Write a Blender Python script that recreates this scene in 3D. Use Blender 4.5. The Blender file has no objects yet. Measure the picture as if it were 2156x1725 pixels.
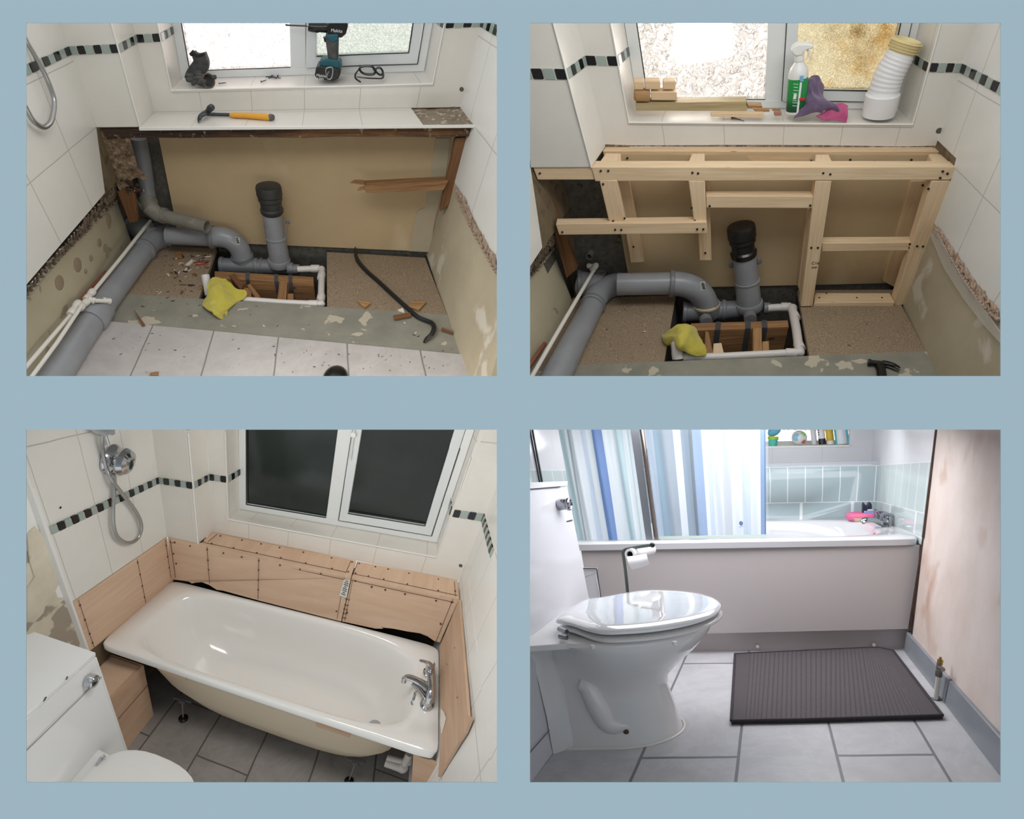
import bpy,bmesh,math,random
from mathutils import Vector,Matrix,noise

random.seed(7)
scene=bpy.context.scene
PI=math.pi

# ------------------------------------------------------------------ camera
cam_data=bpy.data.cameras.new('camera')
cam_data.sensor_fit='HORIZONTAL'
cam_data.sensor_width=36.0
cam_data.lens=36.0*1450.0/2156.0
cam_data.clip_start=0.05
cam_data.clip_end=60.0
camera=bpy.data.objects.new('camera',cam_data)
camera.rotation_euler=(PI/2,0,0)
scene.collection.objects.link(camera)
scene.camera=camera

# ------------------------------------------------------------------ colour management, world
vs=scene.view_settings
vs.view_transform='Standard'
vs.look='None'
vs.gamma=1.0
vs.use_curve_mapping=False
vs.exposure=0.0
scene.cycles.use_denoising=True
scene.cycles.max_bounces=8
scene.cycles.transparent_max_bounces=12

WORLD_LEVEL=0.8
world=bpy.data.worlds.new('daylight')
scene.world=world
world.use_nodes=True
world.node_tree.nodes['Background'].inputs[0].default_value=(1.0,1.0,1.0,1)
world.node_tree.nodes['Background'].inputs[1].default_value=WORLD_LEVEL

# the four rooms stand behind the blue display board, each turned as it was seen
MATS={
    'A': ((0.992826,-0.102970,0.060780,-1.74581),(0.117511,0.746337,-0.655113,2.28447),(0.022094,0.657555,0.753082,-0.41774)),
    'B': ((0.985174,0.152861,-0.077878,-0.09875),(-0.166615,0.744368,-0.646650,2.13914),(-0.040877,0.650038,0.758801,-0.66835)),
    'C': ((0.974959,0.140030,0.172761,-2.05811),(-0.048247,0.891544,-0.450358,2.86656),(-0.217087,0.430745,0.875975,-1.71196)),
    'D': ((0.930722,0.359090,-0.069355,-0.72639),(-0.353466,0.931888,0.081523,1.78203),(0.093905,-0.051361,0.994255,-1.10795)),
}
FRAMES={k: Matrix([list(r) for r in m]+[[0,0,0,1]]) for k,m in MATS.items()}
ROOM='A'

def area(name,size,pos,target,power,color=(1,1,1),room=None,spread=PI):
    d=bpy.data.lights.new(name,'AREA')
    d.shape='RECTANGLE';d.size=size[0];d.size_y=size[1]
    d.energy=power;d.color=color;d.spread=spread
    o=bpy.data.objects.new(name,d)
    scene.collection.objects.link(o)
    M=FRAMES[room] if room else Matrix.Identity(4)
    p=M @ Vector(pos);t=M @ Vector(target)
    o.location=p
    o.rotation_euler=(t-p).to_track_quat('-Z','Y').to_euler()
    return o

# daylight falling through the windows of the two stripped rooms: the sky outside
area('sky_outside',(1.6,.9),(.853,2.341,1.025),(.923,1.344,.993),7,(1,1,1),'A')
area('sky_outside',(1.6,.9),(1.021,2.585,.91),(.962,1.422,.86),4.6,(1,1,1),'B')
area('sky_glow',(.24,.24),(.697,2.52,1.076),(.68,1.419,.823),3,(1,1,1),'B')
# fill lights added above the stripped rooms to brighten them
area('room_fill',(1.2,.5),(-.75,1.75,1.35),(-.65,3.4,.2),10,(1,.985,.96))
area('room_fill',(1.2,.5),(.75,1.75,1.35),(.65,3.4,.2),10,(1,.985,.96))
# ceiling lamp of the night-time room; fill lights added in the finished room, then its sky
area('ceiling_lamp',(.9,.5),(-.62,2.2,-.012),(-.7,3.2,-1.0),20,(1.0,.97,.93))
area('ceiling_fill',(1.2,.8),(.85,2.9,-.03),(.85,3.0,-1.2),15,(.98,.98,1))
area('alcove_fill',(1.4,.3),(1.194,2.455,1.072),(1.162,2.723,.461),4.5,(1,1,1),'D')  # added inside the alcove to brighten its back tiles
area('alcove_fill',(1.0,.15),(.871,2.725,1.074),(.843,2.012,.757),4.5,(1,1,1),'D')  # added inside the alcove to light the curtain from behind
area('sky_outside',(.8,.14),(1.517,3.597,.944),(1.487,2.857,.927),1.2,(1,1,1),'D')


# ------------------------------------------------------------------ materials
def lin(c):
    out=[]
    for v in c[:3]:
        v=v/255.0
        out.append(v/12.92 if v <= 0.04045 else ((v+0.055)/1.055) ** 2.4)
    return (out[0],out[1],out[2],1.0)

class NT:
    def __init__(self,name):
        self.m=bpy.data.materials.new(name);self.m.use_nodes=True
        self.t=self.m.node_tree;self.bsdf=self.t.nodes['Principled BSDF']
        self.co=self.t.nodes.new('ShaderNodeTexCoord')
    def n(self,kind,**kw):
        nd=self.t.nodes.new(kind)
        for k,v in kw.items():
            if hasattr(nd,k): setattr(nd,k,v)
            else: nd.inputs[k.replace('_',' ')].default_value=v
        return nd
    def l(self,a,b): self.t.links.new(a,b)
    def mapping(self,scale=(1,1,1),uv=False):
        mp=self.n('ShaderNodeMapping');mp.inputs['Scale'].default_value=scale
        self.l(self.co.outputs['UV' if uv else 'Object'],mp.inputs['Vector']);return mp.outputs[0]
    def noise(self,scale,detail=4,rough=0.55,vec=None,dist=0.0):
        nd=self.n('ShaderNodeTexNoise');nd.inputs['Scale'].default_value=scale
        nd.inputs['Detail'].default_value=detail;nd.inputs['Roughness'].default_value=rough
        nd.inputs['Distortion'].default_value=dist
        self.l(vec if vec is not None else self.co.outputs['Object'],nd.inputs['Vector']);return nd.outputs['Fac']
    def ramp(self,fac,stops,interp='LINEAR'):
        r=self.n('ShaderNodeValToRGB');r.color_ramp.interpolation=interp
        e=r.color_ramp.elements
        while len(e) >1: e.remove(e[-1])
        e[0].position=stops[0][0];e[0].color=lin(stops[0][1]) if len(stops[0][1]) == 3 else stops[0][1]
        for p,c in stops[1:]:
            x=e.new(p);x.color=lin(c) if len(c) == 3 else c
        self.l(fac,r.inputs[0]);return r.outputs[0]
    def mix(self,fac,a,b,blend='MIX'):
        m=self.n('ShaderNodeMix',data_type='RGBA',blend_type=blend)
        for s,i in ((fac,0),(a,6),(b,7)):
            if isinstance(s,(int,float)): m.inputs[i].default_value=s
            elif isinstance(s,tuple): m.inputs[i].default_value=s
            else: self.l(s,m.inputs[i])
        return m.outputs[2]
    def bump(self,h,strength,dist=0.01,prev=None):
        b=self.n('ShaderNodeBump');b.inputs['Strength'].default_value=strength;b.inputs['Distance'].default_value=dist
        self.l(h,b.inputs['Height'])
        if prev is not None: self.l(prev,b.inputs['Normal'])
        self.l(b.outputs[0],self.bsdf.inputs['Normal']);return b.outputs[0]
    def base(self,c):
        if isinstance(c,tuple): self.bsdf.inputs['Base Color'].default_value=c
        else: self.l(c,self.bsdf.inputs['Base Color'])
    def set(self,**kw):
        for k,v in kw.items():
            self.bsdf.inputs[{'rough': 'Roughness','metal': 'Metallic','coat': 'Coat Weight','spec': 'Specular IOR Level','sheen': 'Sheen Weight',
                              'trans': 'Transmission Weight','alpha': 'Alpha','sss': 'Subsurface Weight'}[k]].default_value=v

def plain(name,col,rough=0.5,metal=0.0,vary=None,bump=None,scale=8.0,**kw):
    """one colour, gently varied between col and vary, with an optional fine relief"""
    n=NT(name);n.set(rough=rough,metal=metal,**kw)
    if vary: n.base(n.ramp(n.noise(scale),[(0.3,col),(0.7,vary)]))
    else: n.base(lin(col))
    if bump: n.bump(n.noise(bump[0],5),bump[1],0.004)
    return n.m

def tiled(name,col,vary,grout,mortar=0.012,rough=0.22,scale=6.0,offset=0.0,w=1.0,h=1.0,veins=False,bump=0.25,freq=2):
    """ceramic tiles: one tile per unit of UV"""
    n=NT(name);n.set(rough=rough)
    br=n.n('ShaderNodeTexBrick');br.offset=offset;br.offset_frequency=freq;br.squash=1.0
    br.inputs['Scale'].default_value=1.0;br.inputs['Mortar Size'].default_value=mortar
    br.inputs['Mortar Smooth'].default_value=0.1;br.inputs['Brick Width'].default_value=w;br.inputs['Row Height'].default_value=h
    n.l(n.co.outputs['UV'],br.inputs['Vector'])
    f=n.noise(scale,6,0.65,None,0.6 if veins else 0.0)
    c=n.ramp(f,[(0.28,col),(0.72,vary)])
    if veins:
        f2=n.noise(scale*0.45,8,0.7,None,1.2)
        v=n.ramp(f2,[(0.46,(0,0,0)),(0.5,(255,255,255)),(0.54,(0,0,0))])
        c=n.mix(v,c,n.mix(0.16,c,lin(tuple(min(255,q+26) for q in col))))
    c=n.mix(br.outputs['Fac'],c,lin(grout))
    n.base(c)
    inv=n.n('ShaderNodeMath',operation='SUBTRACT');inv.inputs[0].default_value=1.0;n.l(br.outputs['Fac'],inv.inputs[1])
    n.bump(inv.outputs[0],bump,0.002)
    return n.m

def timber(name,light,dark,knots=(120,80,50),rough=0.6,lo=0.35,hi=0.72,stretch=(1.6,34,34),kn=True):
    """sawn timber, grain along U of the UV map (metres)"""
    n=NT(name);n.set(rough=rough)
    v=n.mapping(stretch,uv=True)
    f=n.noise(2.2,5,0.6,v,0.5)
    c=n.ramp(f,[(lo,dark),(hi,light)])
    v2=n.mapping((0.9,9,9),uv=True)
    f2=n.noise(1.0,3,0.5,v2,2.0)
    c=n.mix(n.ramp(f2,[(0.40,(0,0,0)),(0.62,(90,90,90))]),c,lin(dark),'MIX')
    if kn:
        vo=n.n('ShaderNodeTexVoronoi');vo.inputs['Scale'].default_value=1.0;vo.inputs['Randomness'].default_value=1.0
        n.l(n.mapping((5.0,12,12),uv=True),vo.inputs['Vector'])
        c=n.mix(n.ramp(vo.outputs['Distance'],[(0.05,(255,255,255)),(0.11,(0,0,0))]),c,lin(knots))
    n.base(c);n.bump(f,0.12,0.001)
    return n.m

# ------------------------------------------------------------------ mesh builder
class B:
    def __init__(s): s.v=[];s.f=[];s.uv=[];s.mi=[];s.sm=[]
    def face(s,idx,uv=None,mi=0,sm=False):
        idx=tuple(idx)
        s.f.append(tuple(idx));s.uv.append(uv or [(0,0)]*len(idx));s.mi.append(mi);s.sm.append(sm)
    def grid(s,rows,uv=(0,0,1,1),mi=0,thick=None,sm=False,tmi=None):
        """rows: rows of points, bottom to top; uv rectangle spans the patch; thick: offset vector of the back side"""
        k=len(rows);n=len(rows[0]);o=len(s.v);has=len(rows[0][0]) == 5;src=rows
        rows=[[Vector(p[:3]) for p in r] for r in rows]
        for r in rows: s.v+= [Vector(p) for p in r]
        U=lambda i,j: (src[j][i][3],src[j][i][4]) if has else (uv[0]+(uv[2]-uv[0])*i/(n-1),uv[1]+(uv[3]-uv[1])*j/(k-1))
        for j in range(k-1):
            for i in range(n-1):
                a=o+j*n+i
                s.face((a,a+1,a+n+1,a+n),[U(i,j),U(i+1,j),U(i+1,j+1),U(i,j+1)],mi,sm)
        if thick is not None:
            t=Vector(thick);o2=len(s.v)
            for r in rows: s.v+= [Vector(p)+t for p in r]
            for j in range(k-1):
                for i in range(n-1):
                    a=o2+j*n+i
                    s.face((a+n,a+n+1,a+1,a),None,mi if tmi is None else tmi)
            edge=[j*n for j in range(k)],[j*n+n-1 for j in range(k)],list(range(n)),[(k-1)*n+i for i in range(n)]
            for e,flip in zip(edge,(0,1,1,0)):
                for a,b in zip(e[:-1],e[1:]):
                    q=(o+a,o+b,o2+b,o2+a)
                    s.face(q if flip else q[::-1],[(.5,.5)]*4,mi if tmi is None else tmi)
        return s
    def prism(s,pts,thick,mi=0,uvs=1.0,tmi=None,along=None):
        """flat outline pts, extruded by the vector thick; UV in metres"""
        P=[Vector(p) for p in pts];t=Vector(thick);n=len(P);o=len(s.v)
        s.v+= P+[p+t for p in P]
        ax=Vector(along).normalized() if along else (P[1]-P[0]).normalized()
        nr=Vector((0,0,0))
        for i in range(n): nr+= (P[i]-P[0]).cross(P[(i+1) % n]-P[0])
        nr=nr.normalized() if nr.length >0 else Vector((0,0,1))
        ay=nr.cross(ax)
        uv=lambda p: (p.dot(ax)*uvs,p.dot(ay)*uvs)
        u0=[uv(p) for p in P]
        s.face(range(o,o+n),u0,mi)
        s.face(reversed(range(o+n,o+2*n)),[u0[i] for i in reversed(range(n))],mi if tmi is None else tmi)
        for i in range(n):
            j=(i+1) % n;q=(o+j,o+i,o+n+i,o+n+j)
            e=(P[j]-P[i]);al=abs(e.dot(ax)) >0.5*e.length
            T=t.length
            uu=[(P[j].dot(ax),0),(P[i].dot(ax),0),(P[i].dot(ax),T),(P[j].dot(ax),T)] if al else [(0,P[j].dot(ay)),(0,P[i].dot(ay)),(T,P[i].dot(ay)),(T,P[j].dot(ay))]
            s.face(q,[(a*uvs,b*uvs+.37) for a,b in uu],mi if tmi is None else tmi)
        return s
    def bar(s,a,b,w,h,up=(0,0,1),mi=0):
        """rectangular bar from a to b, w wide, h high"""
        a,b=Vector(a),Vector(b);d=(b-a).normalized();u=Vector(up)
        x=d.cross(u).normalized();u=x.cross(d).normalized()
        L=(b-a).length
        return s.prism([a-x*w/2-u*h/2,b-x*w/2-u*h/2,b-x*w/2+u*h/2,a-x*w/2+u*h/2],x*w,mi)
    def box(s,c,size,rot=None,mi=0):
        c=Vector(c);M=rot.to_3x3() if rot else Matrix.Identity(3)
        x,y,z=[Vector(e) for e in (M @ Vector((size[0]/2,0,0)),M @ Vector((0,size[1]/2,0)),M @ Vector((0,0,size[2]/2)))]
        return s.prism([c-x-y-z,c+x-y-z,c+x-y+z,c-x-y+z],y*2,mi)
    def hexa(s,f,b,mi=0):
        """front quad f and back quad b, same winding"""
        P=[Vector(p) for p in f]+[Vector(p) for p in b];o=len(s.v);s.v+= P
        L=((P[1]-P[0]).length+(P[2]-P[3]).length)/2;H=((P[3]-P[0]).length+(P[2]-P[1]).length)/2;T=(P[4]-P[0]).length
        if L <H:
            fr=[(0,0),(0,L),(H,L),(H,0)]
        else: fr=[(0,0),(L,0),(L,H),(0,H)]
        s.face((o,o+1,o+2,o+3),fr,mi);s.face((o+7,o+6,o+5,o+4),fr,mi)
        for a,c in ((0,1),(1,2),(2,3),(3,0)):
            E=(P[c]-P[a]).length
            lg=(E >= max(L,H)*0.7)
            s.face((o+c,o+a,o+4+a,o+4+c),[(E,.3),(0,.3),(0,.3+T),(E,.3+T)] if lg else [(T*0.1,0),(T*0.1,E),(T*0.2,E),(T*0.2,0)],mi)
        return s
    def tube(s,path,r,seg=20,caps=True,mi=0,close=False,hollow=None,flat=1.0,up=(0,0,1)):
        P=[Vector(p) for p in path];n=len(P);R=r if isinstance(r,(list,tuple)) else [r]*n
        o=len(s.v);pv=None;L=0
        for i,p in enumerate(P):
            d=(P[min(i+1,n-1)]-P[max(i-1,0)])
            if d.length <1e-9: d=Vector((0,0,1))
            d.normalize()
            if pv is None:
                u=Vector(up);u=u-d*u.dot(d)
                if u.length <1e-3: u=Vector((1,0,0))-d*d.x
                u.normalize()
            else:
                u=pv-d*pv.dot(d);u.normalize()
            pv=u;w=d.cross(u)
            for k in range(seg):
                a=2*PI*k/seg;s.v.append(p+u*math.cos(a)*R[i]*flat+w*math.sin(a)*R[i])
        for i in range(n-1):
            L1=L+(P[i+1]-P[i]).length
            for k in range(seg):
                k2=(k+1) % seg;a,b=o+i*seg,o+(i+1)*seg
                s.face((a+k,a+k2,b+k2,b+k),[(L,k/seg),(L,(k+1)/seg),(L1,(k+1)/seg),(L1,k/seg)],mi,True)
            L=L1
        if caps:
            s.face(reversed(range(o,o+seg)),None,mi);s.face(range(o+(n-1)*seg,o+n*seg),None,mi)
        return s
    def lathe(s,org,axis,prof,seg=28,mi=0,caps=True):
        """prof: (radius, height along axis) pairs"""
        org=Vector(org);d=Vector(axis).normalized()
        u=d.orthogonal().normalized();w=d.cross(u);o=len(s.v);n=len(prof)
        for r,h in prof:
            for k in range(seg):
                a=2*PI*k/seg;s.v.append(org+d*h+(u*math.cos(a)+w*math.sin(a))*max(r,1e-5))
        for i in range(n-1):
            for k in range(seg):
                k2=(k+1) % seg;a,b=o+i*seg,o+(i+1)*seg
                s.face((a+k,a+k2,b+k2,b+k),[(k/seg,i/n),((k+1)/seg,i/n),((k+1)/seg,(i+1)/n),(k/seg,(i+1)/n)],mi,True)
        if caps:
            s.face(reversed(range(o,o+seg)),None,mi);s.face(range(o+(n-1)*seg,o+n*seg),None,mi)
        return s
    def ball(s,c,r,seg=16,rings=10,rot=None,mi=0):
        c=Vector(c);r=(r,r,r) if isinstance(r,(int,float)) else r;o=len(s.v);M=rot.to_3x3() if rot else Matrix.Identity(3)
        for i in range(rings+1):
            t=PI*i/rings
            for k in range(seg):
                a=2*PI*k/seg
                s.v.append(c+M @ Vector((r[0]*math.sin(t)*math.cos(a),r[1]*math.sin(t)*math.sin(a),r[2]*math.cos(t))))
        for i in range(rings):
            for k in range(seg):
                k2=(k+1) % seg;a,b=o+i*seg,o+(i+1)*seg
                s.face((a+k,b+k,b+k2,a+k2),None,mi,True)
        return s

def link(o): scene.collection.objects.link(o);return o

def mesh_of(name,b,mats,origin,bevel=0.0,subd=0,sharp=35,weld=True):
    me=bpy.data.meshes.new(name)
    me.from_pydata([v-origin for v in b.v],[],b.f)
    for m in (mats if isinstance(mats,(list,tuple)) else [mats]): me.materials.append(m)
    uvl=me.uv_layers.new(name='UVMap')
    flat=[]
    for u in b.uv:
        for a in u: flat+= [a[0],a[1]]
    uvl.data.foreach_set('uv',flat)
    me.polygons.foreach_set('material_index',b.mi)
    bm=bmesh.new();bm.from_mesh(me)
    if weld: bmesh.ops.remove_doubles(bm,verts=bm.verts,dist=1e-5)
    bmesh.ops.recalc_face_normals(bm,faces=bm.faces)
    for f in bm.faces: f.smooth=True
    bm.to_mesh(me);bm.free()
    me.set_sharp_from_angle(angle=math.radians(sharp))
    return me

def finish(o,bevel,subd):
    if bevel:
        m=o.modifiers.new('edge','BEVEL');m.width=bevel;m.segments=2;m.limit_method='ANGLE';m.angle_limit=math.radians(40)
    if subd:
        m=o.modifiers.new('smooth','SUBSURF');m.levels=subd;m.render_levels=subd

def base_of(b):
    xs=[v.x for v in b.v];ys=[v.y for v in b.v];zs=[v.z for v in b.v]
    return Vector(((min(xs)+max(xs))/2,(min(ys)+max(ys))/2,min(zs)))

def solo(name,b,mats,label=None,cat=None,group=None,kind=None,bevel=0.0,subd=0,sharp=35,weld=True):
    """a thing that is one mesh"""
    org=base_of(b)
    o=link(bpy.data.objects.new(name,mesh_of(name,b,mats,org,sharp=sharp,weld=weld)))
    o.matrix_world=FRAMES[ROOM] @ Matrix.Translation(org) if ROOM else Matrix.Translation(org)
    finish(o,bevel,subd)
    if label: o['label']=label
    if cat: o['category']=cat
    if group: o['group']=group
    if kind: o['kind']=kind
    return o

def struct(name,b,mats,label=None,**kw):
    return solo(name,b,mats,label=label,kind='structure',**kw)

def thing(name,label,cat,base,group=None):
    """an Empty at the thing's base; its parts are its children"""
    o=link(bpy.data.objects.new(name,None));o.empty_display_size=0.05
    o.matrix_world=FRAMES[ROOM] @ Matrix.Translation(Vector(base)) if ROOM else Matrix.Translation(Vector(base))
    o['label']=label;o['category']=cat
    if group: o['group']=group
    o['_b']=list(base)
    return o

SPLIT={'socket','fitting','elbow','finger','base','bracket','screw','branch','stripe','pencil_line','binding','gap','panel_gap','pipe','body','screw_head','frame_bar'}
def islands(b):
    """the separate pieces of a builder, each as a builder"""
    par=list(range(len(b.v)))
    def find(i):
        while par[i] != i: par[i]=par[par[i]];i=par[i]
        return i
    for f in b.f:
        r=find(f[0])
        for i in f[1:]: par[find(i)]=r
    out={}
    for k,f in enumerate(b.f): out.setdefault(find(f[0]),[]).append(k)
    res=[]
    for fs in out.values():
        c=B();m={}
        for k in fs:
            for i in b.f[k]:
                if i not in m: m[i]=len(c.v);c.v.append(b.v[i])
            c.f.append(tuple(m[i] for i in b.f[k]));c.uv.append(b.uv[k]);c.mi.append(b.mi[k]);c.sm.append(b.sm[k])
        res.append(c)
    return res

def part(name,b,mats,parent,label=None,bevel=0.0,subd=0,sharp=35,kind=None,weld=True):
    if name in SPLIT:
        pcs=islands(b)
        if 1 <len(pcs) <40:
            for c in pcs[1:]: _part(name,c,mats,parent,label,bevel,subd,sharp,kind,weld)
            b=pcs[0]
    return _part(name,b,mats,parent,label,bevel,subd,sharp,kind,weld)

def _part(name,b,mats,parent,label,bevel,subd,sharp,kind,weld):
    org=Vector(parent['_b'])
    o=link(bpy.data.objects.new(name,mesh_of(name,b,mats,org,sharp=sharp,weld=weld)))
    o.parent=parent
    o['_b']=list(org)
    finish(o,bevel,subd)
    if label: o['label']=label
    if kind: o['kind']=kind
    return o

def lettering(txt,p0,p1,up,size,mat,parent,name='lettering',lift=0.0005,shear=0.0,bold=0.0):
    """flat printed text starting at p0, running towards p1; up = upward direction on the surface"""
    c=bpy.data.curves.new(name,'FONT');c.body=txt;c.size=size;c.extrude=0.0002;c.shear=shear;c.offset=bold
    tmp=bpy.data.objects.new(name,c);scene.collection.objects.link(tmp)
    bpy.context.view_layer.update()
    me=bpy.data.meshes.new_from_object(tmp.evaluated_get(bpy.context.evaluated_depsgraph_get()))
    bpy.data.objects.remove(tmp);me.materials.clear();me.materials.append(mat)
    o=link(bpy.data.objects.new(name,me))
    x=(Vector(p1)-Vector(p0)).normalized();u=Vector(up);u=(u-x*u.dot(x)).normalized();z=x.cross(u)
    M=Matrix(((x.x,u.x,z.x,0),(x.y,u.y,z.y,0),(x.z,u.z,z.z,0),(0,0,0,1)))
    org=Vector(parent['_b'])
    o.parent=parent
    o.matrix_local=Matrix.Translation(Vector(p0)-org+z*lift) @ M
    return o

def copy_tree(o,parent=None):
    c=o.copy();scene.collection.objects.link(c)
    if parent is not None: c.parent=parent
    for ch in o.children: copy_tree(ch,c)
    return c

def lerp(a,b,t): return Vector(a)*(1-t)+Vector(b)*t

def smooth_path(pts,n=6):
    """Catmull-Rom through the points"""
    P=[Vector(p) for p in pts];out=[]
    for i in range(len(P)-1):
        p0,p1,p2,p3=P[max(i-1,0)],P[i],P[i+1],P[min(i+2,len(P)-1)]
        for k in range(n):
            t=k/n
            out.append(0.5*((2*p1)+(p2-p0)*t+(2*p0-5*p1+4*p2-p3)*t*t+(3*p1-p0-3*p2+p3)*t ** 3))
    out.append(P[-1]);return out

def cloth(ctrl,nu=28,nv=28,thick=0.003,wrinkle=0.006,seed=0,ws=22.0):
    """cloth surface: bicubic-ish patch over a grid of control points, wrinkled; returns a builder"""
    rows=[smooth_path(r,max(2,nu // (len(r)-1))) for r in ctrl]
    n=len(rows[0]);cols=[smooth_path([r[i] for r in rows],max(2,nv // (len(rows)-1))) for i in range(n)]
    k=len(cols[0]);G=[[cols[i][j] for i in range(n)] for j in range(k)]
    out=[]
    for j in range(k):
        row=[]
        for i in range(n):
            a,b_=G[j][max(i-1,0)],G[j][min(i+1,n-1)];c,d=G[max(j-1,0)][i],G[min(j+1,k-1)][i]
            nr=(b_-a).cross(d-c)
            nr=nr.normalized() if nr.length >1e-12 else Vector((0,0,1))
            p=G[j][i];w=noise.noise(p*ws+Vector((seed,seed,seed)))*wrinkle+noise.noise(p*ws*3+Vector((seed,0,0)))*wrinkle*0.3
            row.append(p+nr*w)
        out.append(row)
    b=B();nr=Vector((0,0,0))
    for j in range(k-1):
        for i in range(n-1): nr+= (out[j][i+1]-out[j][i]).cross(out[j+1][i]-out[j][i])
    nr.normalize()
    b.grid(out,(0,0,1,1),thick=nr*thick)
    return b

def mosaic(name,segs,room_label=None):
    """border of small square glass tiles; segs: (bottom points, top points, first is black, outward vector)"""
    b=B()
    for bot,top,blk,outv in segs:
        n=len(bot)-1;t=Vector(outv)
        bt,tt=[Vector(p) for p in bot],[Vector(p) for p in top]
        b.prism([bt[0]+t*.5,bt[-1]+t*.5,tt[-1]+t*.5,tt[0]+t*.5],-t*2,2)
        for i in range(n):
            q=[bt[i]+t,bt[i+1]+t,tt[i+1]+t,tt[i]+t]
            c=(q[0]+q[1]+q[2]+q[3])/4;q=[c+(p-c)*0.9 for p in q]
            ring=[]
            for a in range(4):                                   # rounded corners
                p,pp,pn=q[a],q[a-1],q[(a+1) % 4]
                ring+= [p+(pp-p)*0.12,p+(pp-p)*.03+(pn-p)*.03,p+(pn-p)*0.12]
            b.prism(ring,-t,0 if ((i % 2 == 0) == blk) else 1)
    return struct(name,b,[M_black_mosaic,M_sage_mosaic,M_grout],label=room_label)

# ------------------------------------------------------------------ the materials of the rooms
M_board=plain('board',(174,200,213),1.0,spec=0.0)
M_tile=tiled('white_wall_tile',(226,222,214),(220,215,206),(196,190,180),.008,.28)
M_tile_left=tiled('white_wall_tile_a',(228,226,220),(223,220,213),(188,184,176),.008,.28)
M_tile_right=tiled('white_wall_tile_b',(226,225,221),(221,219,213),(190,186,178),.008,.28)
M_grout=plain('grout',(214,210,200),.8)
M_black_mosaic=plain('black_glass_tile',(26,27,30),.12)
M_sage_mosaic=plain('sage_glass_tile',(158,170,162),.15)
M_white_plastic=plain('white_plastic',(232,231,226),.35)
M_upvc=plain('white_upvc',(226,228,227),.3)
M_upvc_grey=plain('white_upvc_sash',(218,222,222),.3)
M_gasket=plain('black_gasket',(40,42,44),.6)

def obscure(name,scale,strength,lo=.45,tint=(1,1,1),rough=0.1,stretch=(1,1,1),clear=.5):
    """patterned bathroom glass: rippled relief, its refraction lines painted as dark tint"""
    n=NT(name)
    v=n.mapping(stretch)
    f=n.noise(scale,2.0,0.5,v,1.2)
    k=n.ramp(f,[(.40,(255,255,255)),(.47,tuple(int(255*lo) for _ in range(3))),(.5,(255,255,255)),(.56,tuple(int(255*(lo+.12)) for _ in range(3))),(.62,(255,255,255))])  # dark lines in the tint imitate what refraction would show
    col=n.mix(1.0,k,lin(tuple(int(255*q) for q in tint)),'MULTIPLY')
    g=n.n('ShaderNodeBsdfGlass');g.inputs['IOR'].default_value=1.25;g.inputs['Roughness'].default_value=rough;n.l(col,g.inputs['Color'])
    bp=n.n('ShaderNodeBump');bp.inputs['Strength'].default_value=strength;bp.inputs['Distance'].default_value=0.01
    n.l(f,bp.inputs['Height']);n.l(bp.outputs[0],g.inputs['Normal'])
    tr=n.n('ShaderNodeBsdfTransparent');n.l(col,tr.inputs['Color'])
    mx=n.n('ShaderNodeMixShader');mx.inputs[0].default_value=clear
    n.l(g.outputs[0],mx.inputs[1]);n.l(tr.outputs[0],mx.inputs[2])
    n.l(mx.outputs[0],n.t.nodes['Material Output'].inputs['Surface'])
    return n.m
M_pane_left_A=obscure('obscure_glass_a',42,.5,.78,(1,.98,.97))
M_pane_right_A=obscure('obscure_glass_b',130,.8,.7,(.9,.91,.89))
M_pane_left_B=obscure('obscure_glass_c',30,.6,.74,(.95,.93,.91),.3,clear=.12)
M_pane_right_B=obscure('obscure_glass_d',110,.8,.75,(.92,.89,.8),.3,clear=.12)
M_pane_left_C=plain('night_glass',(30,38,37),.12,vary=(40,50,47),scale=3)
M_pane_right_C=plain('night_glass_b',(20,27,24),.12,vary=(34,42,37),scale=3)

# ------------------------------------------------------------------ the display board with its four openings
ROOM=None
b=B()
YB,TB=1.45,.0015
def rect(x0,z0,x1,z1):
    b.prism([(x0,YB,z0),(x1,YB,z0),(x1,YB,z1),(x0,YB,z1)],(0,TB,0))
rect(-2,.8145,2,1.7);rect(-2,-.0425,2,.0705);rect(-2,-1.7,2,-.7855)
for z0,z1 in ((.0705,.8145),(-.7855,-.0425)):
    rect(-2,z0,-1.023,z1);rect(-.032,z0,.038,z1);rect(1.029,z0,2,z1)
o=struct('wall_display_board',b,M_board,label='flat pale blue-grey board with four rectangular openings')
# unseen partitions added to stop light passing between the four rooms
b=B()
b.prism([(-.0,1.455,-1.6),(-.0,5.2,-3.2),(-.0,5.2,3.2),(-.0,1.455,1.6)],(.006,0,0))
b.prism([(-1.6,1.455,.01),(-4.2,5.2,.03),(4.2,5.2,.03),(1.6,1.455,.01)],(0,0,.006))
struct('wall_light_block',b,plain('partition_grey',(150,150,148),.9),label='grey light-blocking partitions added between the rooms behind the board')

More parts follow.
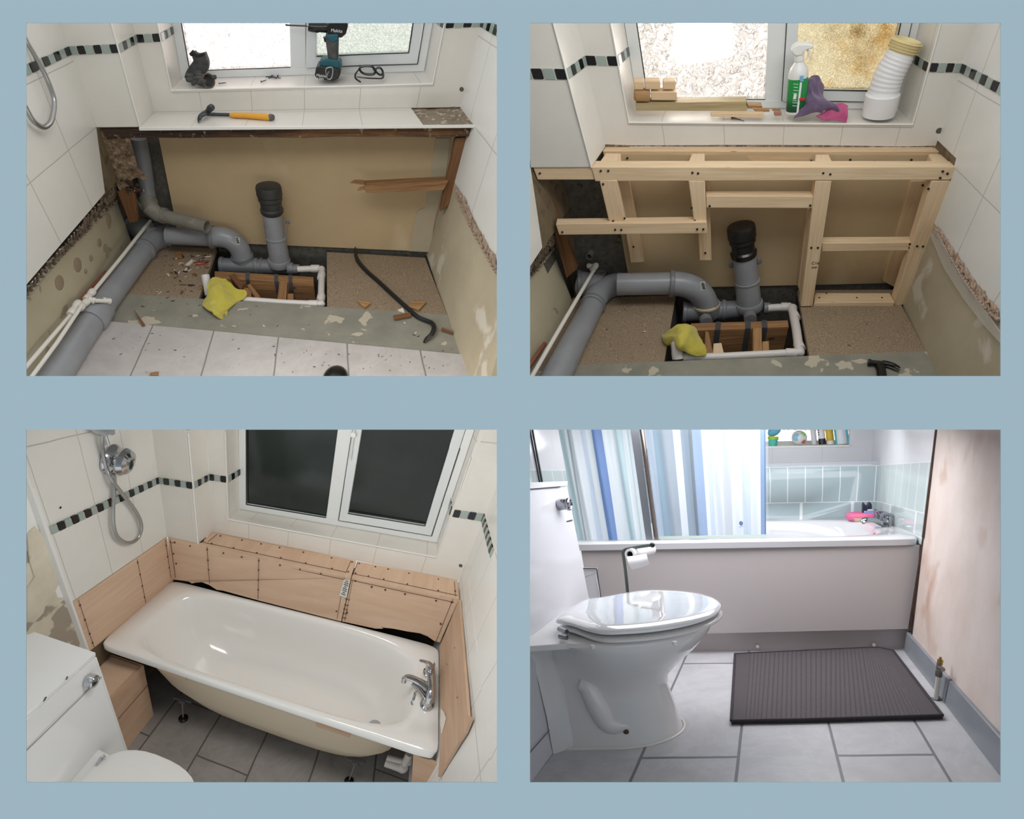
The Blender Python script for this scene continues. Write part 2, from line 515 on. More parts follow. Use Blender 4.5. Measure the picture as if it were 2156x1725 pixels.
# ------------------------------------------------------------------ materials of the stripped rooms
def blotchy(name,col,vary,spots=None,scale=5,rough=.8,thr=(.56,.6),bump=.25,sscale=None):
    n=NT(name);n.set(rough=rough)
    c=n.ramp(n.noise(scale,6,.6),[(.3,col),(.7,vary)])
    if spots: c=n.mix(n.ramp(n.noise(sscale or scale*1.7,3,.5,None,.3),[(thr[0],(0,0,0)),(thr[1],(255,255,255))]),c,lin(spots))
    n.base(c);n.bump(n.noise(90,4),bump,.003);return n.m
M_plaster=blotchy('buff_plaster',(186,174,148),(168,156,132),(200,192,176),3,thr=(.6,.66))
M_plaster_left=blotchy('buff_plaster_b',(190,180,154),(174,164,138),(156,140,120),3,thr=(.66,.67),sscale=9)
M_block=blotchy('concrete_block',(104,100,92),(78,75,69),(60,58,54),30,thr=(.6,.7),bump=.8)
M_cream_board=blotchy('cream_board',(198,174,136),(184,160,124),(206,186,152),2.2,thr=(.6,.8),bump=.08)
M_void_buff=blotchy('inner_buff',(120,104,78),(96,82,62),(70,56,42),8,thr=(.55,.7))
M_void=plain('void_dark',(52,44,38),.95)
def speckle(name,a,b_,c_,scale=120,rough=.85):
    n=NT(name);n.set(rough=rough)
    c=n.ramp(n.noise(scale,3,.7),[(.35,a),(.52,b_),(.7,c_)])
    c=n.mix(n.ramp(n.noise(4,4),[(.3,(0,0,0)),(.75,(120,120,120))]),c,lin(tuple(int(q*.72) for q in b_)))
    n.base(c);n.bump(n.noise(scale,3),.3,.002);return n.m
M_chipboard=speckle('chipboard',(122,104,84),(150,130,106),(172,154,130),160)
M_screed=blotchy('screed',(146,142,128),(126,124,112),(184,174,154),7,thr=(.62,.635),sscale=9,bump=.35)
M_floor_tile_a=tiled('floor_tile_pale',(186,180,176),(170,164,160),(128,124,120),.012,.4,scale=7,veins=True)
M_rot=NT('rotten_timber')
def _rot(n):
    n.set(rough=.85)
    v=n.mapping((3,40,40),uv=True);f=n.noise(2,5,.65,v,.6)
    c=n.ramp(f,[(.3,(26,20,17)),(.6,(72,52,38)),(.78,(112,82,58))])
    s=n.n('ShaderNodeSeparateXYZ');n.l(n.co.outputs['UV'],s.inputs[0])
    k=n.n('ShaderNodeMapRange');k.inputs[1].default_value=.2;k.inputs[2].default_value=1.1;n.l(s.outputs[0],k.inputs[0])
    f2=n.noise(9,4,.6)
    mu=n.n('ShaderNodeMath',operation='MULTIPLY');n.l(k.outputs[0],mu.inputs[0]);n.l(f2,mu.inputs[1])
    c=n.mix(n.ramp(mu.outputs[0],[(.2,(0,0,0)),(.5,(255,255,255))]),c,n.ramp(f,[(.3,(70,46,30)),(.7,(134,96,62))]))
    c=n.mix(n.ramp(n.noise(26,5,.7),[(.6,(0,0,0)),(.63,(255,255,255))]),c,lin((168,150,126)))
    n.base(c);n.bump(f,.7,.005);return n.m
M_rot=_rot(M_rot)
M_rotboard=speckle('rotten_board',(72,56,42),(124,102,80),(170,148,120),40)
M_oldwood=timber('old_timber',(142,98,58),(96,62,36),(52,32,18),.7)
M_oldwood_pale=timber('broken_timber',(178,134,88),(122,86,54),(70,44,26),.7)
M_greypipe=plain('grey_soil_pipe',(148,150,154),.32,vary=(138,139,143),scale=10)
M_greypipe_old=blotchy('grey_pipe_old',(136,132,122),(116,112,102),(140,134,118),14,rough=.6,thr=(.6,.66),bump=.1)
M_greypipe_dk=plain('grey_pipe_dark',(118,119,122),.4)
M_black_plastic=plain('black_plastic',(18,18,19),.25)
M_white_pipe=plain('white_waste_pipe',(214,208,202),.35)
M_white_water=plain('white_water_pipe',(226,221,212),.4)
M_strap=plain('galvanised_strap',(112,114,118),.45,.7)
M_copper=plain('copper',(168,112,92),.4,.6)
M_yellow_cloth=plain('yellow_cloth',(198,184,74),.9,vary=(180,166,62),scale=14,bump=(300,.5),sheen=.3)
M_bar_black=plain('black_steel',(28,31,33),.38,.2)
M_chrome=plain('chrome',(198,200,204),.12,1.0)
M_hose=plain('hose_metal',(176,176,176),.28,.85)
M_rubber=plain('dark_rubber',(58,58,58),.8,vary=(84,84,84),scale=40)
M_yellow_grip=plain('yellow_grip',(222,158,44),.5)
M_steel_dk=plain('dark_steel',(70,74,80),.35,.7)
M_steel=plain('steel',(168,168,168),.3,.9)
M_teal=plain('teal_plastic',(14,84,96),.45)
M_white_print=plain('white_print',(232,232,230),.6)
M_glassclear=plain('clear_lens',(240,244,244),.05,trans=1.0)
M_label_paper=plain('paper_label',(216,214,208),.7)
M_black_print=plain('black_print',(30,30,32),.7)
M_adhesive=speckle('old_adhesive',(84,72,62),(136,120,102),(176,160,140),36)
M_splinter=timber('splinter',(196,158,108),(140,100,62),kn=False)
M_pale_chip=plain('white_chip',(222,216,204),.7)
M_barepatch=blotchy('bare_ledge',(152,138,118),(112,98,82),(186,174,154),22,thr=(.56,.66),bump=.9)

def plank(name,f,back,mat,label=None,cat=None,group=None,bevel=.002,parent=None):
    b=B();b.hexa(f,[Vector(p)+Vector(back) for p in f])
    if parent is not None: return part(name,b,mat,parent,label,bevel=bevel)
    return solo(name,b,mat,label,cat,group,bevel=bevel)

def collar(b,p,d,r,w,mi=0):
    """raised ring round a pipe at p, axis d"""
    p=Vector(p);d=Vector(d).normalized()
    b.lathe(p-d*w/2,d,[(r*.96,0),(r,w*.15),(r,w*.85),(r*.96,w)],28,mi)

def dir_(a,b_): return (Vector(b_)-Vector(a))

def honeycomb(name,top,bot,out,label,mat):
    """jagged band of old tile adhesive: ridges over a dark hollow"""
    b=B();rnd=random.Random(3)
    T=smooth_path(top,10);Bm=smooth_path(bot,10);n=len(T)
    b.grid([[Bm[i]-Vector(out)*.02 for i in range(n)],[T[i]-Vector(out)*.02 for i in range(n)]],thick=Vector(out)*-.01,mi=1)
    for i in range(0,n-1):
        for k in range(3):
            t=rnd.random();p=lerp(T[i],Bm[i],rnd.random()*.3);q=lerp(T[min(i+1,n-1)],Bm[min(i+1,n-1)],.65+rnd.random()*.35)
            if rnd.random() <.5: p,q=lerp(p,q,.1),lerp(T[min(i+1,n-1)],Bm[i],.2+rnd.random()*.6)
            m=lerp(p,q,.5)+Vector((rnd.uniform(-1,1),rnd.uniform(-1,1),rnd.uniform(-1,1)))*.006
            b.tube([p,m,q],[.003+rnd.random()*.002,.004+rnd.random()*.004,.003],5)
    for i in range(n):
        p=Bm[i]+Vector((0,0,0));b.ball(p,(.008+rnd.random()*.006,.01,.005+rnd.random()*.004),6,4)
    return struct(name,b,[mat,M_void],label=label)

def rectx(p,w,h):
    """px-free helper: small flat rectangle facing the room"""
    p=Vector(p);return [p,p+Vector((w,0,0)),p+Vector((w,0,h)),p+Vector((0,0,h))]

def debris(region,n,mats,group,label,cat,seed=1,size=(.012,.03),lift=.002):
    """scattered slivers, each an object: one of each kind, then copies"""
    rnd=random.Random(seed);protos=[]
    for m in mats:
        b=B();b.prism([(-.5,-.08,0),(.3,-.12,0),(.5,.02,0),(-.1,.13,0),(-.45,.05,0)],(0,0,.08))
        me=mesh_of('splinter',b,m,Vector((0,0,0)));protos.append(me)
    P=[Vector(p) for p in region]
    for i in range(n):
        u,v=rnd.random(),rnd.random()
        p=(P[0]*(1-u)+P[1]*u)*(1-v)+(P[3]*(1-u)+P[2]*u)*v+Vector((0,0,lift))
        o=link(bpy.data.objects.new('splinter',protos[rnd.randrange(len(protos))]))
        s=rnd.uniform(*size)
        o.matrix_world=FRAMES[ROOM] @ Matrix.Translation(p) @ Matrix.Rotation(rnd.uniform(0,6.28),4,'Z') @ Matrix.Diagonal((s,s*rnd.uniform(.5,1.6),s,1))
        o['label']=label;o['category']=cat;o['group']=group
ROOM='A'
# ---- room A: window wall with reveal, boxed-in column, side walls
b=B()
b.grid([[(.181,1.999,.714,1.017,0),(.282,2,.718,1.476,0)],
[(.185,1.999,.901,1.017,.626),(.289,2.001,.908,1.476,.626)],
[(.188,2.004,1.098,1.017,1.252),(.295,2.007,1.107,1.476,1.252)],
[(.191,2.01,1.307,1.017,1.878),(.3,2.015,1.319,1.476,1.878)]],thick=(0,.02,0))
b.grid([[(.282,2,.718,1.476,0),(.554,2.006,.728,2.656,0),(.845,2.013,.739,3.837,0),(1.159,2.016,.751,5.017,0),(1.495,2.019,.765,6.198,0)],
[(.286,2,.82,1.476,.338),(.562,2.008,.833,2.656,.338),(.858,2.015,.847,3.837,.338),(1.177,2.018,.864,5.017,.338),(1.521,2.02,.882,6.198,.338)]],thick=(0,.02,0))
b.grid([[(1.495,2.019,.765,6.198,0),(1.659,2.022,.771,6.742,0)],
[(1.539,2.022,.967,6.198,.577),(1.697,2.024,.931,6.742,.448)],
[(1.586,2.026,1.182,6.198,1.153),(1.738,2.025,1.098,6.742,.896)],
[(1.636,2.026,1.412,6.198,1.73),(1.78,2.025,1.274,6.742,1.344)]],thick=(0,.02,0))
struct('wall_back',b,M_tile,label='white tiled window wall below and beside the window')
b=B()
b.grid([[(-.001,1.756,.721,.1,0),(.188,1.758,.727,.778,0)],
[(-.004,1.753,.907,.1,.626),(.19,1.757,.917,.778,.626)],
[(-.009,1.755,1.102,.1,1.252),(.19,1.762,1.118,.778,1.252)],
[(-.014,1.758,1.31,.1,1.878),(.19,1.768,1.333,.778,1.878)]],thick=(0,.02,0))
b.grid([[(.188,1.758,.727,.164,0),(.181,1.999,.714,.9,0)],
[(.19,1.757,.917,.164,.626),(.185,1.999,.901,.9,.626)],
[(.19,1.762,1.118,.164,1.252),(.188,2.004,1.098,.9,1.252)],
[(.19,1.768,1.333,.164,1.878),(.191,2.01,1.307,.9,1.878)]],thick=(-.02,0,0))
struct('wall_boxing',b,M_tile,label='white tiled boxed-in column in the left corner')
b=B()
b.grid([[(.286,2,.82,.9,.338),(.283,2.211,.81,1.608,.338)],
[(.291,2.003,.978,.9,.852),(.289,2.214,.966,1.608,.852)],
[(.296,2.009,1.144,.9,1.365),(.295,2.219,1.128,1.608,1.365)],
[(.3,2.015,1.319,.9,1.878),(.301,2.226,1.297,1.608,1.878)]],thick=(-.02,0,0))
b.grid([[(1.521,2.02,.882,.9,.338),(1.48,2.233,.877,1.608,.338)],
[(1.561,2.024,1.068,.9,.852),(1.518,2.237,1.057,1.608,.852)],
[(1.604,2.026,1.265,.9,1.365),(1.557,2.239,1.247,1.608,1.365)],
[(1.649,2.024,1.474,.9,1.878),(1.599,2.239,1.446,1.608,1.878)]],thick=(.02,0,0))
struct('wall_reveal',b,M_tile,label='white tiled sides of the window recess')
b=B()
b.grid([[(.286,1.994,.82,1.476,.084),(.562,2.002,.833,2.656,.084),(.859,2.01,.847,3.837,.084),(1.178,2.013,.864,5.017,.084),(1.522,2.015,.883,6.198,.084)],
[(.283,2.226,.809,1.476,.86),(.552,2.233,.824,2.656,.86),(.84,2.24,.84,3.837,.86),(1.148,2.244,.858,5.017,.86),(1.477,2.248,.877,6.198,.86)]],thick=(0,0,-.012))
struct('trim_sill',b,M_tile,label='white tiled window sill')
b=B()
b.tube([(.286,1.992,.818),(.658,2.003,.836),(1.069,2.01,.856),(1.522,2.012,.881)],.004,8)
b.tube([(.286,1.994,.819),(.293,2,1.051),(.3,2.009,1.299)],.003,8)
b.tube([(1.521,2.015,.882),(1.581,2.02,1.154),(1.645,2.019,1.45)],.003,8)
b.tube([(.188,1.754,.727),(.189,1.752,.839),(.19,1.754,.953),(.19,1.756,1.071),(.19,1.76,1.194),(.19,1.763,1.322)],.0035,8)
struct('trim_edge',b,M_white_plastic,label='white plastic edge trim along the tiled corners')
b=B()
b.grid([[(-.036,.511,.458,3.697,-.99),(-.001,.82,.485,2.788,-.99),(.01,1.134,.489,1.88,-.99),(.011,1.446,.483,.971,-.99),(0,1.765,.467,.062,-.99)],
[(-.041,.617,.67,3.338,-.248),(-.01,.9,.683,2.519,-.248),(.004,1.183,.682,1.7,-.248),(.006,1.468,.673,.881,-.248),(-.001,1.758,.656,.062,-.248)],
[(-.044,.726,.893,2.979,.494),(-.018,.984,.892,2.25,.494),(-.003,1.236,.886,1.52,.494),(.001,1.494,.873,.791,.494),(-.003,1.753,.855,.062,.494)],
[(-.051,.844,1.123,2.619,1.235),(-.027,1.073,1.113,1.98,1.235),(-.011,1.295,1.101,1.341,1.235),(-.007,1.525,1.084,.701,1.235),(-.007,1.754,1.065,.062,1.235)],
[(-.058,.969,1.364,2.26,1.977),(-.036,1.165,1.348,1.711,1.977),(-.021,1.359,1.33,1.161,1.977),(-.016,1.56,1.31,.612,1.977),(-.014,1.758,1.29,.062,1.977)]],thick=(-.012,0,0))
struct('wall_left',b,M_tile_left,label='white tiled left wall')
b=B()
b.grid([[(1.586,2.016,.47,-.544,-.968),(1.631,1.766,.468,.175,-.968),(1.68,1.5,.464,.893,-.968),(1.734,1.232,.452,1.612,-.968),(1.796,.963,.424,2.33,-.968)],
[(1.63,2.02,.653,-.544,-.355),(1.669,1.816,.653,.044,-.359),(1.711,1.602,.652,.631,-.363),(1.757,1.381,.648,1.218,-.367),(1.808,1.165,.634,1.806,-.371)],
[(1.677,2.023,.847,-.544,.258),(1.709,1.865,.849,-.087,.25),(1.744,1.702,.85,.369,.242),(1.78,1.532,.85,.825,.234),(1.819,1.36,.847,1.282,.226)],
[(1.727,2.025,1.054,-.544,.871),(1.751,1.912,1.056,-.218,.859),(1.776,1.799,1.057,.107,.847),(1.803,1.68,1.059,.432,.835),(1.83,1.558,1.06,.757,.823)],
[(1.78,2.025,1.274,-.544,1.484),(1.794,1.957,1.274,-.35,1.468),(1.809,1.889,1.274,-.155,1.452),(1.825,1.821,1.274,.039,1.435),(1.841,1.752,1.273,.233,1.419)]],thick=(.012,0,0))
struct('wall_right',b,M_tile_right,label='white tiled right wall')
# border of small square tiles
mosaic('trim_mosaic',[([(-.029,1.016,1.07),(-.024,1.069,1.067),(-.02,1.121,1.065),(-.017,1.172,1.063),(-.013,1.224,1.06),(-.01,1.275,1.058),(-.008,1.327,1.055),(-.007,1.38,1.051),(-.006,1.434,1.047),(-.006,1.488,1.043),(-.005,1.541,1.039),(-.005,1.594,1.035),(-.006,1.648,1.031),(-.006,1.701,1.027),(-.006,1.754,1.022)],[(-.032,1.015,1.108),(-.027,1.068,1.105),(-.023,1.12,1.103),(-.019,1.172,1.1),(-.015,1.223,1.098),(-.012,1.275,1.095),(-.01,1.326,1.092),(-.008,1.38,1.088),(-.008,1.434,1.084),(-.007,1.488,1.08),(-.007,1.541,1.075),(-.007,1.595,1.071),(-.007,1.648,1.067),(-.007,1.701,1.062),(-.007,1.754,1.058)],False,(.005,0,0)),
    ([(-.006,1.754,1.022),(.026,1.754,1.025),(.058,1.755,1.027),(.091,1.756,1.029),(.123,1.757,1.031),(.157,1.758,1.033),(.19,1.759,1.036)],[(-.007,1.754,1.058),(.025,1.755,1.06),(.057,1.756,1.063),(.09,1.757,1.065),(.123,1.758,1.068),(.156,1.759,1.07),(.19,1.76,1.072)],False,(0,-.005,0)),
    ([(.19,1.759,1.036),(.19,1.808,1.032),(.189,1.856,1.029),(.189,1.905,1.025),(.188,1.953,1.021),(.187,2.001,1.018)],[(.19,1.76,1.072),(.19,1.809,1.069),(.19,1.857,1.065),(.189,1.906,1.061),(.188,1.954,1.057),(.188,2.002,1.054)],False,(.005,0,0)),
    ([(.187,2.001,1.018),(.222,2.002,1.02),(.257,2.003,1.023),(.292,2.004,1.025)],[(.188,2.002,1.054),(.223,2.003,1.056),(.258,2.004,1.059),(.293,2.005,1.062)],True,(0,-.005,0)),
    ([(.292,2.004,1.025),(.292,2.054,1.022),(.292,2.103,1.019),(.292,2.152,1.016),(.291,2.201,1.013)],[(.293,2.005,1.062),(.294,2.055,1.059),(.293,2.104,1.055),(.293,2.153,1.052),(.293,2.202,1.048)],False,(.005,0,0)),
    ([(1.532,2.223,1.112),(1.542,2.174,1.115),(1.552,2.124,1.118),(1.563,2.075,1.121),(1.573,2.025,1.124)],[(1.541,2.224,1.153),(1.551,2.174,1.157),(1.561,2.125,1.16),(1.572,2.075,1.164),(1.583,2.026,1.167)],False,(-.005,0,0)),
    ([(1.581,2.025,1.124),(1.622,2.025,1.128),(1.663,2.025,1.131),(1.705,2.025,1.134),(1.747,2.025,1.138)],[(1.59,2.025,1.167),(1.631,2.025,1.171),(1.673,2.025,1.174),(1.715,2.025,1.178),(1.758,2.025,1.182)],True,(0,-.005,0)),
    ([(1.747,2.025,1.138),(1.758,1.978,1.141),(1.769,1.931,1.144),(1.78,1.884,1.147),(1.791,1.836,1.15),(1.803,1.788,1.153),(1.815,1.739,1.157)],[(1.758,2.025,1.182),(1.769,1.978,1.185),(1.78,1.931,1.189),(1.791,1.883,1.192),(1.803,1.836,1.196),(1.814,1.788,1.199),(1.826,1.738,1.203)],True,(-.005,0,0))],
    'border of small black and sage glass tiles round the walls')
# ---- the window
win=thing('window','white plastic window with bright patterned glass above the yellow-handled hammer','window',(.84,2.228,.843));win['kind']='structure'
def rail(pa,pb,dz=None):
    pass
b=B()
def fr(q,back=(0,.05,0)): b.prism(q,back)
ZT_A=0
b.grid([[(.285,2.196,.814),(.327,2.198,.848)],
[(.294,2.202,1.048),(.336,2.204,1.069)],
[(.303,2.212,1.299),(.346,2.213,1.304)]],thick=(0,.06,0))
b.grid([[(.285,2.196,.814),(.648,2.206,.833),(1.045,2.213,.856),(1.48,2.218,.881)],
[(.327,2.198,.85),(.669,2.208,.869),(1.042,2.215,.89),(1.447,2.219,.915)]],thick=(0,.06,0))
b.grid([[(.815,2.211,.876),(.89,2.212,.881)],
[(.842,2.22,1.111),(.919,2.221,1.118)],
[(.871,2.23,1.363),(.951,2.23,1.372)]],thick=(0,.06,0))
b.grid([[(1.447,2.219,.915),(1.48,2.218,.881)],
[(1.499,2.224,1.169),(1.537,2.224,1.153)],
[(1.555,2.225,1.442),(1.599,2.225,1.448)]],thick=(0,.06,0))
part('frame',b,M_upvc,win,bevel=.002)
b=B()
b.grid([[(.894,2.201,.885),(1.162,2.204,.902),(1.447,2.207,.919)],
[(.948,2.203,.936),(1.171,2.205,.952),(1.405,2.207,.967)]],thick=(0,.05,0))
b.grid([[(.894,2.201,.885),(.948,2.203,.936)],
[(.924,2.209,1.121),(.976,2.211,1.151)],
[(.955,2.219,1.374),(1.006,2.219,1.379)]],thick=(0,.05,0))
b.grid([[(1.405,2.207,.967),(1.447,2.207,.919)],
[(1.45,2.212,1.194),(1.498,2.212,1.172)],
[(1.498,2.214,1.437),(1.554,2.213,1.444)]],thick=(0,.05,0))
part('sash',b,M_upvc_grey,win,bevel=.003)
b=B()
b.tube([(.327,2.201,.849),(.564,2.208,.863),(.815,2.215,.878)],.003,6)
b.tube([(.328,2.201,.849),(.337,2.207,1.06),(.346,2.216,1.283)],.003,6)
b.tube([(.951,2.201,.939),(1.172,2.203,.954),(1.404,2.205,.969)],.0025,6)
b.tube([(1.404,2.205,.969),(1.446,2.21,1.185),(1.491,2.212,1.414)],.0025,6)
b.tube([(.892,2.204,.883),(1.162,2.207,.9),(1.448,2.21,.917)],.002,6)
b.tube([(1.448,2.213,.917),(1.497,2.218,1.16),(1.55,2.22,1.42)],.0018,6)
b.tube([(.892,2.206,.883),(.92,2.215,1.109),(.95,2.224,1.351)],.0018,6)
part('gasket',b,M_gasket,win)
b=B()
b.grid([[(.323,2.221,.845),(.563,2.228,.858),(.818,2.235,.873)],
[(.332,2.228,1.066),(.581,2.236,1.086),(.845,2.244,1.109)],
[(.342,2.237,1.301),(.599,2.246,1.33),(.874,2.253,1.361)]],thick=(0,.006,0))
part('pane',b,M_pane_left_A,win)
b=B()
b.grid([[(.94,2.232,.931),(1.167,2.235,.946),(1.405,2.237,.962)],
[(.968,2.24,1.146),(1.203,2.242,1.168),(1.45,2.242,1.19)],
[(.998,2.248,1.375),(1.242,2.248,1.404),(1.498,2.244,1.434)]],thick=(0,.006,0))
part('pane',b,M_pane_right_A,win)
# ---- room A below the tiles: bare plaster, backing boards and the opened floor
b=B()
b.grid([[(1.465,2.005,-.028),(1.53,1.567,-.037),(1.603,1.112,-.063),(1.687,.639,-.122)],
[(1.524,2.011,.214),(1.591,1.604,.207),(1.666,1.178,.185),(1.754,.736,.132)],
[(1.588,2.016,.48),(1.657,1.64,.476),(1.734,1.244,.462),(1.829,.841,.419)]],thick=(.03,0,0))
struct('wall_right_plaster',b,M_plaster,label='bare buff plaster low on the right wall')
b=B()
b.grid([[(-.065,.696,.031),(-.054,.995,.05),(-.055,1.297,.052),(-.067,1.607,.041),(-.083,1.915,.026)],
[(-.081,.628,.183),(-.061,.942,.205),(-.059,1.259,.208),(-.068,1.583,.197),(-.082,1.904,.181)],
[(-.102,.559,.345),(-.072,.889,.369),(-.064,1.222,.371),(-.069,1.559,.36),(-.082,1.895,.343)]],thick=(-.03,0,0))
struct('wall_left_plaster',b,M_plaster_left,label='bare buff plaster with round adhesive marks low on the left wall')
b=B()
b.grid([[(-.122,2.049,-.174),(.175,2.03,-.181)],
[(-.117,2.019,.24),(.194,2.009,.24)],
[(-.118,1.998,.701),(.21,1.999,.715)]],thick=(0,.05,0))
b.grid([[(-.107,1.791,.011),(-.119,2.045,-.001)],
[(-.109,1.767,.347),(-.117,2.025,.334)],
[(-.115,1.749,.716),(-.118,2.01,.7)]],thick=(-.03,0,0))
b.grid([[(.174,1.998,-.249),(.566,1.982,-.268),(.992,1.969,-.291),(1.459,1.968,-.324)],
[(.189,1.976,.054),(.598,1.968,.043),(1.046,1.962,.029),(1.543,1.967,.008)]],thick=(0,.05,0))
struct('wall_back_blockwork',b,M_block,label='grey concrete blockwork behind the backing board')
b=B()
b.grid([[(.143,1.965,.05),(.443,1.957,.041),(.763,1.953,.03),(1.108,1.948,.018),(1.48,1.951,0)],
[(.159,1.957,.254),(.466,1.954,.25),(.795,1.954,.244),(1.151,1.953,.239),(1.536,1.958,.229)],
[(.177,1.949,.471),(.491,1.951,.473),(.829,1.955,.475),(1.197,1.956,.479),(1.598,1.963,.48)],
[(.194,1.946,.701),(.516,1.953,.712),(.866,1.96,.724),(1.247,1.963,.738),(1.665,1.968,.753)]],thick=(0,.025,0))
struct('wall_back_board',b,M_cream_board,label='buff backing board under the window ledge')
b=B()
b.grid([[(-.058,1.412,.065),(.153,1.397,.057),(.373,1.385,.046)],
[(-.071,1.676,.052),(.138,1.663,.047),(.357,1.653,.039)],
[(-.084,1.933,.039),(.124,1.922,.036),(.34,1.914,.031)]],thick=(0,0,-.022))
solo('chipboard_panel',b,M_chipboard,'chipboard floor panel left of the floor cavity, in the crowbar room','floor panel',bevel=.001)
b=B()
b.grid([[(.977,1.362,.01),(1.263,1.35,-.006),(1.569,1.344,-.028)],
[(.949,1.648,.011),(1.223,1.636,-.002),(1.514,1.63,-.019)],
[(.922,1.924,.01),(1.185,1.911,.001),(1.463,1.904,-.013)]],thick=(0,0,-.022))
solo('chipboard_panel',b,M_chipboard,'chipboard floor panel right of the floor cavity, in the crowbar room','floor panel',bevel=.001)
b=B()
b.grid([[(-.054,1.116,.064),(.184,1.096,.051),(.435,1.079,.034),(.703,1.066,.012),(.993,1.049,-.009),(1.307,1.03,-.032),(1.648,1.014,-.061)],
[(-.058,1.412,.066),(.176,1.395,.057),(.423,1.382,.045),(.685,1.373,.029),(.966,1.362,.013),(1.267,1.35,-.005),(1.592,1.344,-.028)]],thick=(0,0,-.03))
struct('floor_screed',b,M_screed,label='grey-green screed strip across the floor')
b=B()
b.grid([[(-.067,.692,.052,-1.143,-.315),(.179,.702,.035,-.185,-.301),(.44,.716,.014,.773,-.287),(.719,.733,-.011,1.73,-.273),(1.021,.746,-.032,2.688,-.258),(1.345,.757,-.053,3.646,-.244),(1.694,.773,-.079,4.604,-.23)],
[(-.055,.93,.07,-1.143,-.221),(.185,.923,.054,-.185,-.215),(.439,.919,.034,.773,-.21),(.711,.919,.01,1.73,-.204),(1.006,.915,-.012,2.688,-.198),(1.325,.909,-.036,3.646,-.192),(1.67,.906,-.063,4.604,-.186)],
[(-.054,1.173,.073,-1.143,-.128),(.183,1.147,.061,-.185,-.13),(.434,1.125,.045,.773,-.133),(.702,1.105,.023,1.73,-.135),(.992,1.082,.002,2.688,-.138),(1.306,1.057,-.021,3.646,-.14),(1.647,1.034,-.049,4.604,-.143)]],thick=(0,0,-.014))
struct('floor_tiles',b,M_floor_tile_a,label='pale grey floor tiles in the foreground')
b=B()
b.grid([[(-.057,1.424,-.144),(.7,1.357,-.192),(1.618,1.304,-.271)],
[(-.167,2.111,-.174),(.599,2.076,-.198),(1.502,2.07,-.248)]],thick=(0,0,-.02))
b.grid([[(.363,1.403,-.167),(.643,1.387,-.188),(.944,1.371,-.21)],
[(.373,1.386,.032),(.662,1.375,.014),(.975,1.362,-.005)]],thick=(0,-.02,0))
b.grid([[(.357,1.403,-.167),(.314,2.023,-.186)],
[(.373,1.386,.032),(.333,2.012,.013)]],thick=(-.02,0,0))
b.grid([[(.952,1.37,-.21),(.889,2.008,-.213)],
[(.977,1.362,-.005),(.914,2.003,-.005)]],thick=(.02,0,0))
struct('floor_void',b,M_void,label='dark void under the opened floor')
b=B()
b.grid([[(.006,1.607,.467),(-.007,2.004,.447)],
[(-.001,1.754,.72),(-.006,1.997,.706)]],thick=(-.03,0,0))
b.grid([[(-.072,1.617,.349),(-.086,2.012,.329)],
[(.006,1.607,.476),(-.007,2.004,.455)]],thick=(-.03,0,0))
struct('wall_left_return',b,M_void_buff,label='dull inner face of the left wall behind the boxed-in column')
b=B()
b.grid([[(1.659,.775,-.108),(1.908,.76,-.133)],
[(1.542,1.439,-.048),(1.772,1.442,-.068)],
[(1.443,2.066,-.032),(1.66,2.076,-.045)]],thick=(0,0,-.02))
struct('floor_edge',b,M_void,label='dark backing slab below the gap between the floor and the right wall')  # dark slab added to close the open joint beside the floor
b=B()
b.grid([[(1.303,2.039,.712),(1.665,2.046,.724)],
[(1.312,2.041,.763),(1.679,2.047,.78)]],thick=(0,.03,0))
b.grid([[(1.696,1.765,.705),(1.639,2.045,.703)],
[(1.723,1.766,.81),(1.664,2.047,.805)]],thick=(.03,0,0))
struct('wall_backing',b,M_void_buff,label='dull backing behind the joints of the walls')
ROOM='B'
# ---- room B: window wall with reveal, boxed-in column, side walls
b=B()
b.grid([[(.271,2.112,.704,1.017,0),(.4,2.108,.702,1.476,0)],
[(.219,2.113,.919,1.017,.626),(.354,2.111,.913,1.476,.626)],
[(.163,2.113,1.151,1.017,1.252),(.304,2.112,1.142,1.476,1.252)],
[(.104,2.109,1.402,1.017,1.878),(.25,2.112,1.389,1.476,1.878)]],thick=(0,.02,0))
b.grid([[(.4,2.108,.702,1.476,0),(.719,2.105,.695,2.656,0),(1.02,2.105,.687,3.837,0),(1.303,2.1,.682,5.017,0),(1.571,2.096,.676,6.198,0)],
[(.375,2.111,.814,1.476,.338),(.701,2.108,.803,2.656,.338),(1.009,2.108,.792,3.837,.338),(1.297,2.102,.784,5.017,.338),(1.569,2.095,.776,6.198,.338)]],thick=(0,.02,0))
b.grid([[(1.571,2.096,.676,6.198,0),(1.69,2.097,.672,6.742,0)],
[(1.568,2.094,.864,6.198,.626),(1.691,2.094,.858,6.742,.626)],
[(1.566,2.094,1.064,6.198,1.252),(1.692,2.093,1.056,6.742,1.252)],
[(1.565,2.099,1.277,6.198,1.878),(1.695,2.096,1.266,6.742,1.878)]],thick=(0,.02,0))
struct('wall_back',b,M_tile,label='white tiled window wall below and beside the window')
b=B()
b.grid([[(-.047,1.859,.709,.1,0),(.222,1.865,.703,.778,0)],
[(-.05,1.858,.913,.24,.567),(.167,1.867,.917,.778,.606)],
[(-.054,1.855,1.132,.38,1.134),(.108,1.865,1.151,.778,1.213)],
[(-.057,1.851,1.366,.52,1.7),(.044,1.859,1.407,.778,1.819)]],thick=(0,.02,0))
b.grid([[(.222,1.865,.703,.164,0),(.271,2.112,.704,.9,0)],
[(.166,1.867,.925,.164,.626),(.219,2.113,.919,.9,.626)],
[(.104,1.865,1.167,.164,1.252),(.163,2.113,1.151,.9,1.252)],
[(.037,1.857,1.433,.164,1.878),(.104,2.109,1.402,.9,1.878)]],thick=(-.02,0,0))
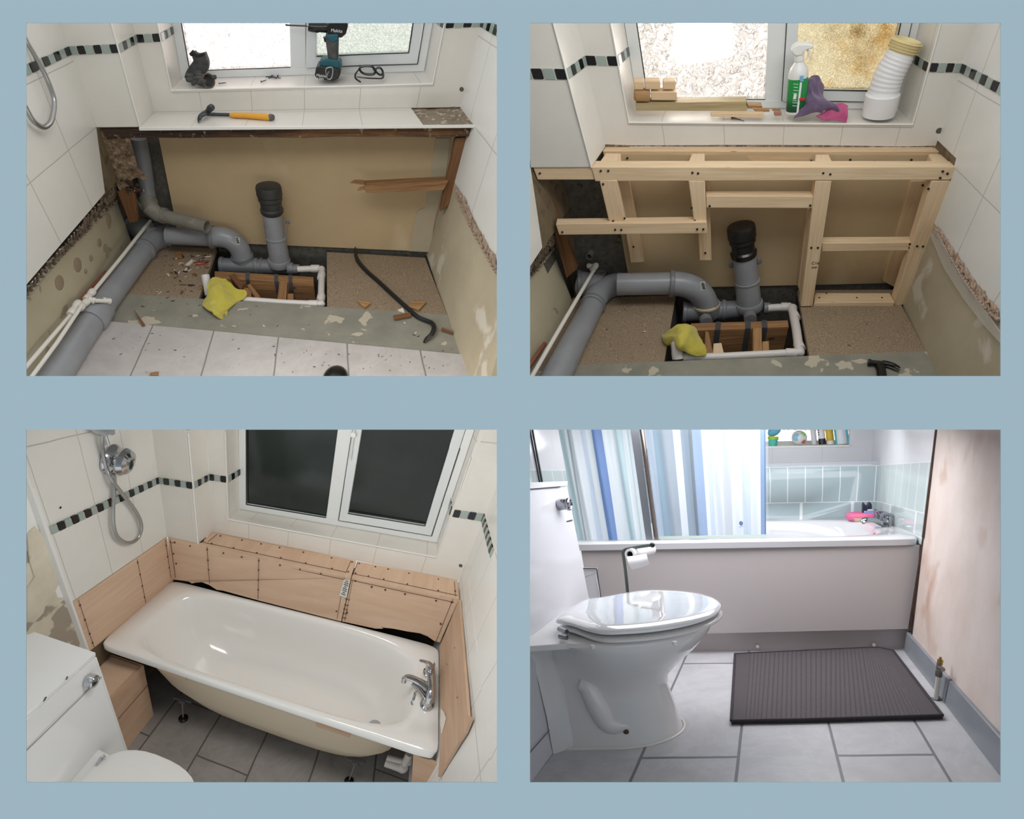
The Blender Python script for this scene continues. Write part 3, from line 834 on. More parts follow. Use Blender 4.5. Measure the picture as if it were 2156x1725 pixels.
struct('wall_boxing',b,M_tile,label='white tiled boxed-in column in the left corner')
b=B()
b.grid([[(.375,2.111,.814,.9,.338),(.414,2.315,.815,1.608,.338)],
[(.336,2.111,.994,.9,.852),(.378,2.315,.989,1.608,.852)],
[(.295,2.112,1.185,.9,1.365),(.34,2.316,1.172,1.608,1.365)],
[(.25,2.112,1.389,.9,1.878),(.299,2.316,1.365,1.608,1.878)]],thick=(-.02,0,0))
b.grid([[(1.569,2.095,.776,.9,.338),(1.563,2.301,.771,1.608,.338)],
[(1.567,2.093,.935,.9,.852),(1.559,2.299,.926,1.608,.852)],
[(1.565,2.095,1.101,.9,1.365),(1.555,2.3,1.087,1.608,1.365)],
[(1.565,2.099,1.277,.9,1.878),(1.552,2.304,1.257,1.608,1.878)]],thick=(.02,0,0))
struct('wall_reveal',b,M_tile,label='white tiled sides of the window recess')
b=B()
b.grid([[(.374,2.106,.814,1.476,.084),(.701,2.103,.803,2.656,.084),(1.008,2.103,.792,3.837,.084),(1.297,2.096,.784,5.017,.084),(1.569,2.09,.776,6.198,.084)],
[(.417,2.33,.815,1.476,.86),(.727,2.326,.803,2.656,.86),(1.021,2.325,.791,3.837,.86),(1.299,2.32,.781,5.017,.86),(1.563,2.316,.771,6.198,.86)]],thick=(0,0,-.012))
struct('trim_sill',b,M_tile,label='white tiled window sill')
b=B()
b.tube([(.374,2.103,.812),(.805,2.101,.797),(1.203,2.096,.785),(1.569,2.088,.775)],.004,8)
b.tube([(.375,2.106,.813),(.317,2.106,1.077),(.254,2.107,1.366)],.003,8)
b.tube([(1.569,2.09,.775),(1.566,2.088,1.007),(1.565,2.093,1.257)],.003,8)
b.tube([(.222,1.861,.703),(.19,1.863,.825),(.157,1.862,.954),(.123,1.861,1.089),(.087,1.86,1.231),(.049,1.856,1.381)],.0035,8)
struct('trim_edge',b,M_white_plastic,label='white plastic edge trim along the tiled corners')
b=B()
b.grid([[(-.029,1.504,.399,.979,-.99),(.045,1.86,.409,.062,-.99)],
[(-.058,1.813,.71,.183,0),(-.047,1.859,.709,.062,0)]],thick=(-.012,0,0))
struct('wall_left',b,M_tile_left,label='white tiled left wall')
b=B()
b.grid([[(1.691,2.104,.42,-.544,-.968),(1.689,1.823,.428,.282,-.968),(1.686,1.524,.436,1.107,-.968),(1.695,1.228,.432,1.932,-.968),(1.714,.924,.417,2.757,-.968)],
[(1.69,2.098,.612,-.544,-.21),(1.692,1.829,.619,.245,-.218),(1.693,1.541,.627,1.034,-.226),(1.705,1.255,.625,1.823,-.234),(1.729,.963,.612,2.612,-.242)],
[(1.691,2.095,.815,-.544,.548),(1.696,1.838,.823,.209,.532),(1.701,1.562,.832,.961,.516),(1.716,1.286,.833,1.714,.5),(1.747,1.007,.824,2.466,.484)],
[(1.692,2.093,1.033,-.544,1.306),(1.7,1.848,1.043,.172,1.282),(1.709,1.583,1.054,.888,1.258),(1.728,1.317,1.06,1.604,1.234),(1.763,1.05,1.057,2.32,1.21)],
[(1.695,2.096,1.266,-.544,2.065),(1.707,1.862,1.28,.136,2.032),(1.72,1.61,1.294,.816,2),(1.741,1.353,1.306,1.495,1.968),(1.781,1.098,1.312,2.175,1.935)]],thick=(.012,0,0))
struct('wall_right',b,M_tile_right,label='white tiled right wall')
# border of small square tiles
mosaic('trim_mosaic',[([(-.014,1.859,1.076),(.034,1.861,1.073),(.082,1.864,1.07),(.129,1.866,1.067)],[(-.026,1.857,1.121),(.022,1.86,1.118),(.07,1.863,1.115),(.118,1.865,1.111)],True,(0,-.005,0)),
    ([(-.062,1.855,1.08),(-.014,1.859,1.076)],[(-.075,1.854,1.125),(-.026,1.857,1.121)],False,(0,-.005,0)),
    ([(.129,1.866,1.067),(.141,1.915,1.065),(.153,1.965,1.063),(.165,2.014,1.061),(.176,2.064,1.058),(.186,2.113,1.055)],[(.118,1.865,1.111),(.13,1.915,1.109),(.142,1.965,1.106),(.154,2.014,1.104),(.165,2.063,1.101),(.176,2.113,1.098)],False,(.005,0,0)),
    ([(.186,2.113,1.055),(.233,2.112,1.053),(.279,2.112,1.05),(.324,2.111,1.048)],[(.176,2.113,1.098),(.223,2.112,1.095),(.269,2.112,1.092),(.315,2.111,1.09)],True,(0,-.005,0)),
    ([(.324,2.111,1.048),(.335,2.159,1.047),(.345,2.206,1.045),(.355,2.254,1.043),(.364,2.301,1.041)],[(.315,2.111,1.09),(.326,2.159,1.088),(.336,2.206,1.086),(.346,2.254,1.084),(.356,2.301,1.081)],False,(.005,0,0)),
    ([(1.558,2.285,.973),(1.56,2.237,.975),(1.562,2.189,.978),(1.564,2.141,.98),(1.566,2.093,.982)],[(1.557,2.285,1.008),(1.559,2.237,1.011),(1.561,2.19,1.014),(1.563,2.142,1.016),(1.566,2.094,1.018)],False,(-.005,0,0)),
    ([(1.572,2.093,.982),(1.602,2.093,.98),(1.632,2.093,.978),(1.662,2.093,.977),(1.691,2.092,.975)],[(1.571,2.094,1.018),(1.602,2.093,1.016),(1.632,2.093,1.015),(1.662,2.093,1.013),(1.691,2.092,1.011)],True,(0,-.005,0)),
    ([(1.691,2.092,.975),(1.692,2.044,.978),(1.694,1.996,.982),(1.695,1.947,.985),(1.697,1.898,.988),(1.699,1.849,.991),(1.7,1.798,.994),(1.701,1.745,.998),(1.703,1.693,1.001),(1.705,1.64,1.005),(1.707,1.587,1.008),(1.709,1.534,1.011),(1.712,1.48,1.014),(1.715,1.427,1.017),(1.719,1.374,1.019),(1.724,1.322,1.02),(1.73,1.271,1.021),(1.737,1.218,1.022),(1.744,1.166,1.023)],[(1.691,2.092,1.011),(1.693,2.044,1.015),(1.694,1.995,1.018),(1.696,1.947,1.021),(1.698,1.898,1.025),(1.7,1.849,1.028),(1.701,1.797,1.031),(1.703,1.745,1.035),(1.704,1.692,1.039),(1.706,1.639,1.042),(1.708,1.586,1.046),(1.711,1.533,1.049),(1.714,1.48,1.052),(1.717,1.426,1.055),(1.722,1.373,1.058),(1.727,1.321,1.059),(1.733,1.27,1.061),(1.74,1.217,1.062),(1.747,1.164,1.063)],True,(-.005,0,0))],
    'border of small black and sage glass tiles round the walls')
# ---- the window
win=thing('window','white plastic window with yellow-tinted patterned glass behind the spray bottle','window',(1.018,2.313,.794));win['kind']='structure'
def rail(pa,pb,dz=None):
    pass
b=B()
def fr(q,back=(0,.05,0)): b.prism(q,back)
ZT_A=0
b.grid([[(.413,2.302,.818),(.454,2.3,.852)],
[(.358,2.301,1.081),(.405,2.301,1.097)],
[(.299,2.302,1.367),(.352,2.303,1.362)]],thick=(0,.06,0))
b.grid([[(.413,2.302,.818),(.824,2.297,.802),(1.205,2.293,.788),(1.561,2.287,.775)],
[(.454,2.3,.854),(.837,2.297,.837),(1.195,2.293,.821),(1.529,2.287,.808)]],thick=(0,.06,0))
b.grid([[(.984,2.297,.829),(1.056,2.295,.826)],
[(.958,2.3,1.061),(1.032,2.298,1.056)],
[(.93,2.308,1.31),(1.007,2.306,1.304)]],thick=(0,.06,0))
b.grid([[(1.529,2.287,.808),(1.561,2.287,.775)],
[(1.522,2.286,1.027),(1.554,2.285,1.008)],
[(1.517,2.292,1.261),(1.55,2.291,1.259)]],thick=(0,.06,0))
part('frame',b,M_upvc,win,bevel=.002)
b=B()
b.grid([[(1.057,2.284,.83),(1.297,2.28,.821),(1.526,2.275,.812)],
[(1.097,2.283,.875),(1.295,2.279,.866),(1.485,2.275,.858)]],thick=(0,.05,0))
b.grid([[(1.057,2.284,.83),(1.097,2.283,.875)],
[(1.034,2.287,1.059),(1.078,2.287,1.081)],
[(1.009,2.295,1.305),(1.057,2.294,1.301)]],thick=(0,.05,0))
b.grid([[(1.485,2.275,.858),(1.526,2.275,.812)],
[(1.478,2.276,1.056),(1.52,2.275,1.03)],
[(1.472,2.282,1.266),(1.515,2.28,1.263)]],thick=(0,.05,0))
part('sash',b,M_upvc_grey,win,bevel=.003)
b=B()
b.tube([(.454,2.304,.854),(.726,2.3,.842),(.984,2.3,.831)],.003,6)
b.tube([(.455,2.304,.854),(.409,2.304,1.087),(.358,2.306,1.338)],.003,6)
b.tube([(1.099,2.281,.877),(1.295,2.277,.868),(1.483,2.273,.86)],.0025,6)
b.tube([(1.483,2.273,.86),(1.477,2.274,1.048),(1.471,2.279,1.246)],.0025,6)
b.tube([(1.056,2.287,.828),(1.298,2.283,.819),(1.528,2.279,.81)],.002,6)
b.tube([(1.529,2.281,.81),(1.522,2.28,1.019),(1.517,2.285,1.242)],.0018,6)
b.tube([(1.056,2.29,.828),(1.034,2.292,1.048),(1.01,2.3,1.283)],.0018,6)
part('gasket',b,M_gasket,win)
b=B()
b.grid([[(.454,2.323,.85),(.729,2.32,.838),(.991,2.319,.827)],
[(.405,2.324,1.095),(.691,2.322,1.076),(.964,2.322,1.058)],
[(.352,2.326,1.36),(.651,2.328,1.333),(.936,2.33,1.308)]],thick=(0,.006,0))
part('pane',b,M_pane_left_B,win)
b=B()
b.grid([[(1.094,2.312,.871),(1.295,2.308,.862),(1.489,2.304,.853)],
[(1.074,2.315,1.077),(1.282,2.31,1.064),(1.482,2.305,1.052)],
[(1.053,2.322,1.298),(1.269,2.317,1.28),(1.476,2.31,1.263)]],thick=(0,.006,0))
part('pane',b,M_pane_right_B,win)
# ---- room B below the tiles: bare plaster, backing boards and the opened floor
b=B()
b.grid([[(1.69,2.112,-.001),(1.681,1.825,.006),(1.669,1.522,.015),(1.667,1.225,.011)],
[(1.692,2.111,.203),(1.684,1.767,.212),(1.678,1.404,.218),(1.688,1.046,.203)],
[(1.691,2.104,.428),(1.687,1.7,.44),(1.693,1.279,.442),(1.721,.848,.42)]],thick=(.03,0,0))
struct('wall_right_plaster',b,M_plaster,label='bare buff plaster low on the right wall')
b=B()
b.grid([[(-.019,1.218,-.096),(.051,1.606,-.074),(.115,1.975,-.063)],
[(-.069,1.311,.072),(-.001,1.657,.089),(.06,1.984,.101)],
[(-.121,1.404,.258),(-.056,1.706,.27),(.003,1.989,.279)]],thick=(-.03,0,0))
struct('wall_left_plaster',b,M_plaster_left,label='bare buff plaster with round adhesive marks low on the left wall')
b=B()
b.grid([[(.16,2.093,-.26),(.529,2.081,-.23)],
[(.072,2.112,.175),(.429,2.101,.188)],
[(-.032,2.112,.711),(.308,2.111,.703)]],thick=(0,.05,0))
b.grid([[(.056,1.836,-.093),(.105,2.111,-.082)],
[(-.01,1.849,.272),(.042,2.125,.283)],
[(-.085,1.849,.71),(-.028,2.125,.711)]],thick=(-.01,0,0))
b.grid([[(.54,2.04,-.296),(.964,2.046,-.271),(1.36,2.062,-.255),(1.734,2.088,-.247)],
[(.47,2.049,-.002),(.923,2.049,.016),(1.342,2.058,.028),(1.735,2.076,.034)]],thick=(0,.05,0))
struct('wall_back_blockwork',b,M_block,label='grey concrete blockwork behind the backing board')
b=B()
b.grid([[(.412,2.037,-.011),(.759,2.033,.005),(1.086,2.04,.013),(1.394,2.046,.021),(1.689,2.06,.025)],
[(.372,2.05,.196),(.733,2.044,.207),(1.072,2.048,.211),(1.389,2.051,.217),(1.691,2.06,.218)],
[(.329,2.054,.43),(.704,2.047,.432),(1.054,2.049,.432),(1.381,2.047,.432),(1.69,2.051,.43)],
[(.281,2.058,.686),(.672,2.052,.679),(1.035,2.052,.671),(1.373,2.046,.665),(1.69,2.045,.659)]],thick=(0,.025,0))
struct('wall_back_board',b,M_cream_board,label='buff backing board under the window ledge')
b=B()
b.grid([[(.013,1.416,-.066),(.303,1.422,-.046),(.577,1.425,-.025)],
[(.065,1.715,-.056),(.345,1.713,-.037),(.61,1.712,-.02)],
[(.113,1.997,-.047),(.384,1.99,-.03),(.641,1.985,-.015)]],thick=(0,0,-.022))
solo('chipboard_panel',b,M_chipboard,'chipboard floor panel left of the floor cavity, in the new-framing room','floor panel',bevel=.001)
b=B()
b.grid([[(1.197,1.452,.009),(1.437,1.464,.022),(1.668,1.48,.03)],
[(1.215,1.741,.007),(1.446,1.744,.016),(1.67,1.752,.022)],
[(1.232,2.016,.005),(1.455,2.013,.011),(1.672,2.014,.015)]],thick=(0,0,-.022))
solo('chipboard_panel',b,M_chipboard,'chipboard floor panel right of the floor cavity, in the new-framing room','floor panel',bevel=.001)
b=B()
b.grid([[(-.025,1.218,-.083),(.303,1.217,-.061),(.611,1.213,-.037),(.902,1.217,-.021),(1.176,1.218,-.004),(1.435,1.219,.012),(1.684,1.226,.023)],
[(.012,1.416,-.065),(.333,1.422,-.042),(.634,1.427,-.019),(.918,1.44,-.005),(1.186,1.452,.01),(1.44,1.464,.023),(1.684,1.481,.031)]],thick=(0,0,-.03))
struct('floor_screed',b,M_screed,label='grey-green screed strip across the floor')
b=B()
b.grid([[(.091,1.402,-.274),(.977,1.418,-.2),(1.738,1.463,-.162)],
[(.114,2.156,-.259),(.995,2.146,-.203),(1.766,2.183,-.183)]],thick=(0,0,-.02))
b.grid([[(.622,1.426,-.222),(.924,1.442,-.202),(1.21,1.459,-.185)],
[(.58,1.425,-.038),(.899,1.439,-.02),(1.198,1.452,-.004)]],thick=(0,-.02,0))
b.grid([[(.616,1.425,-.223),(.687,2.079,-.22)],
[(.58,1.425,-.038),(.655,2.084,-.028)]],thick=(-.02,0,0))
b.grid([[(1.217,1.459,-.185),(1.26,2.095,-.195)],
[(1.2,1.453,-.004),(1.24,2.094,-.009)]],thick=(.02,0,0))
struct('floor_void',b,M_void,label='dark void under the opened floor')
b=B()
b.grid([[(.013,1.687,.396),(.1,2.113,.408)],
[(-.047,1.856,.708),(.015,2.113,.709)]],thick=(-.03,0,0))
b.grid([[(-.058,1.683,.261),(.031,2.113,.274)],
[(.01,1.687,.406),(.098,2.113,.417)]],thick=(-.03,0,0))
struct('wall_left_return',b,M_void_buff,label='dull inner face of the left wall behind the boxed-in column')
b=B()
b.grid([[(1.666,1.253,.005),(1.826,1.27,.008)],
[(1.672,1.722,.003),(1.831,1.737,.004)],
[(1.683,2.17,-.006),(1.842,2.183,-.008)]],thick=(0,0,-.02))
struct('floor_edge',b,M_void,label='dark backing slab below the gap between the floor and the right wall')  # dark slab added to close the open joint beside the floor
b=B()
b.grid([[(-.005,1.52,-.138),(.107,2.159,-.115)],
[(-.12,1.528,.272),(-.003,2.175,.367)]],thick=(-.02,0,0))
b.grid([[(.084,2.195,-.295),(.584,2.176,-.254)],
[(.02,2.209,.707),(.372,2.203,.699)]],thick=(0,.03,0))
b.grid([[(1.692,1.847,.624),(1.689,2.121,.616)],
[(1.694,1.846,.711),(1.689,2.12,.701)]],thick=(.03,0,0))
struct('wall_backing',b,M_void_buff,label='dull backing behind the joints of the walls')
ROOM='C'
# ---- room C: window wall with reveal, boxed-in column, side walls
b=B()
b.grid([[(.242,1.132,.74,1.017,0),(.331,1.13,.746,1.476,0)],
[(.24,1.127,.949,1.017,.646),(.33,1.126,.96,1.476,.656)],
[(.241,1.115,1.175,1.017,1.292),(.333,1.115,1.192,1.476,1.312)],
[(.245,1.096,1.417,1.017,1.938),(.339,1.098,1.44,1.476,1.967)]],thick=(0,.02,0))
b.grid([[(.331,1.13,.746,1.476,0),(.566,1.135,.753,2.656,0),(.818,1.142,.759,3.837,0),(1.09,1.148,.766,5.017,0),(1.385,1.154,.775,6.198,0)],
[(.329,1.131,.853,1.476,.338),(.567,1.138,.862,2.656,.338),(.822,1.148,.87,3.837,.338),(1.1,1.157,.879,5.017,.338),(1.401,1.165,.892,6.198,.338)]],thick=(0,.02,0))
b.grid([[(1.385,1.154,.775,6.198,0),(1.53,1.154,.781,6.742,0)],
[(1.422,1.171,1.045,6.198,.745),(1.578,1.173,1.04,6.768,.705)],
[(1.463,1.178,1.349,6.198,1.49),(1.632,1.182,1.332,6.794,1.41)],
[(1.509,1.182,1.684,6.198,2.234),(1.692,1.186,1.655,6.819,2.116)]],thick=(0,.02,0))
struct('wall_back',b,M_tile,label='white tiled window wall below and beside the window')
b=B()
b.grid([[(.055,1.035,.728,.1,0),(.231,1.018,.75,.778,0)],
[(.047,1.028,.933,.1,.626),(.226,1.013,.956,.778,.626)],
[(.042,1.015,1.152,.1,1.252),(.224,1.003,1.179,.778,1.252)],
[(.042,.995,1.388,.1,1.878),(.226,.985,1.418,.778,1.878)]],thick=(0,.02,0))
b.grid([[(.231,1.018,.75,.164,0),(.242,1.132,.74,.9,0)],
[(.226,1.013,.956,.164,.626),(.24,1.127,.943,.9,.626)],
[(.224,1.003,1.179,.164,1.252),(.24,1.116,1.161,.9,1.252)],
[(.226,.985,1.418,.164,1.878),(.245,1.098,1.394,.9,1.878)]],thick=(-.02,0,0))
struct('wall_boxing',b,M_tile,label='white tiled boxed-in column in the left corner')
b=B()
b.grid([[(.329,1.131,.853,.9,.338),(.34,1.232,.845,1.608,.338)],
[(.33,1.124,1.027,.9,.852),(.343,1.224,1.016,1.608,.852)],
[(.334,1.113,1.212,.9,1.365),(.348,1.213,1.197,1.608,1.365)],
[(.338,1.1,1.406,.9,1.878),(.354,1.198,1.386,1.608,1.878)]],thick=(-.02,0,0))
b.grid([[(1.401,1.165,.892,.9,.338),(1.377,1.265,.894,1.608,.338)],
[(1.432,1.176,1.124,.9,.951),(1.408,1.272,1.122,1.608,.951)],
[(1.467,1.178,1.381,.9,1.563),(1.441,1.27,1.372,1.608,1.563)],
[(1.505,1.182,1.656,.9,2.175),(1.476,1.27,1.636,1.608,2.175)]],thick=(.02,0,0))
struct('wall_reveal',b,M_tile,label='white tiled sides of the window recess')
b=B()
b.grid([[(.329,1.128,.853,1.476,.084),(.567,1.135,.862,2.656,.084),(.822,1.145,.87,3.837,.084),(1.1,1.154,.879,5.017,.084),(1.402,1.162,.892,6.198,.084)],
[(.34,1.239,.844,1.476,.86),(.572,1.245,.856,2.656,.86),(.82,1.254,.867,3.837,.86),(1.087,1.263,.88,5.017,.86),(1.376,1.272,.895,6.198,.86)]],thick=(0,0,-.012))
struct('trim_sill',b,M_tile,label='white tiled window sill')
b=B()
b.tube([(.329,1.127,.851),(.65,1.137,.862),(1.005,1.151,.873),(1.402,1.161,.889)],.004,8)
b.tube([(.329,1.128,.852),(.33,1.12,1.106),(.338,1.099,1.384)],.003,8)
b.tube([(1.401,1.162,.891),(1.44,1.176,1.174),(1.483,1.176,1.495)],.003,8)
b.tube([(.231,1.016,.75),(.227,1.015,.868),(.225,1.01,.995),(.223,1.006,1.125),(.225,.994,1.265),(.226,.984,1.407)],.0035,8)
struct('trim_edge',b,M_white_plastic,label='white plastic edge trim along the tiled corners')
b=B()
b.grid([[(-.013,.467,.788,3.076,0),(.008,.62,.775,2.322,0),(.025,.767,.759,1.569,0),(.041,.905,.743,.816,0),(.055,1.035,.728,.062,0)],
[(-.035,.456,.983,3.076,.559),(-.008,.611,.961,2.322,.542),(.012,.76,.935,1.569,.525),(.031,.899,.911,.816,.509),(.048,1.03,.887,.062,.492)],
[(-.055,.442,1.195,3.076,1.117),(-.024,.601,1.16,2.322,1.084),(.001,.751,1.123,1.569,1.05),(.023,.891,1.089,.816,1.017),(.043,1.022,1.055,.062,.984)],
[(-.068,.418,1.43,3.076,1.676),(-.032,.579,1.38,2.322,1.626),(-.004,.732,1.328,1.569,1.576),(.021,.874,1.281,.816,1.526),(.043,1.007,1.236,.062,1.476)],
[(-.086,.397,1.676,3.076,2.234),(-.045,.562,1.608,2.322,2.168),(-.013,.717,1.541,1.569,2.101),(.016,.859,1.48,.816,2.034),(.041,.992,1.422,.062,1.967)]],thick=(-.012,0,0))
struct('wall_left',b,M_tile_left,label='white tiled left wall')
b=B()
b.grid([[(1.404,1.104,-.022,-.544,-1.721),(1.463,.824,-.038,1.01,-1.721),(1.532,.5,-.052,2.563,-1.721),(1.61,.134,-.082,4.117,-1.721),(1.701,-.292,-.127,5.67,-1.721)],
[(1.447,1.126,.248,-.544,-.732),(1.508,.861,.23,.932,-.732),(1.579,.552,.212,2.408,-.732),(1.661,.199,.177,3.883,-.732),(1.76,-.222,.124,5.359,-.732)],
[(1.496,1.142,.558,-.544,.257),(1.559,.896,.543,.854,.257),(1.633,.608,.525,2.252,.257),(1.722,.273,.487,3.65,.257),(1.832,-.135,.427,5.049,.257)],
[(1.551,1.166,.899,-.544,1.246),(1.617,.943,.893,.777,1.246),(1.697,.681,.879,2.097,1.246),(1.796,.374,.844,3.417,1.246),(1.924,-.009,.777,4.738,1.246)]],thick=(.012,0,0))
b.grid([[(1.551,1.166,.899,-.544,1.246),(1.642,.862,.888,1.217,1.246),(1.76,.481,.86,2.977,1.246),(1.924,-.009,.777,4.738,1.246)],
[(1.582,1.176,1.097,-.544,1.761),(1.65,.951,1.069,.811,1.688),(1.733,.682,1.029,2.166,1.616),(1.836,.362,.962,3.521,1.543)],
[(1.616,1.182,1.311,-.544,2.275),(1.659,1.034,1.255,.406,2.13),(1.707,.866,1.191,1.355,1.985),(1.763,.665,1.124,2.304,1.84)],
[(1.652,1.183,1.542,-.544,2.789),(1.668,1.102,1.452,0,2.572),(1.684,1.013,1.36,.544,2.354),(1.702,.917,1.262,1.087,2.136)]],thick=(.012,0,0))
struct('wall_right',b,M_tile_right,label='white tiled right wall')
# border of small square tiles
mosaic('trim_mosaic',[([(-.05,.449,1.149),(-.043,.48,1.146),(-.037,.511,1.142),(-.031,.543,1.137),(-.026,.574,1.133),(-.021,.604,1.128),(-.016,.635,1.124),(-.011,.665,1.119),(-.006,.695,1.114),(-.002,.724,1.109),(.002,.753,1.104),(.006,.782,1.099),(.01,.811,1.094),(.015,.838,1.09),(.019,.865,1.086),(.024,.892,1.082),(.028,.918,1.078),(.032,.944,1.074),(.036,.97,1.07),(.039,.996,1.065),(.043,1.022,1.061)],[(-.054,.446,1.193),(-.047,.478,1.189),(-.041,.509,1.185),(-.035,.54,1.18),(-.03,.572,1.175),(-.024,.602,1.171),(-.019,.633,1.166),(-.014,.663,1.161),(-.009,.693,1.156),(-.005,.722,1.151),(0,.752,1.146),(.004,.781,1.14),(.008,.809,1.135),(.013,.836,1.131),(.017,.863,1.127),(.022,.89,1.123),(.026,.916,1.118),(.03,.943,1.114),(.034,.969,1.109),(.038,.995,1.105),(.042,1.02,1.1)],False,(.009,0,0)),
    ([(.043,1.022,1.061),(.073,1.019,1.065),(.103,1.017,1.07),(.133,1.015,1.074),(.163,1.013,1.078),(.193,1.011,1.082),(.224,1.009,1.086)],[(.042,1.02,1.1),(.072,1.018,1.105),(.102,1.015,1.109),(.132,1.013,1.114),(.162,1.011,1.118),(.192,1.009,1.122),(.223,1.008,1.126)],False,(0,-.009,0)),
    ([(.224,1.009,1.086),(.227,1.032,1.083),(.23,1.055,1.08),(.233,1.077,1.077),(.236,1.1,1.073),(.239,1.122,1.07)],[(.223,1.008,1.126),(.226,1.031,1.123),(.23,1.054,1.119),(.233,1.076,1.116),(.236,1.099,1.113),(.239,1.121,1.109)],False,(.009,0,0)),
    ([(.239,1.122,1.07),(.269,1.122,1.073),(.3,1.123,1.076),(.33,1.123,1.078)],[(.239,1.121,1.109),(.269,1.121,1.112),(.3,1.122,1.115),(.33,1.122,1.118)],True,(0,-.009,0)),
    ([(.33,1.123,1.078),(.334,1.146,1.076),(.337,1.17,1.073),(.34,1.193,1.07),(.342,1.216,1.067)],[(.33,1.122,1.118),(.334,1.145,1.115),(.337,1.169,1.112),(.34,1.192,1.109),(.343,1.215,1.106)],False,(.009,0,0)),
    ([(1.412,1.266,1.141),(1.417,1.244,1.142),(1.423,1.222,1.143),(1.429,1.199,1.143),(1.435,1.177,1.143)],[(1.417,1.268,1.185),(1.423,1.246,1.186),(1.429,1.224,1.187),(1.435,1.202,1.188),(1.441,1.18,1.188)],False,(-.009,0,0)),
    ([(1.442,1.177,1.144),(1.478,1.177,1.147),(1.515,1.178,1.151),(1.552,1.178,1.153),(1.59,1.18,1.156)],[(1.448,1.18,1.189),(1.484,1.18,1.192),(1.522,1.18,1.196),(1.559,1.181,1.199),(1.597,1.183,1.202)],True,(0,-.009,0)),
    ([(1.59,1.18,1.156),(1.596,1.159,1.157),(1.603,1.138,1.158),(1.61,1.117,1.158),(1.618,1.096,1.158),(1.625,1.075,1.158),(1.633,1.052,1.159),(1.64,1.029,1.16),(1.648,1.006,1.16),(1.656,.982,1.161),(1.664,.959,1.161),(1.673,.935,1.161),(1.681,.911,1.16)],[(1.597,1.183,1.202),(1.604,1.162,1.203),(1.611,1.141,1.204),(1.618,1.121,1.204),(1.625,1.1,1.205),(1.633,1.078,1.205),(1.641,1.056,1.206),(1.648,1.033,1.207),(1.656,1.01,1.208),(1.665,.987,1.209),(1.673,.963,1.209),(1.681,.939,1.209),(1.69,.915,1.209)],True,(-.009,0,0))],
    'border of small black and sage glass tiles round the walls')
# ---- the window
win=thing('window','white plastic window with dark night-time panes above the bath','window',(.819,1.249,.871));win['kind']='structure'
def rail(pa,pb,dz=None):
    pass
b=B()
def fr(q,back=(0,.05,0)): b.prism(q,back)
ZT_A=0
b.grid([[(.341,1.225,.848),(.376,1.224,.886)],
[(.344,1.215,1.106),(.38,1.215,1.128)],
[(.355,1.192,1.387),(.39,1.194,1.391)]],thick=(0,.06,0))
b.grid([[(.341,1.225,.848),(.653,1.234,.864),(.996,1.247,.879),(1.376,1.258,.898)],
[(.376,1.224,.89),(.67,1.234,.904),(.992,1.247,.919),(1.346,1.257,.937)]],thick=(0,.06,0))
b.grid([[(.796,1.239,.909),(.86,1.241,.912)],
[(.812,1.237,1.183),(.878,1.241,1.188)],
[(.832,1.226,1.484),(.901,1.23,1.491)]],thick=(0,.06,0))
b.grid([[(1.346,1.257,.937),(1.376,1.258,.898)],
[(1.387,1.264,1.26),(1.422,1.266,1.24)],
[(1.434,1.261,1.619),(1.473,1.264,1.624)]],thick=(0,.06,0))
part('frame',b,M_upvc,win,bevel=.002)
b=B()
b.grid([[(.863,1.236,.914),(1.096,1.244,.926),(1.345,1.252,.939)],
[(.908,1.238,.968),(1.101,1.245,.979),(1.306,1.252,.991)]],thick=(0,.05,0))
b.grid([[(.863,1.236,.914),(.908,1.238,.968)],
[(.881,1.235,1.19),(.926,1.236,1.225)],
[(.903,1.225,1.493),(.947,1.229,1.504)]],thick=(0,.05,0))
b.grid([[(1.306,1.252,.991),(1.345,1.252,.939)],
[(1.341,1.256,1.282),(1.385,1.259,1.255)],
[(1.38,1.254,1.6),(1.43,1.256,1.606)]],thick=(0,.05,0))
part('sash',b,M_upvc_grey,win,bevel=.003)
b=B()
b.tube([(.376,1.225,.888),(.58,1.232,.899),(.796,1.241,.909)],.003,6)
b.tube([(.377,1.225,.888),(.381,1.217,1.118),(.391,1.197,1.369)],.003,6)
b.tube([(.91,1.237,.971),(1.101,1.244,.981),(1.305,1.25,.993)],.0025,6)
b.tube([(1.305,1.25,.993),(1.332,1.256,1.222),(1.363,1.252,1.472)],.0025,6)
b.tube([(.861,1.238,.912),(1.095,1.246,.924),(1.346,1.254,.937)],.002,6)
b.tube([(1.346,1.255,.937),(1.379,1.263,1.193),(1.416,1.258,1.477)],.0018,6)
b.tube([(.862,1.239,.912),(.877,1.24,1.154),(.897,1.229,1.421)],.0018,6)
part('gasket',b,M_gasket,win)
b=B()
b.grid([[(.374,1.235,.883),(.58,1.242,.894),(.8,1.25,.904)],
[(.379,1.225,1.131),(.59,1.235,1.154),(.816,1.248,1.177)],
[(.389,1.204,1.4),(.605,1.219,1.437),(.837,1.236,1.476)]],thick=(0,.006,0))
part('pane',b,M_pane_left_C,win)
b=B()
b.grid([[(.902,1.251,.963),(1.099,1.259,.974),(1.308,1.265,.987)],
[(.921,1.249,1.221),(1.125,1.26,1.247),(1.343,1.269,1.275)],
[(.942,1.241,1.501),(1.154,1.255,1.544),(1.382,1.266,1.591)]],thick=(0,.006,0))
part('pane',b,M_pane_right_C,win)

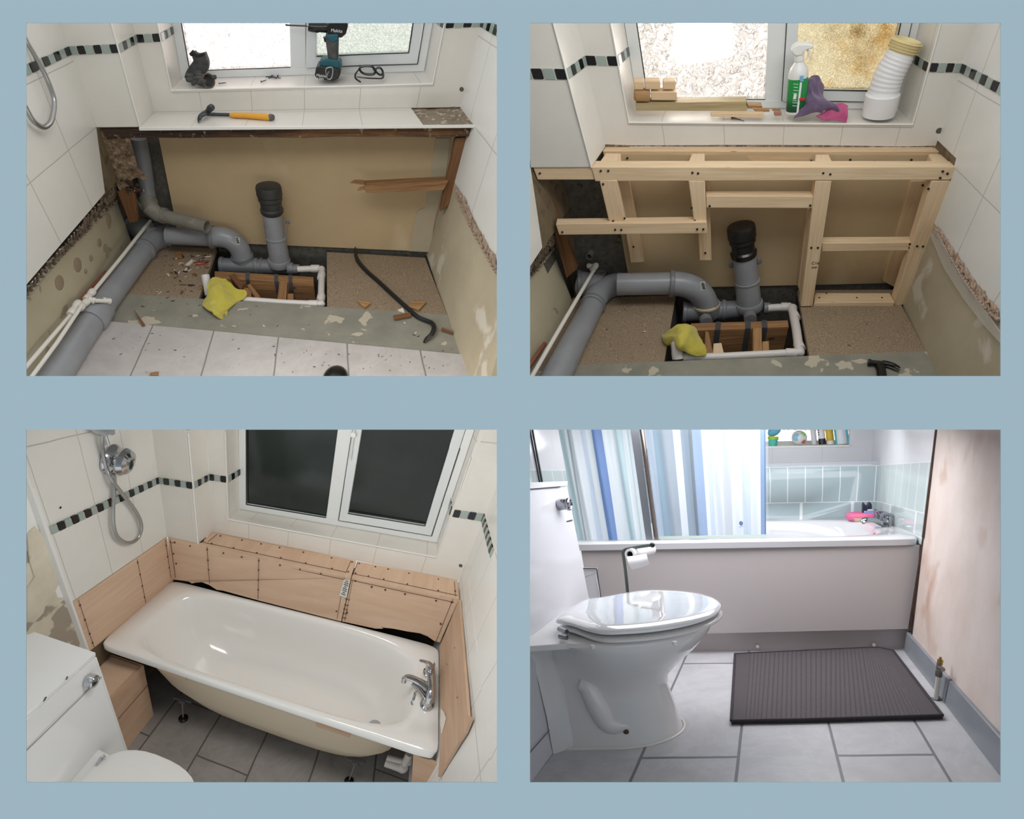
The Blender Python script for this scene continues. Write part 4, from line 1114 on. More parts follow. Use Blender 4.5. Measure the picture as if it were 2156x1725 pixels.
# ================================================================== ROOM A: stripped corner with the crowbar
ROOM='A'
b=B();b.grid([[(.188,1.75,.728,1.017,-.66),(.412,1.754,.734,2.007,-.66),(.65,1.76,.74,2.997,-.66),(.905,1.765,.747,3.986,-.66),(1.178,1.766,.757,4.976,-.66),(1.469,1.765,.767,5.965,-.66)],
[(.181,1.999,.714,1.017,.1),(.4,2.002,.723,1.995,.1),(.63,2.009,.731,2.973,.1),(.875,2.013,.74,3.951,.1),(1.134,2.016,.75,4.929,.1),(1.41,2.018,.762,5.907,.1)]],thick=(0,0,-.012))
struct('trim_ledge',b,M_tile,label='white tiled ledge over the rotten rail')
b=B();b.grid([[(1.467,1.771,.762),(1.496,1.771,.763),(1.526,1.771,.764),(1.556,1.772,.765),(1.586,1.772,.766),(1.616,1.772,.767),(1.647,1.772,.768),(1.678,1.772,.769),(1.709,1.773,.77)],
[(1.457,1.813,.761),(1.486,1.813,.762),(1.516,1.813,.763),(1.546,1.813,.764),(1.577,1.813,.765),(1.607,1.813,.766),(1.638,1.814,.767),(1.669,1.814,.768),(1.7,1.815,.769)],
[(1.447,1.854,.761),(1.477,1.854,.762),(1.507,1.854,.763),(1.537,1.854,.764),(1.567,1.855,.765),(1.598,1.855,.766),(1.629,1.855,.767),(1.66,1.856,.768),(1.691,1.856,.769)],
[(1.437,1.895,.76),(1.467,1.895,.761),(1.497,1.895,.762),(1.528,1.896,.763),(1.558,1.896,.764),(1.589,1.896,.765),(1.62,1.897,.766),(1.651,1.897,.767),(1.682,1.898,.768)],
[(1.428,1.936,.759),(1.458,1.936,.76),(1.488,1.936,.761),(1.518,1.937,.762),(1.549,1.937,.763),(1.58,1.938,.765),(1.611,1.938,.766),(1.642,1.939,.767),(1.674,1.939,.768)],
[(1.418,1.977,.758),(1.448,1.977,.759),(1.479,1.977,.76),(1.509,1.978,.761),(1.54,1.978,.763),(1.571,1.979,.764),(1.603,1.979,.765),(1.634,1.98,.766),(1.666,1.981,.767)],
[(1.409,2.018,.757),(1.439,2.018,.758),(1.47,2.018,.759),(1.5,2.019,.76),(1.531,2.019,.762),(1.563,2.02,.763),(1.594,2.021,.764),(1.626,2.021,.765),(1.657,2.022,.766)]],thick=(0,0,-.014))
for i,v in enumerate(b.v[:63]): b.v[i]=v+Vector((0,0,noise.noise(v*40)*.004))
struct('trim_bare_patch',b,M_barepatch,label='rough bare patch at the right end of the ledge')
b=B();b.bar((.188,1.742,.724),(.874,1.756,.742),.01,.012);b.bar((.874,1.756,.742),(1.718,1.757,.77),.01,.012)
struct('trim_ledge_edge',b,M_white_plastic,label='white edge strip along the front of the ledge')
b=B();c0=Vector((1.654,2.05,.771))
for k,(dx,dy,r) in enumerate(((-.05,.0,.02),(-.02,.01,.024),(.012,-.012,.021),(-.035,-.02,.014),(-.005,.004,.02))):
    b.ball(c0+Vector((dx,dy,.006)),(r,r,r*.5),9,6)
solo('filler_lump',b,plain('white_filler',(216,210,196),.8,bump=(60,.8)),'crumpled white lump of filler on the bare right end of the ledge','filler')

# rotten rail, rotten board, old posts
b=B()
top=[(.007,1.772,.713),(.123,1.773,.717),(.244,1.774,.72),(.368,1.776,.724),(.496,1.779,.727),(.628,1.783,.73),(.765,1.787,.734),(.908,1.788,.739),(1.056,1.789,.743),(1.209,1.789,.749),(1.368,1.789,.754),(1.533,1.789,.76),(1.704,1.79,.765)];bot=[(.023,1.773,.666),(.139,1.773,.669),(.257,1.774,.672),(.379,1.776,.675),(.505,1.779,.677),(.635,1.782,.68),(.77,1.785,.682),(.91,1.786,.686),(1.055,1.787,.69),(1.205,1.787,.694),(1.361,1.787,.699),(1.522,1.787,.703),(1.689,1.789,.707)]
rows=[[Vector(p)+Vector((0,noise.noise(Vector(p)*9)*.006,noise.noise(Vector(p)*14)*.006)) for p in bot],[lerp(p,q,.5)+Vector((0,-.004+noise.noise(Vector(p)*12)*.008,0)) for p,q in zip(bot,top)],[Vector(p) for p in top]]
b.grid(rows,(0,0,1.7,.05),thick=(0,.06,0))
solo('timber_rail',b,M_rot,'rotten black-stained timber rail running under the tiled ledge','rail',bevel=.003)
b=B();b.prism([(-.002,1.782,.695),(.105,1.782,.7),(.116,1.782,.668),(.113,1.783,.628),(.112,1.784,.574),(.109,1.786,.521),(.124,1.786,.498),(.138,1.787,.469),(.12,1.788,.459),(.098,1.787,.476),(.071,1.788,.466),(.037,1.791,.416),(-.006,1.792,.405),(-.014,1.791,.444),(-.002,1.786,.541),(-.004,1.784,.603),(-.003,1.783,.652)],(0,.016,0))
solo('rotten_board',b,M_rotboard,'peeling rotten board hanging below the left end of the ledge','board',bevel=.002)
b=B();rnd=random.Random(5)
for k in range(26):
    p=lerp((-.02,1.783,.466),(.084,1.783,.42),rnd.random())+Vector((0,rnd.uniform(0,.03),rnd.uniform(-.035,.02)))
    b.ball(p,(rnd.uniform(.008,.022),.012,rnd.uniform(.006,.014)),6,4)
solo('rotten_wood_clump',b,M_rot,'crumbling clump of dark rotten wood under the peeling board','rotten wood')
plank('timber_post',[(-.017,1.786,.405),(.064,1.783,.42),(.032,1.793,.246),(-.012,1.796,.234)],(0,.03,0),M_oldwood,'short orange-brown timber post end beside the left plaster wall, in the crowbar room','post')
plank('timber_post',[(1.625,1.818,.689),(1.695,1.819,.695),(1.613,1.812,.363),(1.546,1.81,.308)],(0,.06,0),M_oldwood,'old brown timber post hanging at the right end of the rotten rail','post')
b=B()
f=[(1.17,1.796,.449),(1.59,1.8,.48),(1.566,1.798,.432),(1.172,1.795,.412)];k_=[(1.158,1.876,.443),(1.593,1.881,.471),(1.593,1.881,.448),(1.192,1.875,.413)]
b.hexa(f,k_)
b.prism([(1.169,1.81,.446),(1.097,1.81,.455),(1.122,1.81,.47),(1.166,1.81,.468)],(0,.012,.0));b.prism([(1.17,1.802,.424),(1.13,1.802,.419),(1.143,1.803,.434),(1.17,1.803,.444)],(0,.01,0))
solo('broken_rail',b,M_oldwood_pale,'snapped timber rail with a splintered left end fixed to the old post','rail',bevel=.001)
b=B();b.prism([(1.532,1.956,.635),(1.607,1.958,.636),(1.58,1.955,.438),(1.565,1.953,.365),(1.536,1.952,.258),(1.517,1.949,.175),(1.493,1.945,0),(1.376,1.942,.007),(1.389,1.944,.091),(1.422,1.949,.236),(1.441,1.949,.255),(1.467,1.95,.263),(1.5,1.953,.442)],(0,.008,0))
struct('wall_plaster_patch',b,M_plaster,label='pale plaster strip down the right edge of the backing board')

# adhesive bands where tiles came off
honeycomb('trim_adhesive',[(-.008,1.768,.461),(.005,1.361,.474),(.001,1.052,.47),(-.013,.771,.467)],[(-.074,1.892,.316),(-.058,1.445,.366),(-.058,1.139,.392),(-.068,.821,.395)],(1,0,0),'hollow ridged band of old tile adhesive under the left tiles',M_adhesive)
honeycomb('trim_adhesive',[(1.628,1.741,.476),(1.666,1.557,.489),(1.7,1.353,.464),(1.773,1.047,.456)],[(1.622,1.749,.455),(1.653,1.558,.442),(1.69,1.354,.43),(1.768,1.012,.412)],(-1,0,0),'crumbly band of old tile adhesive under the right tiles',plain('pink_adhesive',(172,150,130),.9,vary=(140,116,98),scale=50))

# soil pipes
t=thing('soil_pipe','large grey soil pipe running from the foreground to the back left corner','pipe',(-.004,1.293,.101))
b=B();b.tube([(-.036,.649,.082),(-.013,.947,.104),(.001,1.282,.108),(.02,1.812,.086)],[0.0642,0.0594,0.0569,0.0531],32)
part('pipe',b,M_greypipe,t)
b=B();a_,c_=Vector((-.009,1.09,.107)),Vector((-.001,1.214,.107))
b.lathe(a_,c_-a_,[(0.0647,0),(0.0689,.012),(0.0659,(c_-a_).length*.8),(0.0624,(c_-a_).length)],32)
part('socket',b,M_greypipe,t)
t=thing('pipe_tee','grey swept tee joining the soil pipes, in the crowbar room','pipe fitting',(.027,1.944,.08))
b=B();b.tube([(.023,1.759,.095),(.024,1.853,.091),(.041,1.911,.089),(.073,1.942,.087),(.107,1.95,.086)],[0.0561,0.0573,0.0605,0.0585,0.0535],28)
b.tube([(-.082,2.025,.099),(-.021,1.966,.102),(.048,1.899,.104)],[0.0616,0.0610,0.0527],28)
part('body',b,M_greypipe,t)
b=B();collar(b,(.02,1.783,.091),dir_((.02,1.783,.091),(.021,1.861,.088)),0.0624,.02);collar(b,(.095,1.949,.086),(1,0,0),0.0599,.014);collar(b,(-.082,2.025,.099),dir_((-.082,2.025,.099),(-.021,1.966,.102)),0.0719,.018)
part('socket',b,M_greypipe_dk,t)
b=B();b.lathe((.035,1.965,.13),(0,0,1),[(.022,-.04),(.022,0),(.025,.002),(.025,.01),(.02,.01),(.018,-.02)],24,caps=False)
part('boss',b,M_greypipe_dk,t)
t=thing('soil_branch','grey branch pipe ending in a stickered bend, in the crowbar room','pipe',(.201,1.968,.069))
b=B();b.tube([(.128,1.859,.136),(.242,1.855,.133),(.352,1.852,.13)],[0.0459]*3,28)
part('pipe',b,M_greypipe,t)
b=B();b.tube(smooth_path([(.348,1.852,.132),(.401,1.851,.133),(.448,1.851,.115),(.474,1.852,.079),(.484,1.852,.039),(.482,1.854,-.007)],4),0.0529,28)
part('bend',b,M_greypipe,t)
b=B();collar(b,(.353,1.852,.133),(1,0,0),0.0617,.024);collar(b,(.484,1.853,.016),(.08,0,-1),0.0604,.02)
part('socket',b,M_greypipe_dk,t)
b=B();b.prism([(.502,1.745,.189),(.522,1.744,.184),(.517,1.745,.146),(.5,1.745,.146)],(0,.0015,0),0)
part('label',b,M_label_paper,t,'white paper sticker')
b=B()
for k in range(9):
    p=lerp((.506,1.742,.185),(.507,1.742,.153),k/8*.95);b.box(p+Vector((.004,0,.001)),(.014 if k % 3 else .008,.003,.0006))
part('print',b,M_black_print,t)
t=thing('floor_drain_pipe','grey drain pipe lying in the floor cavity, in the crowbar room','pipe',(.539,1.887,-.064))
b=B();b.tube([(.372,1.83,-.026),(.503,1.836,-.032),(.602,1.839,-.036),(.716,1.843,-.041)],[0.0435,0.0425,0.0414,0.0390],24)
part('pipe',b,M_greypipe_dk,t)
b=B();b.tube([(.485,1.853,.019),(.488,1.854,-.016),(.497,1.855,-.049)],[0.0583,0.0557,0.0440],24);part('branch',b,M_greypipe,t)
b=B();collar(b,(.377,1.83,-.026),(1,0,0),0.0486,.02);collar(b,(.552,1.84,-.034),(1,0,0),0.0465,.02);collar(b,(.581,1.842,-.035),(1,0,0),0.0466,.01);collar(b,(.761,1.799,-.028),(1,0,0),0.0270,.05);collar(b,(.738,1.803,-.027),(1,0,0),0.0335,.03)
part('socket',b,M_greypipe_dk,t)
t=thing('stack_pipe','upright grey stack pipe with a dusty black cap in front of the buff board','pipe',(.676,1.838,-.007))
b=B();b.tube([(.68,1.838,-.018),(.681,1.837,.085),(.682,1.836,.168),(.683,1.837,.279)],[0.0530,0.0520,0.0500,0.0478],28)
part('pipe',b,M_greypipe,t)
b=B();ax=dir_((.676,1.838,-.009),(.683,1.837,.279));collar(b,(.676,1.838,-.007),ax,0.0606,.04);collar(b,(.683,1.836,.141),ax,0.0553,.008)
part('socket',b,M_greypipe,t)
b=B();o_=Vector((.686,1.837,.285));L=dir_((.686,1.837,.285),(.691,1.836,.415)).length;r0=0.0563
b.lathe(o_,ax,[(r0*.9,-.01),(r0*1.02,0),(r0*1.02,L*.12),(r0*.92,L*.16),(r0*.96,L*.45),(r0*1.06,L*.5),(r0*1.06,L*.6),(r0*1.0,L*.62),(r0*1.0,L*.66),(r0*1.12,L*.7),(r0*1.12,L*1.0),(r0*1.06,L*1.06),(r0*.4,L*1.1),(.001,L*1.1)],32)
part('cap',b,plain('dusty_black',(64,63,61),.5,vary=(40,39,39),scale=12),t)
b=B();b.bar((.757,1.849,.227),(.735,1.809,.155),.012,.003,(1,0,0));b.bar((.623,1.876,.186),(.64,1.81,.167),.012,.003,(1,0,0));b.ball((.752,1.856,.218),(.012,.004,.012),10,6)
part('bracket',b,M_greypipe_dk,t)
t=thing('old_waste_pipe','scuffed old grey pipe end with an open mouth above the soil branch','pipe',(.255,1.813,.242))
b=B();b.tube([(.097,1.933,.613),(.087,1.936,.508),(.068,1.94,.384),(.068,1.906,.299)],[0.0368,0.0376,0.0385,0.0388],24)
part('riser',b,M_greypipe_dk,t)
b=B();b.tube([(.062,1.905,.312),(.09,1.854,.284),(.114,1.855,.256),(.144,1.854,.246)],[0.0411,0.0409,0.0388,0.0365],24)
collar(b,(.066,1.893,.297),(.1,-.2,1),0.0484,.03);collar(b,(.14,1.855,.249),(1,-.25,-.1),0.0401,.03)
part('bend',b,M_greypipe_old,t)
b=B();p0,p1=Vector((.147,1.841,.253)),Vector((.372,1.759,.236));d=p1-p0;r1=0.0326
b.lathe(p0,d,[(r1,0),(r1*1.02,d.length),(r1*.86,d.length),(r1*.82,d.length*.7),(.001,d.length*.7)],28)
part('pipe',b,M_greypipe_old,t)

# white waste loop in the cavity
t=thing('white_waste_pipe','white plastic waste pipe round the floor cavity, in the crowbar room','pipe',(.878,1.628,-.023))
for seg in ([(.779,1.774,-.014),(.874,1.787,-.018),(.902,1.779,-.019)],[(.91,1.766,-.012),(.923,1.606,-.01),(.939,1.423,-.01)],[(.942,1.407,-.002),(.768,1.406,.007),(.576,1.415,.019),(.425,1.428,.028)]):
    b=B();b.tube(seg,0.0173,18);part('pipe',b,M_white_pipe,t)
b=B()
for p,d in (((.872,1.786,-.017),(1,0,0)),((.914,1.695,-.011),(0,1,0)),((.934,1.476,-.009),(0,1,0)),((.903,1.404,0),(1,0,0))): collar(b,p,d,0.0213,.045)
b.ball((.906,1.772,-.015),0.0213,14,8);b.ball((.941,1.413,-.006),0.0213,14,8)
part('elbow',b,M_white_pipe,t)
b=B();b.lathe((.404,1.444,.029),dir_((.404,1.444,.029),(.396,1.48,.079)),[(0.0188,0),(0.0200,.1),(0.0164,.1),(0.0164,.05)],18)
part('stub',b,M_white_pipe,t)

# joist and packers in the cavity
t=thing('floor_joist','strapped timber joist crossing the floor cavity, in the crowbar room','joist',(.614,1.67,-.048))
b=B();f1,f2=Vector((.392,1.62,.024)),Vector((.883,1.609,0));g1,g2=Vector((.377,1.691,.022)),Vector((.876,1.673,-.001));dn=Vector((0,0,-.13))
b.hexa([f1+dn,f2+dn,f2,f1],[g1+dn,g2+dn,g2,g1]);part('beam',b,M_oldwood_pale,t,bevel=.002)
for u in (581,611,521):
    s0=lerp(f1,f2,(u-452)/208.0);g0=lerp(g1,g2,(u-452)/208.0);w=Vector((.018,0,0));e=Vector((0,-.003,.002))
    b=B();b.prism([s0+e-w/2,s0+e+w/2,s0+e+w/2+dn,s0+e-w/2+dn],(0,-.002,0));b.prism([s0+e-w/2,s0+e+w/2,g0+w/2+Vector((0,0,.002)),g0-w/2+Vector((0,0,.002))],(0,0,.002));part('strap',b,M_strap,t)
plank('timber_packer',[(.711,1.615,.008),(.751,1.618,.006),(.77,1.428,.007),(.727,1.429,.009)],(0,0,-.05),M_oldwood_pale,'upright offcut packed against the joist between its metal straps','offcut')
plank('timber_packer',[(.765,1.508,-.001),(.795,1.51,-.002),(.805,1.43,-.002),(.772,1.436,0)],(0,0,-.05),M_oldwood_pale,'small square offcut in front of the strapped joist','offcut')
plank('timber_packer',[(.559,1.562,.017),(.574,1.578,.016),(.643,1.457,.014),(.629,1.429,.015)],(0,0,-.02),M_oldwood_pale,'thin slanting offcut left of the strapped joist','offcut')
plank('timber_packer',[(.547,1.544,.011),(.583,1.548,.009),(.602,1.439,.01),(.56,1.444,.012)],(0,0,-.04),M_oldwood_pale,'pale square block beside the slanting offcut in the cavity','offcut')
plank('timber_packer',[(.46,1.638,.027),(.482,1.666,.025),(.546,1.548,.026),(.542,1.5,.027)],(0,0,-.02),M_oldwood,'dark splintered stick leaning in the cavity by the yellow cloth','offcut')

# white water pipes
t=thing('water_pipes','thin white plastic water pipes with push-fit tees over the big soil pipe','water pipe',(-.01,1.164,.16))
for seg,r in (([(.017,1.978,.159),(.009,1.547,.179),(-.009,1.205,.188)],0.0085),([(-.021,1.013,.204),(-.027,.815,.218),(-.047,.597,.218)],0.0083),([(.003,1.064,.211),(-.003,.808,.204),(-.022,.585,.193)],0.0080)):
    b=B();b.tube(seg,r,12);part('pipe',b,M_white_water,t)
b=B()
for p,q,r in (((-.011,1.23,.187),(-.012,1.145,.191),0.0158),((-.004,1.143,.19),(-.005,1.057,.204),0.0155),((-.02,1.102,.209),(-.021,1.002,.209),0.0161),((-.004,1.148,.194),(.02,1.152,.181),0.0156),((.036,1.185,.166),(.06,1.201,.148),0.0137),((-.043,2.071,.13),(-.03,2.122,.094),0.0143),((-.039,2.159,.079),(-.045,2.103,.084),0.0130)):
    d=dir_(p,q);L=d.length;b.lathe(p,d,[(r*.8,0),(r,L*.1),(r,L*.35),(r*.85,L*.4),(r*.85,L*.6),(r,L*.65),(r,L*.95),(r*.85,L)],18)
part('fitting',b,M_white_water,t)
b=B();b.tube([(.02,1.147,.187),(.06,1.198,.152)],0.0095,12);part('branch',b,M_white_water,t)
b=B();b.tube([(-.038,1.447,.156),(-.035,1.284,.177),(-.035,1.124,.193)],0.0086,12)
solo('copper_pipe',b,M_copper,'old copper pipe running along the left plaster wall behind the white fittings','pipe')

# yellow cloth over the stub
b=cloth([[(.413,1.406,.095),(.425,1.464,.115),(.464,1.477,.113),(.503,1.452,.104)],[(.421,1.39,.073),(.456,1.384,.108),(.493,1.427,.098),(.547,1.438,.065)],[(.402,1.354,.053),(.453,1.325,.086),(.51,1.386,.075),(.583,1.43,.048)],[(.405,1.321,.052),(.464,1.28,.062),(.525,1.317,.06),(.583,1.397,.041)],[(.442,1.269,.049),(.483,1.241,.045),(.516,1.259,.044),(.536,1.308,.044)],[(.48,1.226,.045),(.499,1.216,.044),(.512,1.225,.043),(.52,1.26,.044)]],wrinkle=.03,seed=3,ws=11)
solo('yellow_cloth',b,M_yellow_cloth,'yellow microfibre cloth draped over a white pipe stub, in the crowbar room','cloth',subd=1)

# crowbar
t=thing('crowbar','long black steel crowbar lying diagonally across the right chipboard panel','crowbar',(1.301,1.493,.001))
pth=smooth_path([(1.077,1.943,.028),(1.081,1.892,.02),(1.1,1.816,.013),(1.151,1.713,.011),(1.218,1.609,.008),(1.3,1.477,.003),(1.368,1.374,-.003),(1.42,1.3,-.009),(1.46,1.273,-.013),(1.49,1.248,-.011),(1.5,1.201,-.007),(1.488,1.158,-.014),(1.465,1.134,-.024),(1.451,1.111,-.03)],4)
n=len(pth);r0=0.0122
b=B();b.tube(pth,[r0*(.3+.7*min(1,i/8.0))*(1 if i <n-9 else .45+.55*(n-1-i)/9) for i in range(n)],8,flat=.8);part('bar',b,M_bar_black,t)
b=B();b.tube(pth[-8:],[r0*1.02]*4+[r0*.9,r0*.8,r0*.7,r0*.5],8,flat=.4);part('claw',b,plain('worn_steel',(84,72,62),.5,.4),t)

# loose bits on the floor
for pts,m,lb in (([(1.117,1.419,.006),(1.19,1.403,.002),(1.16,1.353,.003)],M_splinter,'triangular splinter of pale wood left of the crowbar'),([(1.389,1.429,-.01),(1.466,1.436,-.015),(1.427,1.36,-.014),(1.37,1.384,-.01)],M_splinter,'broad splinter of pale wood right of the crowbar'),([(1.323,1.35,-.007),(1.347,1.369,-.008),(1.356,1.332,-.01)],M_pale_chip,'small white tile chip touching the crowbar'),([(1.301,1.297,-.006),(1.385,1.329,-.01),(1.39,1.3,-.011),(1.307,1.267,-.008)],M_oldwood,'short brown wood fragment under the crowbar'),([(.155,1.842,.043),(.185,1.844,.042),(.199,1.78,.044),(.167,1.784,.044)],M_oldwood_pale,'small orange block of wood on the left chipboard panel'),([(1.538,1.225,-.029),(1.593,1.197,-.036),(1.59,1.182,-.037),(1.535,1.206,-.03)],M_oldwood,'thin brown sliver by the right wall near the crowbar claw'),([(.121,1.253,.069),(.203,1.133,.063),(.193,1.125,.063)],M_oldwood,'dark twig-like sliver on the edge of the floor tiles'),([(.31,.806,.039),(.338,.816,.038),(.341,.795,.035),(.31,.792,.037)],M_oldwood_pale,'small pinkish wood chip at the bottom edge of the floor tiles'),([(.237,1.702,.046),(.253,1.768,.042),(.264,1.741,.043),(.254,1.698,.045)],M_pale_chip,'curled white plastic shaving among the debris on the left panel')):
    b=B();b.prism(pts,(0,0,.008));solo('wood_chip' if m is not M_pale_chip else 'chip',b,m,lb,'fragment')
debris([(.174,1.418,.056),(.384,1.449,.045),(.329,1.85,.034),(.106,1.835,.041)],85,[M_oldwood,M_splinter,M_rot,M_pale_chip],'splinters on the left chipboard panel','thin splinter among the debris heaped on the left chipboard panel','splinter',2,(.01,.04))
debris([(.113,1.258,.06),(1.601,1.045,-.051),(1.47,1.389,-.019),(.099,1.382,.061)],55,[M_oldwood,M_rot,M_pale_chip],'splinters on the screed strip','small splinter scattered on the grey-green screed strip','splinter',4,(.006,.02))
debris([(.077,.802,.055),(1.595,.905,-.056),(1.532,1.013,-.041),(.082,1.095,.067)],60,[M_rot,M_oldwood,M_rot],'specks of debris on the floor tiles','dark speck scattered on the pale floor tiles','splinter',6,(.004,.014))
debris([(1,1.392,.01),(1.518,1.372,-.023),(1.449,1.889,-.011),(.957,1.873,.01)],40,[M_pale_chip,M_splinter,M_rot],'specks on the right chipboard panel','tiny speck scattered on the right chipboard panel','splinter',8,(.004,.009))
b=B();c0=Vector((1.06,.828,-.017));b.ball(c0,(.055,.09,.025),20,10)
solo('dark_object',b,M_black_plastic,'curved black edge of something at the foot of the floor tiles','object')

b=B()
for k in range(14): b.box(lerp((.274,1.748,.04),(.331,1.768,.037),(k % 7)/6)+Vector((0,-.03*(k // 7),0)),(.012,.018,.001))
struct('floor_red_stamp',b,plain('red_ink',(150,74,62),.8),label='red printed marks on the left chipboard panel')
b=B()
for u,v_,r in ((228,462,11),(209,511,8),(192,543,5),(164,558,12),(126,596,12),(181,571,4)):
    c0=Vector({0: (-.075,1.73,.286),1: (-.067,1.547,.256),2: (-.061,1.415,.248),3: (-.061,1.282,.286),4: (-.063,1.099,.304),5: (-.059,1.324,.232)}[[228,209,192,164,126,181].index(u)])
    b.ball(c0,(.003,r*.0032,r*.0026),12,6)
struct('wall_adhesive_mark',b,plain('adhesive_mark',(150,132,110),.85),label='round brown adhesive marks on the left plaster')
# claw hammer on the ledge
t=thing('claw_hammer','yellow-handled claw hammer lying on the tiled ledge','hammer',(.564,1.915,.732))
b=B();b.tube([(.436,1.899,.745),(.492,1.906,.742),(.564,1.897,.745)],0.0081,10);part('shaft',b,M_steel_dk,t)
b=B();r0=0.0181;b.tube([(.561,1.891,.747),(.577,1.887,.747),(.64,1.878,.75),(.722,1.858,.753),(.749,1.851,.754),(.761,1.847,.755)],[r0*.6,r0*.9,r0*.92,r0*1.12,r0*1.1,r0*.9],16,flat=.75);part('grip',b,M_yellow_grip,t)
b=B();b.tube([(.752,1.851,.754),(.764,1.846,.755)],[r0*1.1,r0*.95],16,flat=.8);part('end_cap',b,plain('grey_rubber',(92,92,94),.6),t)
b=B();r1=0.0150
b.tube([(.473,1.927,.768),(.47,1.903,.769),(.459,1.905,.759)],[r1,r1*1.02,r1*.75],14);b.tube(smooth_path([(.455,1.929,.753),(.448,1.875,.755),(.441,1.829,.757),(.432,1.817,.744),(.434,1.804,.735)],3),[r1*.8,r1*.95,r1*1.0,r1*1.05,r1*1.0,r1*.9,r1*.8,r1*.65,r1*.55,r1*.4,r1*.3,r1*.2,r1*.1],12,flat=.6)
part('head',b,M_steel_dk,t)
b=B();b.tube([(.435,1.862,.742),(.44,1.81,.744),(.445,1.781,.746)],[r1*.3,r1*.25,r1*.1],6);part('claw',b,M_steel,t)

# work gloves on the sill
t=thing('work_glove','dark grey work glove standing cuff-up in the left corner of the sill','glove',(.334,2.243,.815))
r1=0.0389;b=B();b.prism([(.387,2.101,.961),(.398,2.101,.961),(.404,2.101,.951),(.421,2.102,.95),(.445,2.103,.959),(.447,2.102,.94),(.453,2.102,.915),(.445,2.101,.89),(.434,2.1,.868),(.41,2.099,.857),(.382,2.098,.85),(.359,2.097,.834),(.334,2.096,.832),(.325,2.097,.849),(.34,2.098,.877),(.365,2.099,.903),(.385,2.1,.924),(.38,2.1,.938)],(0,.045,0));part('body',b,M_rubber,t,bevel=.014,subd=1)
b=B();b.tube([(.378,2.1,.949),(.394,2.101,.961),(.404,2.101,.949),(.421,2.102,.948),(.444,2.103,.957)],[r1*.2,r1*.3,r1*.2,r1*.18,r1*.12],10);part('cuff',b,plain('black_rib',(38,37,37),.9),t)
b=B()
for p in ([(.384,2.075,.863),(.358,2.074,.862),(.342,2.074,.87)],[(.388,2.062,.849),(.362,2.062,.849),(.342,2.061,.85)],[(.419,2.064,.876),(.403,2.064,.879),(.386,2.063,.871)]): b.tube(smooth_path(p,3),[r1*.34,r1*.36,r1*.36,r1*.34,r1*.34,r1*.3,r1*.18],10)
part('finger',b,M_rubber,t,subd=1)
t=thing('work_glove','dark grey work glove lying with its open cuff facing out on the sill','glove',(.432,2.067,.828))
b=B();p0,p1=Vector((.383,2.074,.842)),Vector((.462,2.005,.864));d=p1-p0
R0_=0.0316;b.lathe(p0,d,[(R0_*.4,0),(R0_*.8,d.length*.3),(R0_*.9,d.length*.8),(R0_,d.length),(R0_*.88,d.length),(R0_*.7,d.length*.7),(.001,d.length*.6)],20);part('body',b,M_rubber,t,subd=1)
b=B()
for p in ([(.446,2.005,.88),(.426,2.005,.886),(.41,2.004,.888)],[(.444,1.992,.875),(.419,1.991,.879),(.399,1.991,.874)],[(.433,1.991,.863),(.407,1.991,.862),(.388,1.983,.847)],[(.457,1.979,.863),(.437,1.979,.87),(.42,1.978,.858)],[(.474,2.03,.872),(.487,2.03,.874),(.496,2.03,.873)]): b.tube(smooth_path(p,3),[r1*.26,r1*.28,r1*.28,r1*.28,r1*.28,r1*.25,r1*.16],10)
part('finger',b,M_rubber,t,subd=1)
b=B()
ring=[p1+d.normalized()*.002+(d.orthogonal().normalized()*math.cos(a)+d.cross(d.orthogonal()).normalized()*math.sin(a))*R0_*.97 for a in [k*PI/12 for k in range(25)]]
b.tube(ring,.003,6);part('cuff_seam',b,plain('brown_seam',(104,84,66),.8),t)

# cordless drill on the sill
t=thing('cordless_drill','teal and black cordless drill standing on its battery on the sill','drill',(1,2.133,.856))
YD=(0,.07,0)
b=B();b.prism([(1.048,2.075,1.125),(1.127,2.075,1.128),(1.127,2.074,1.102),(1.115,2.073,1.072),(1.094,2.073,1.055),(1.065,2.072,1.054),(1.029,2.072,1.065),(1.031,2.074,1.109)],YD);part('motor_housing',b,M_black_plastic,t,bevel=.008)
b=B();b.prism([(1.019,2.07,1.069),(1.067,2.071,1.075),(1.076,2.069,1.035),(1.068,2.067,.973),(1.069,2.066,.956),(1.021,2.066,.95),(1.02,2.067,.982),(1.018,2.068,1.023)],(0,.06,0));part('handle',b,M_rubber,t,bevel=.01)
b=B();b.prism([(1.019,2.068,1.068),(1.081,2.068,1.074),(1.08,2.067,1.044),(1.05,2.067,1.03),(1.029,2.067,1.046)],(0,.064,0));part('grip',b,M_teal,t,bevel=.008)
b=B();b.prism([(1.007,2.084,1.053),(1.019,2.084,1.05),(1.019,2.083,1.03),(1.011,2.083,1.031)],(0,.03,0));part('trigger',b,M_black_plastic,t,bevel=.003)
b=B();r1=0.0247;b.tube([(.942,2.114,1.091),(.949,2.114,1.089),(.981,2.114,1.088),(.99,2.114,1.089),(1.03,2.115,1.09)],[r1*.85,r1*.92,r1*1.0,r1*.9,r1*1.05],24);part('chuck',b,M_black_plastic,t)
b=B();b.tube([(.94,2.114,1.091),(.947,2.114,1.091)],r1*.78,24);part('chuck_ring',b,M_steel,t)
b=B();b.tube([(.834,2.113,1.092),(.84,2.113,1.092),(.846,2.113,1.091),(.94,2.114,1.091)],[r1*.04,r1*.2,r1*.16,r1*.16],8);part('bit',b,M_steel_dk,t)
b=B();b.prism([(.982,2.056,.956),(1.021,2.057,.965),(1.07,2.057,.961),(1.079,2.057,.94),(1.075,2.056,.919),(.977,2.055,.924)],(0,.085,0));part('base',b,M_teal,t,bevel=.006)
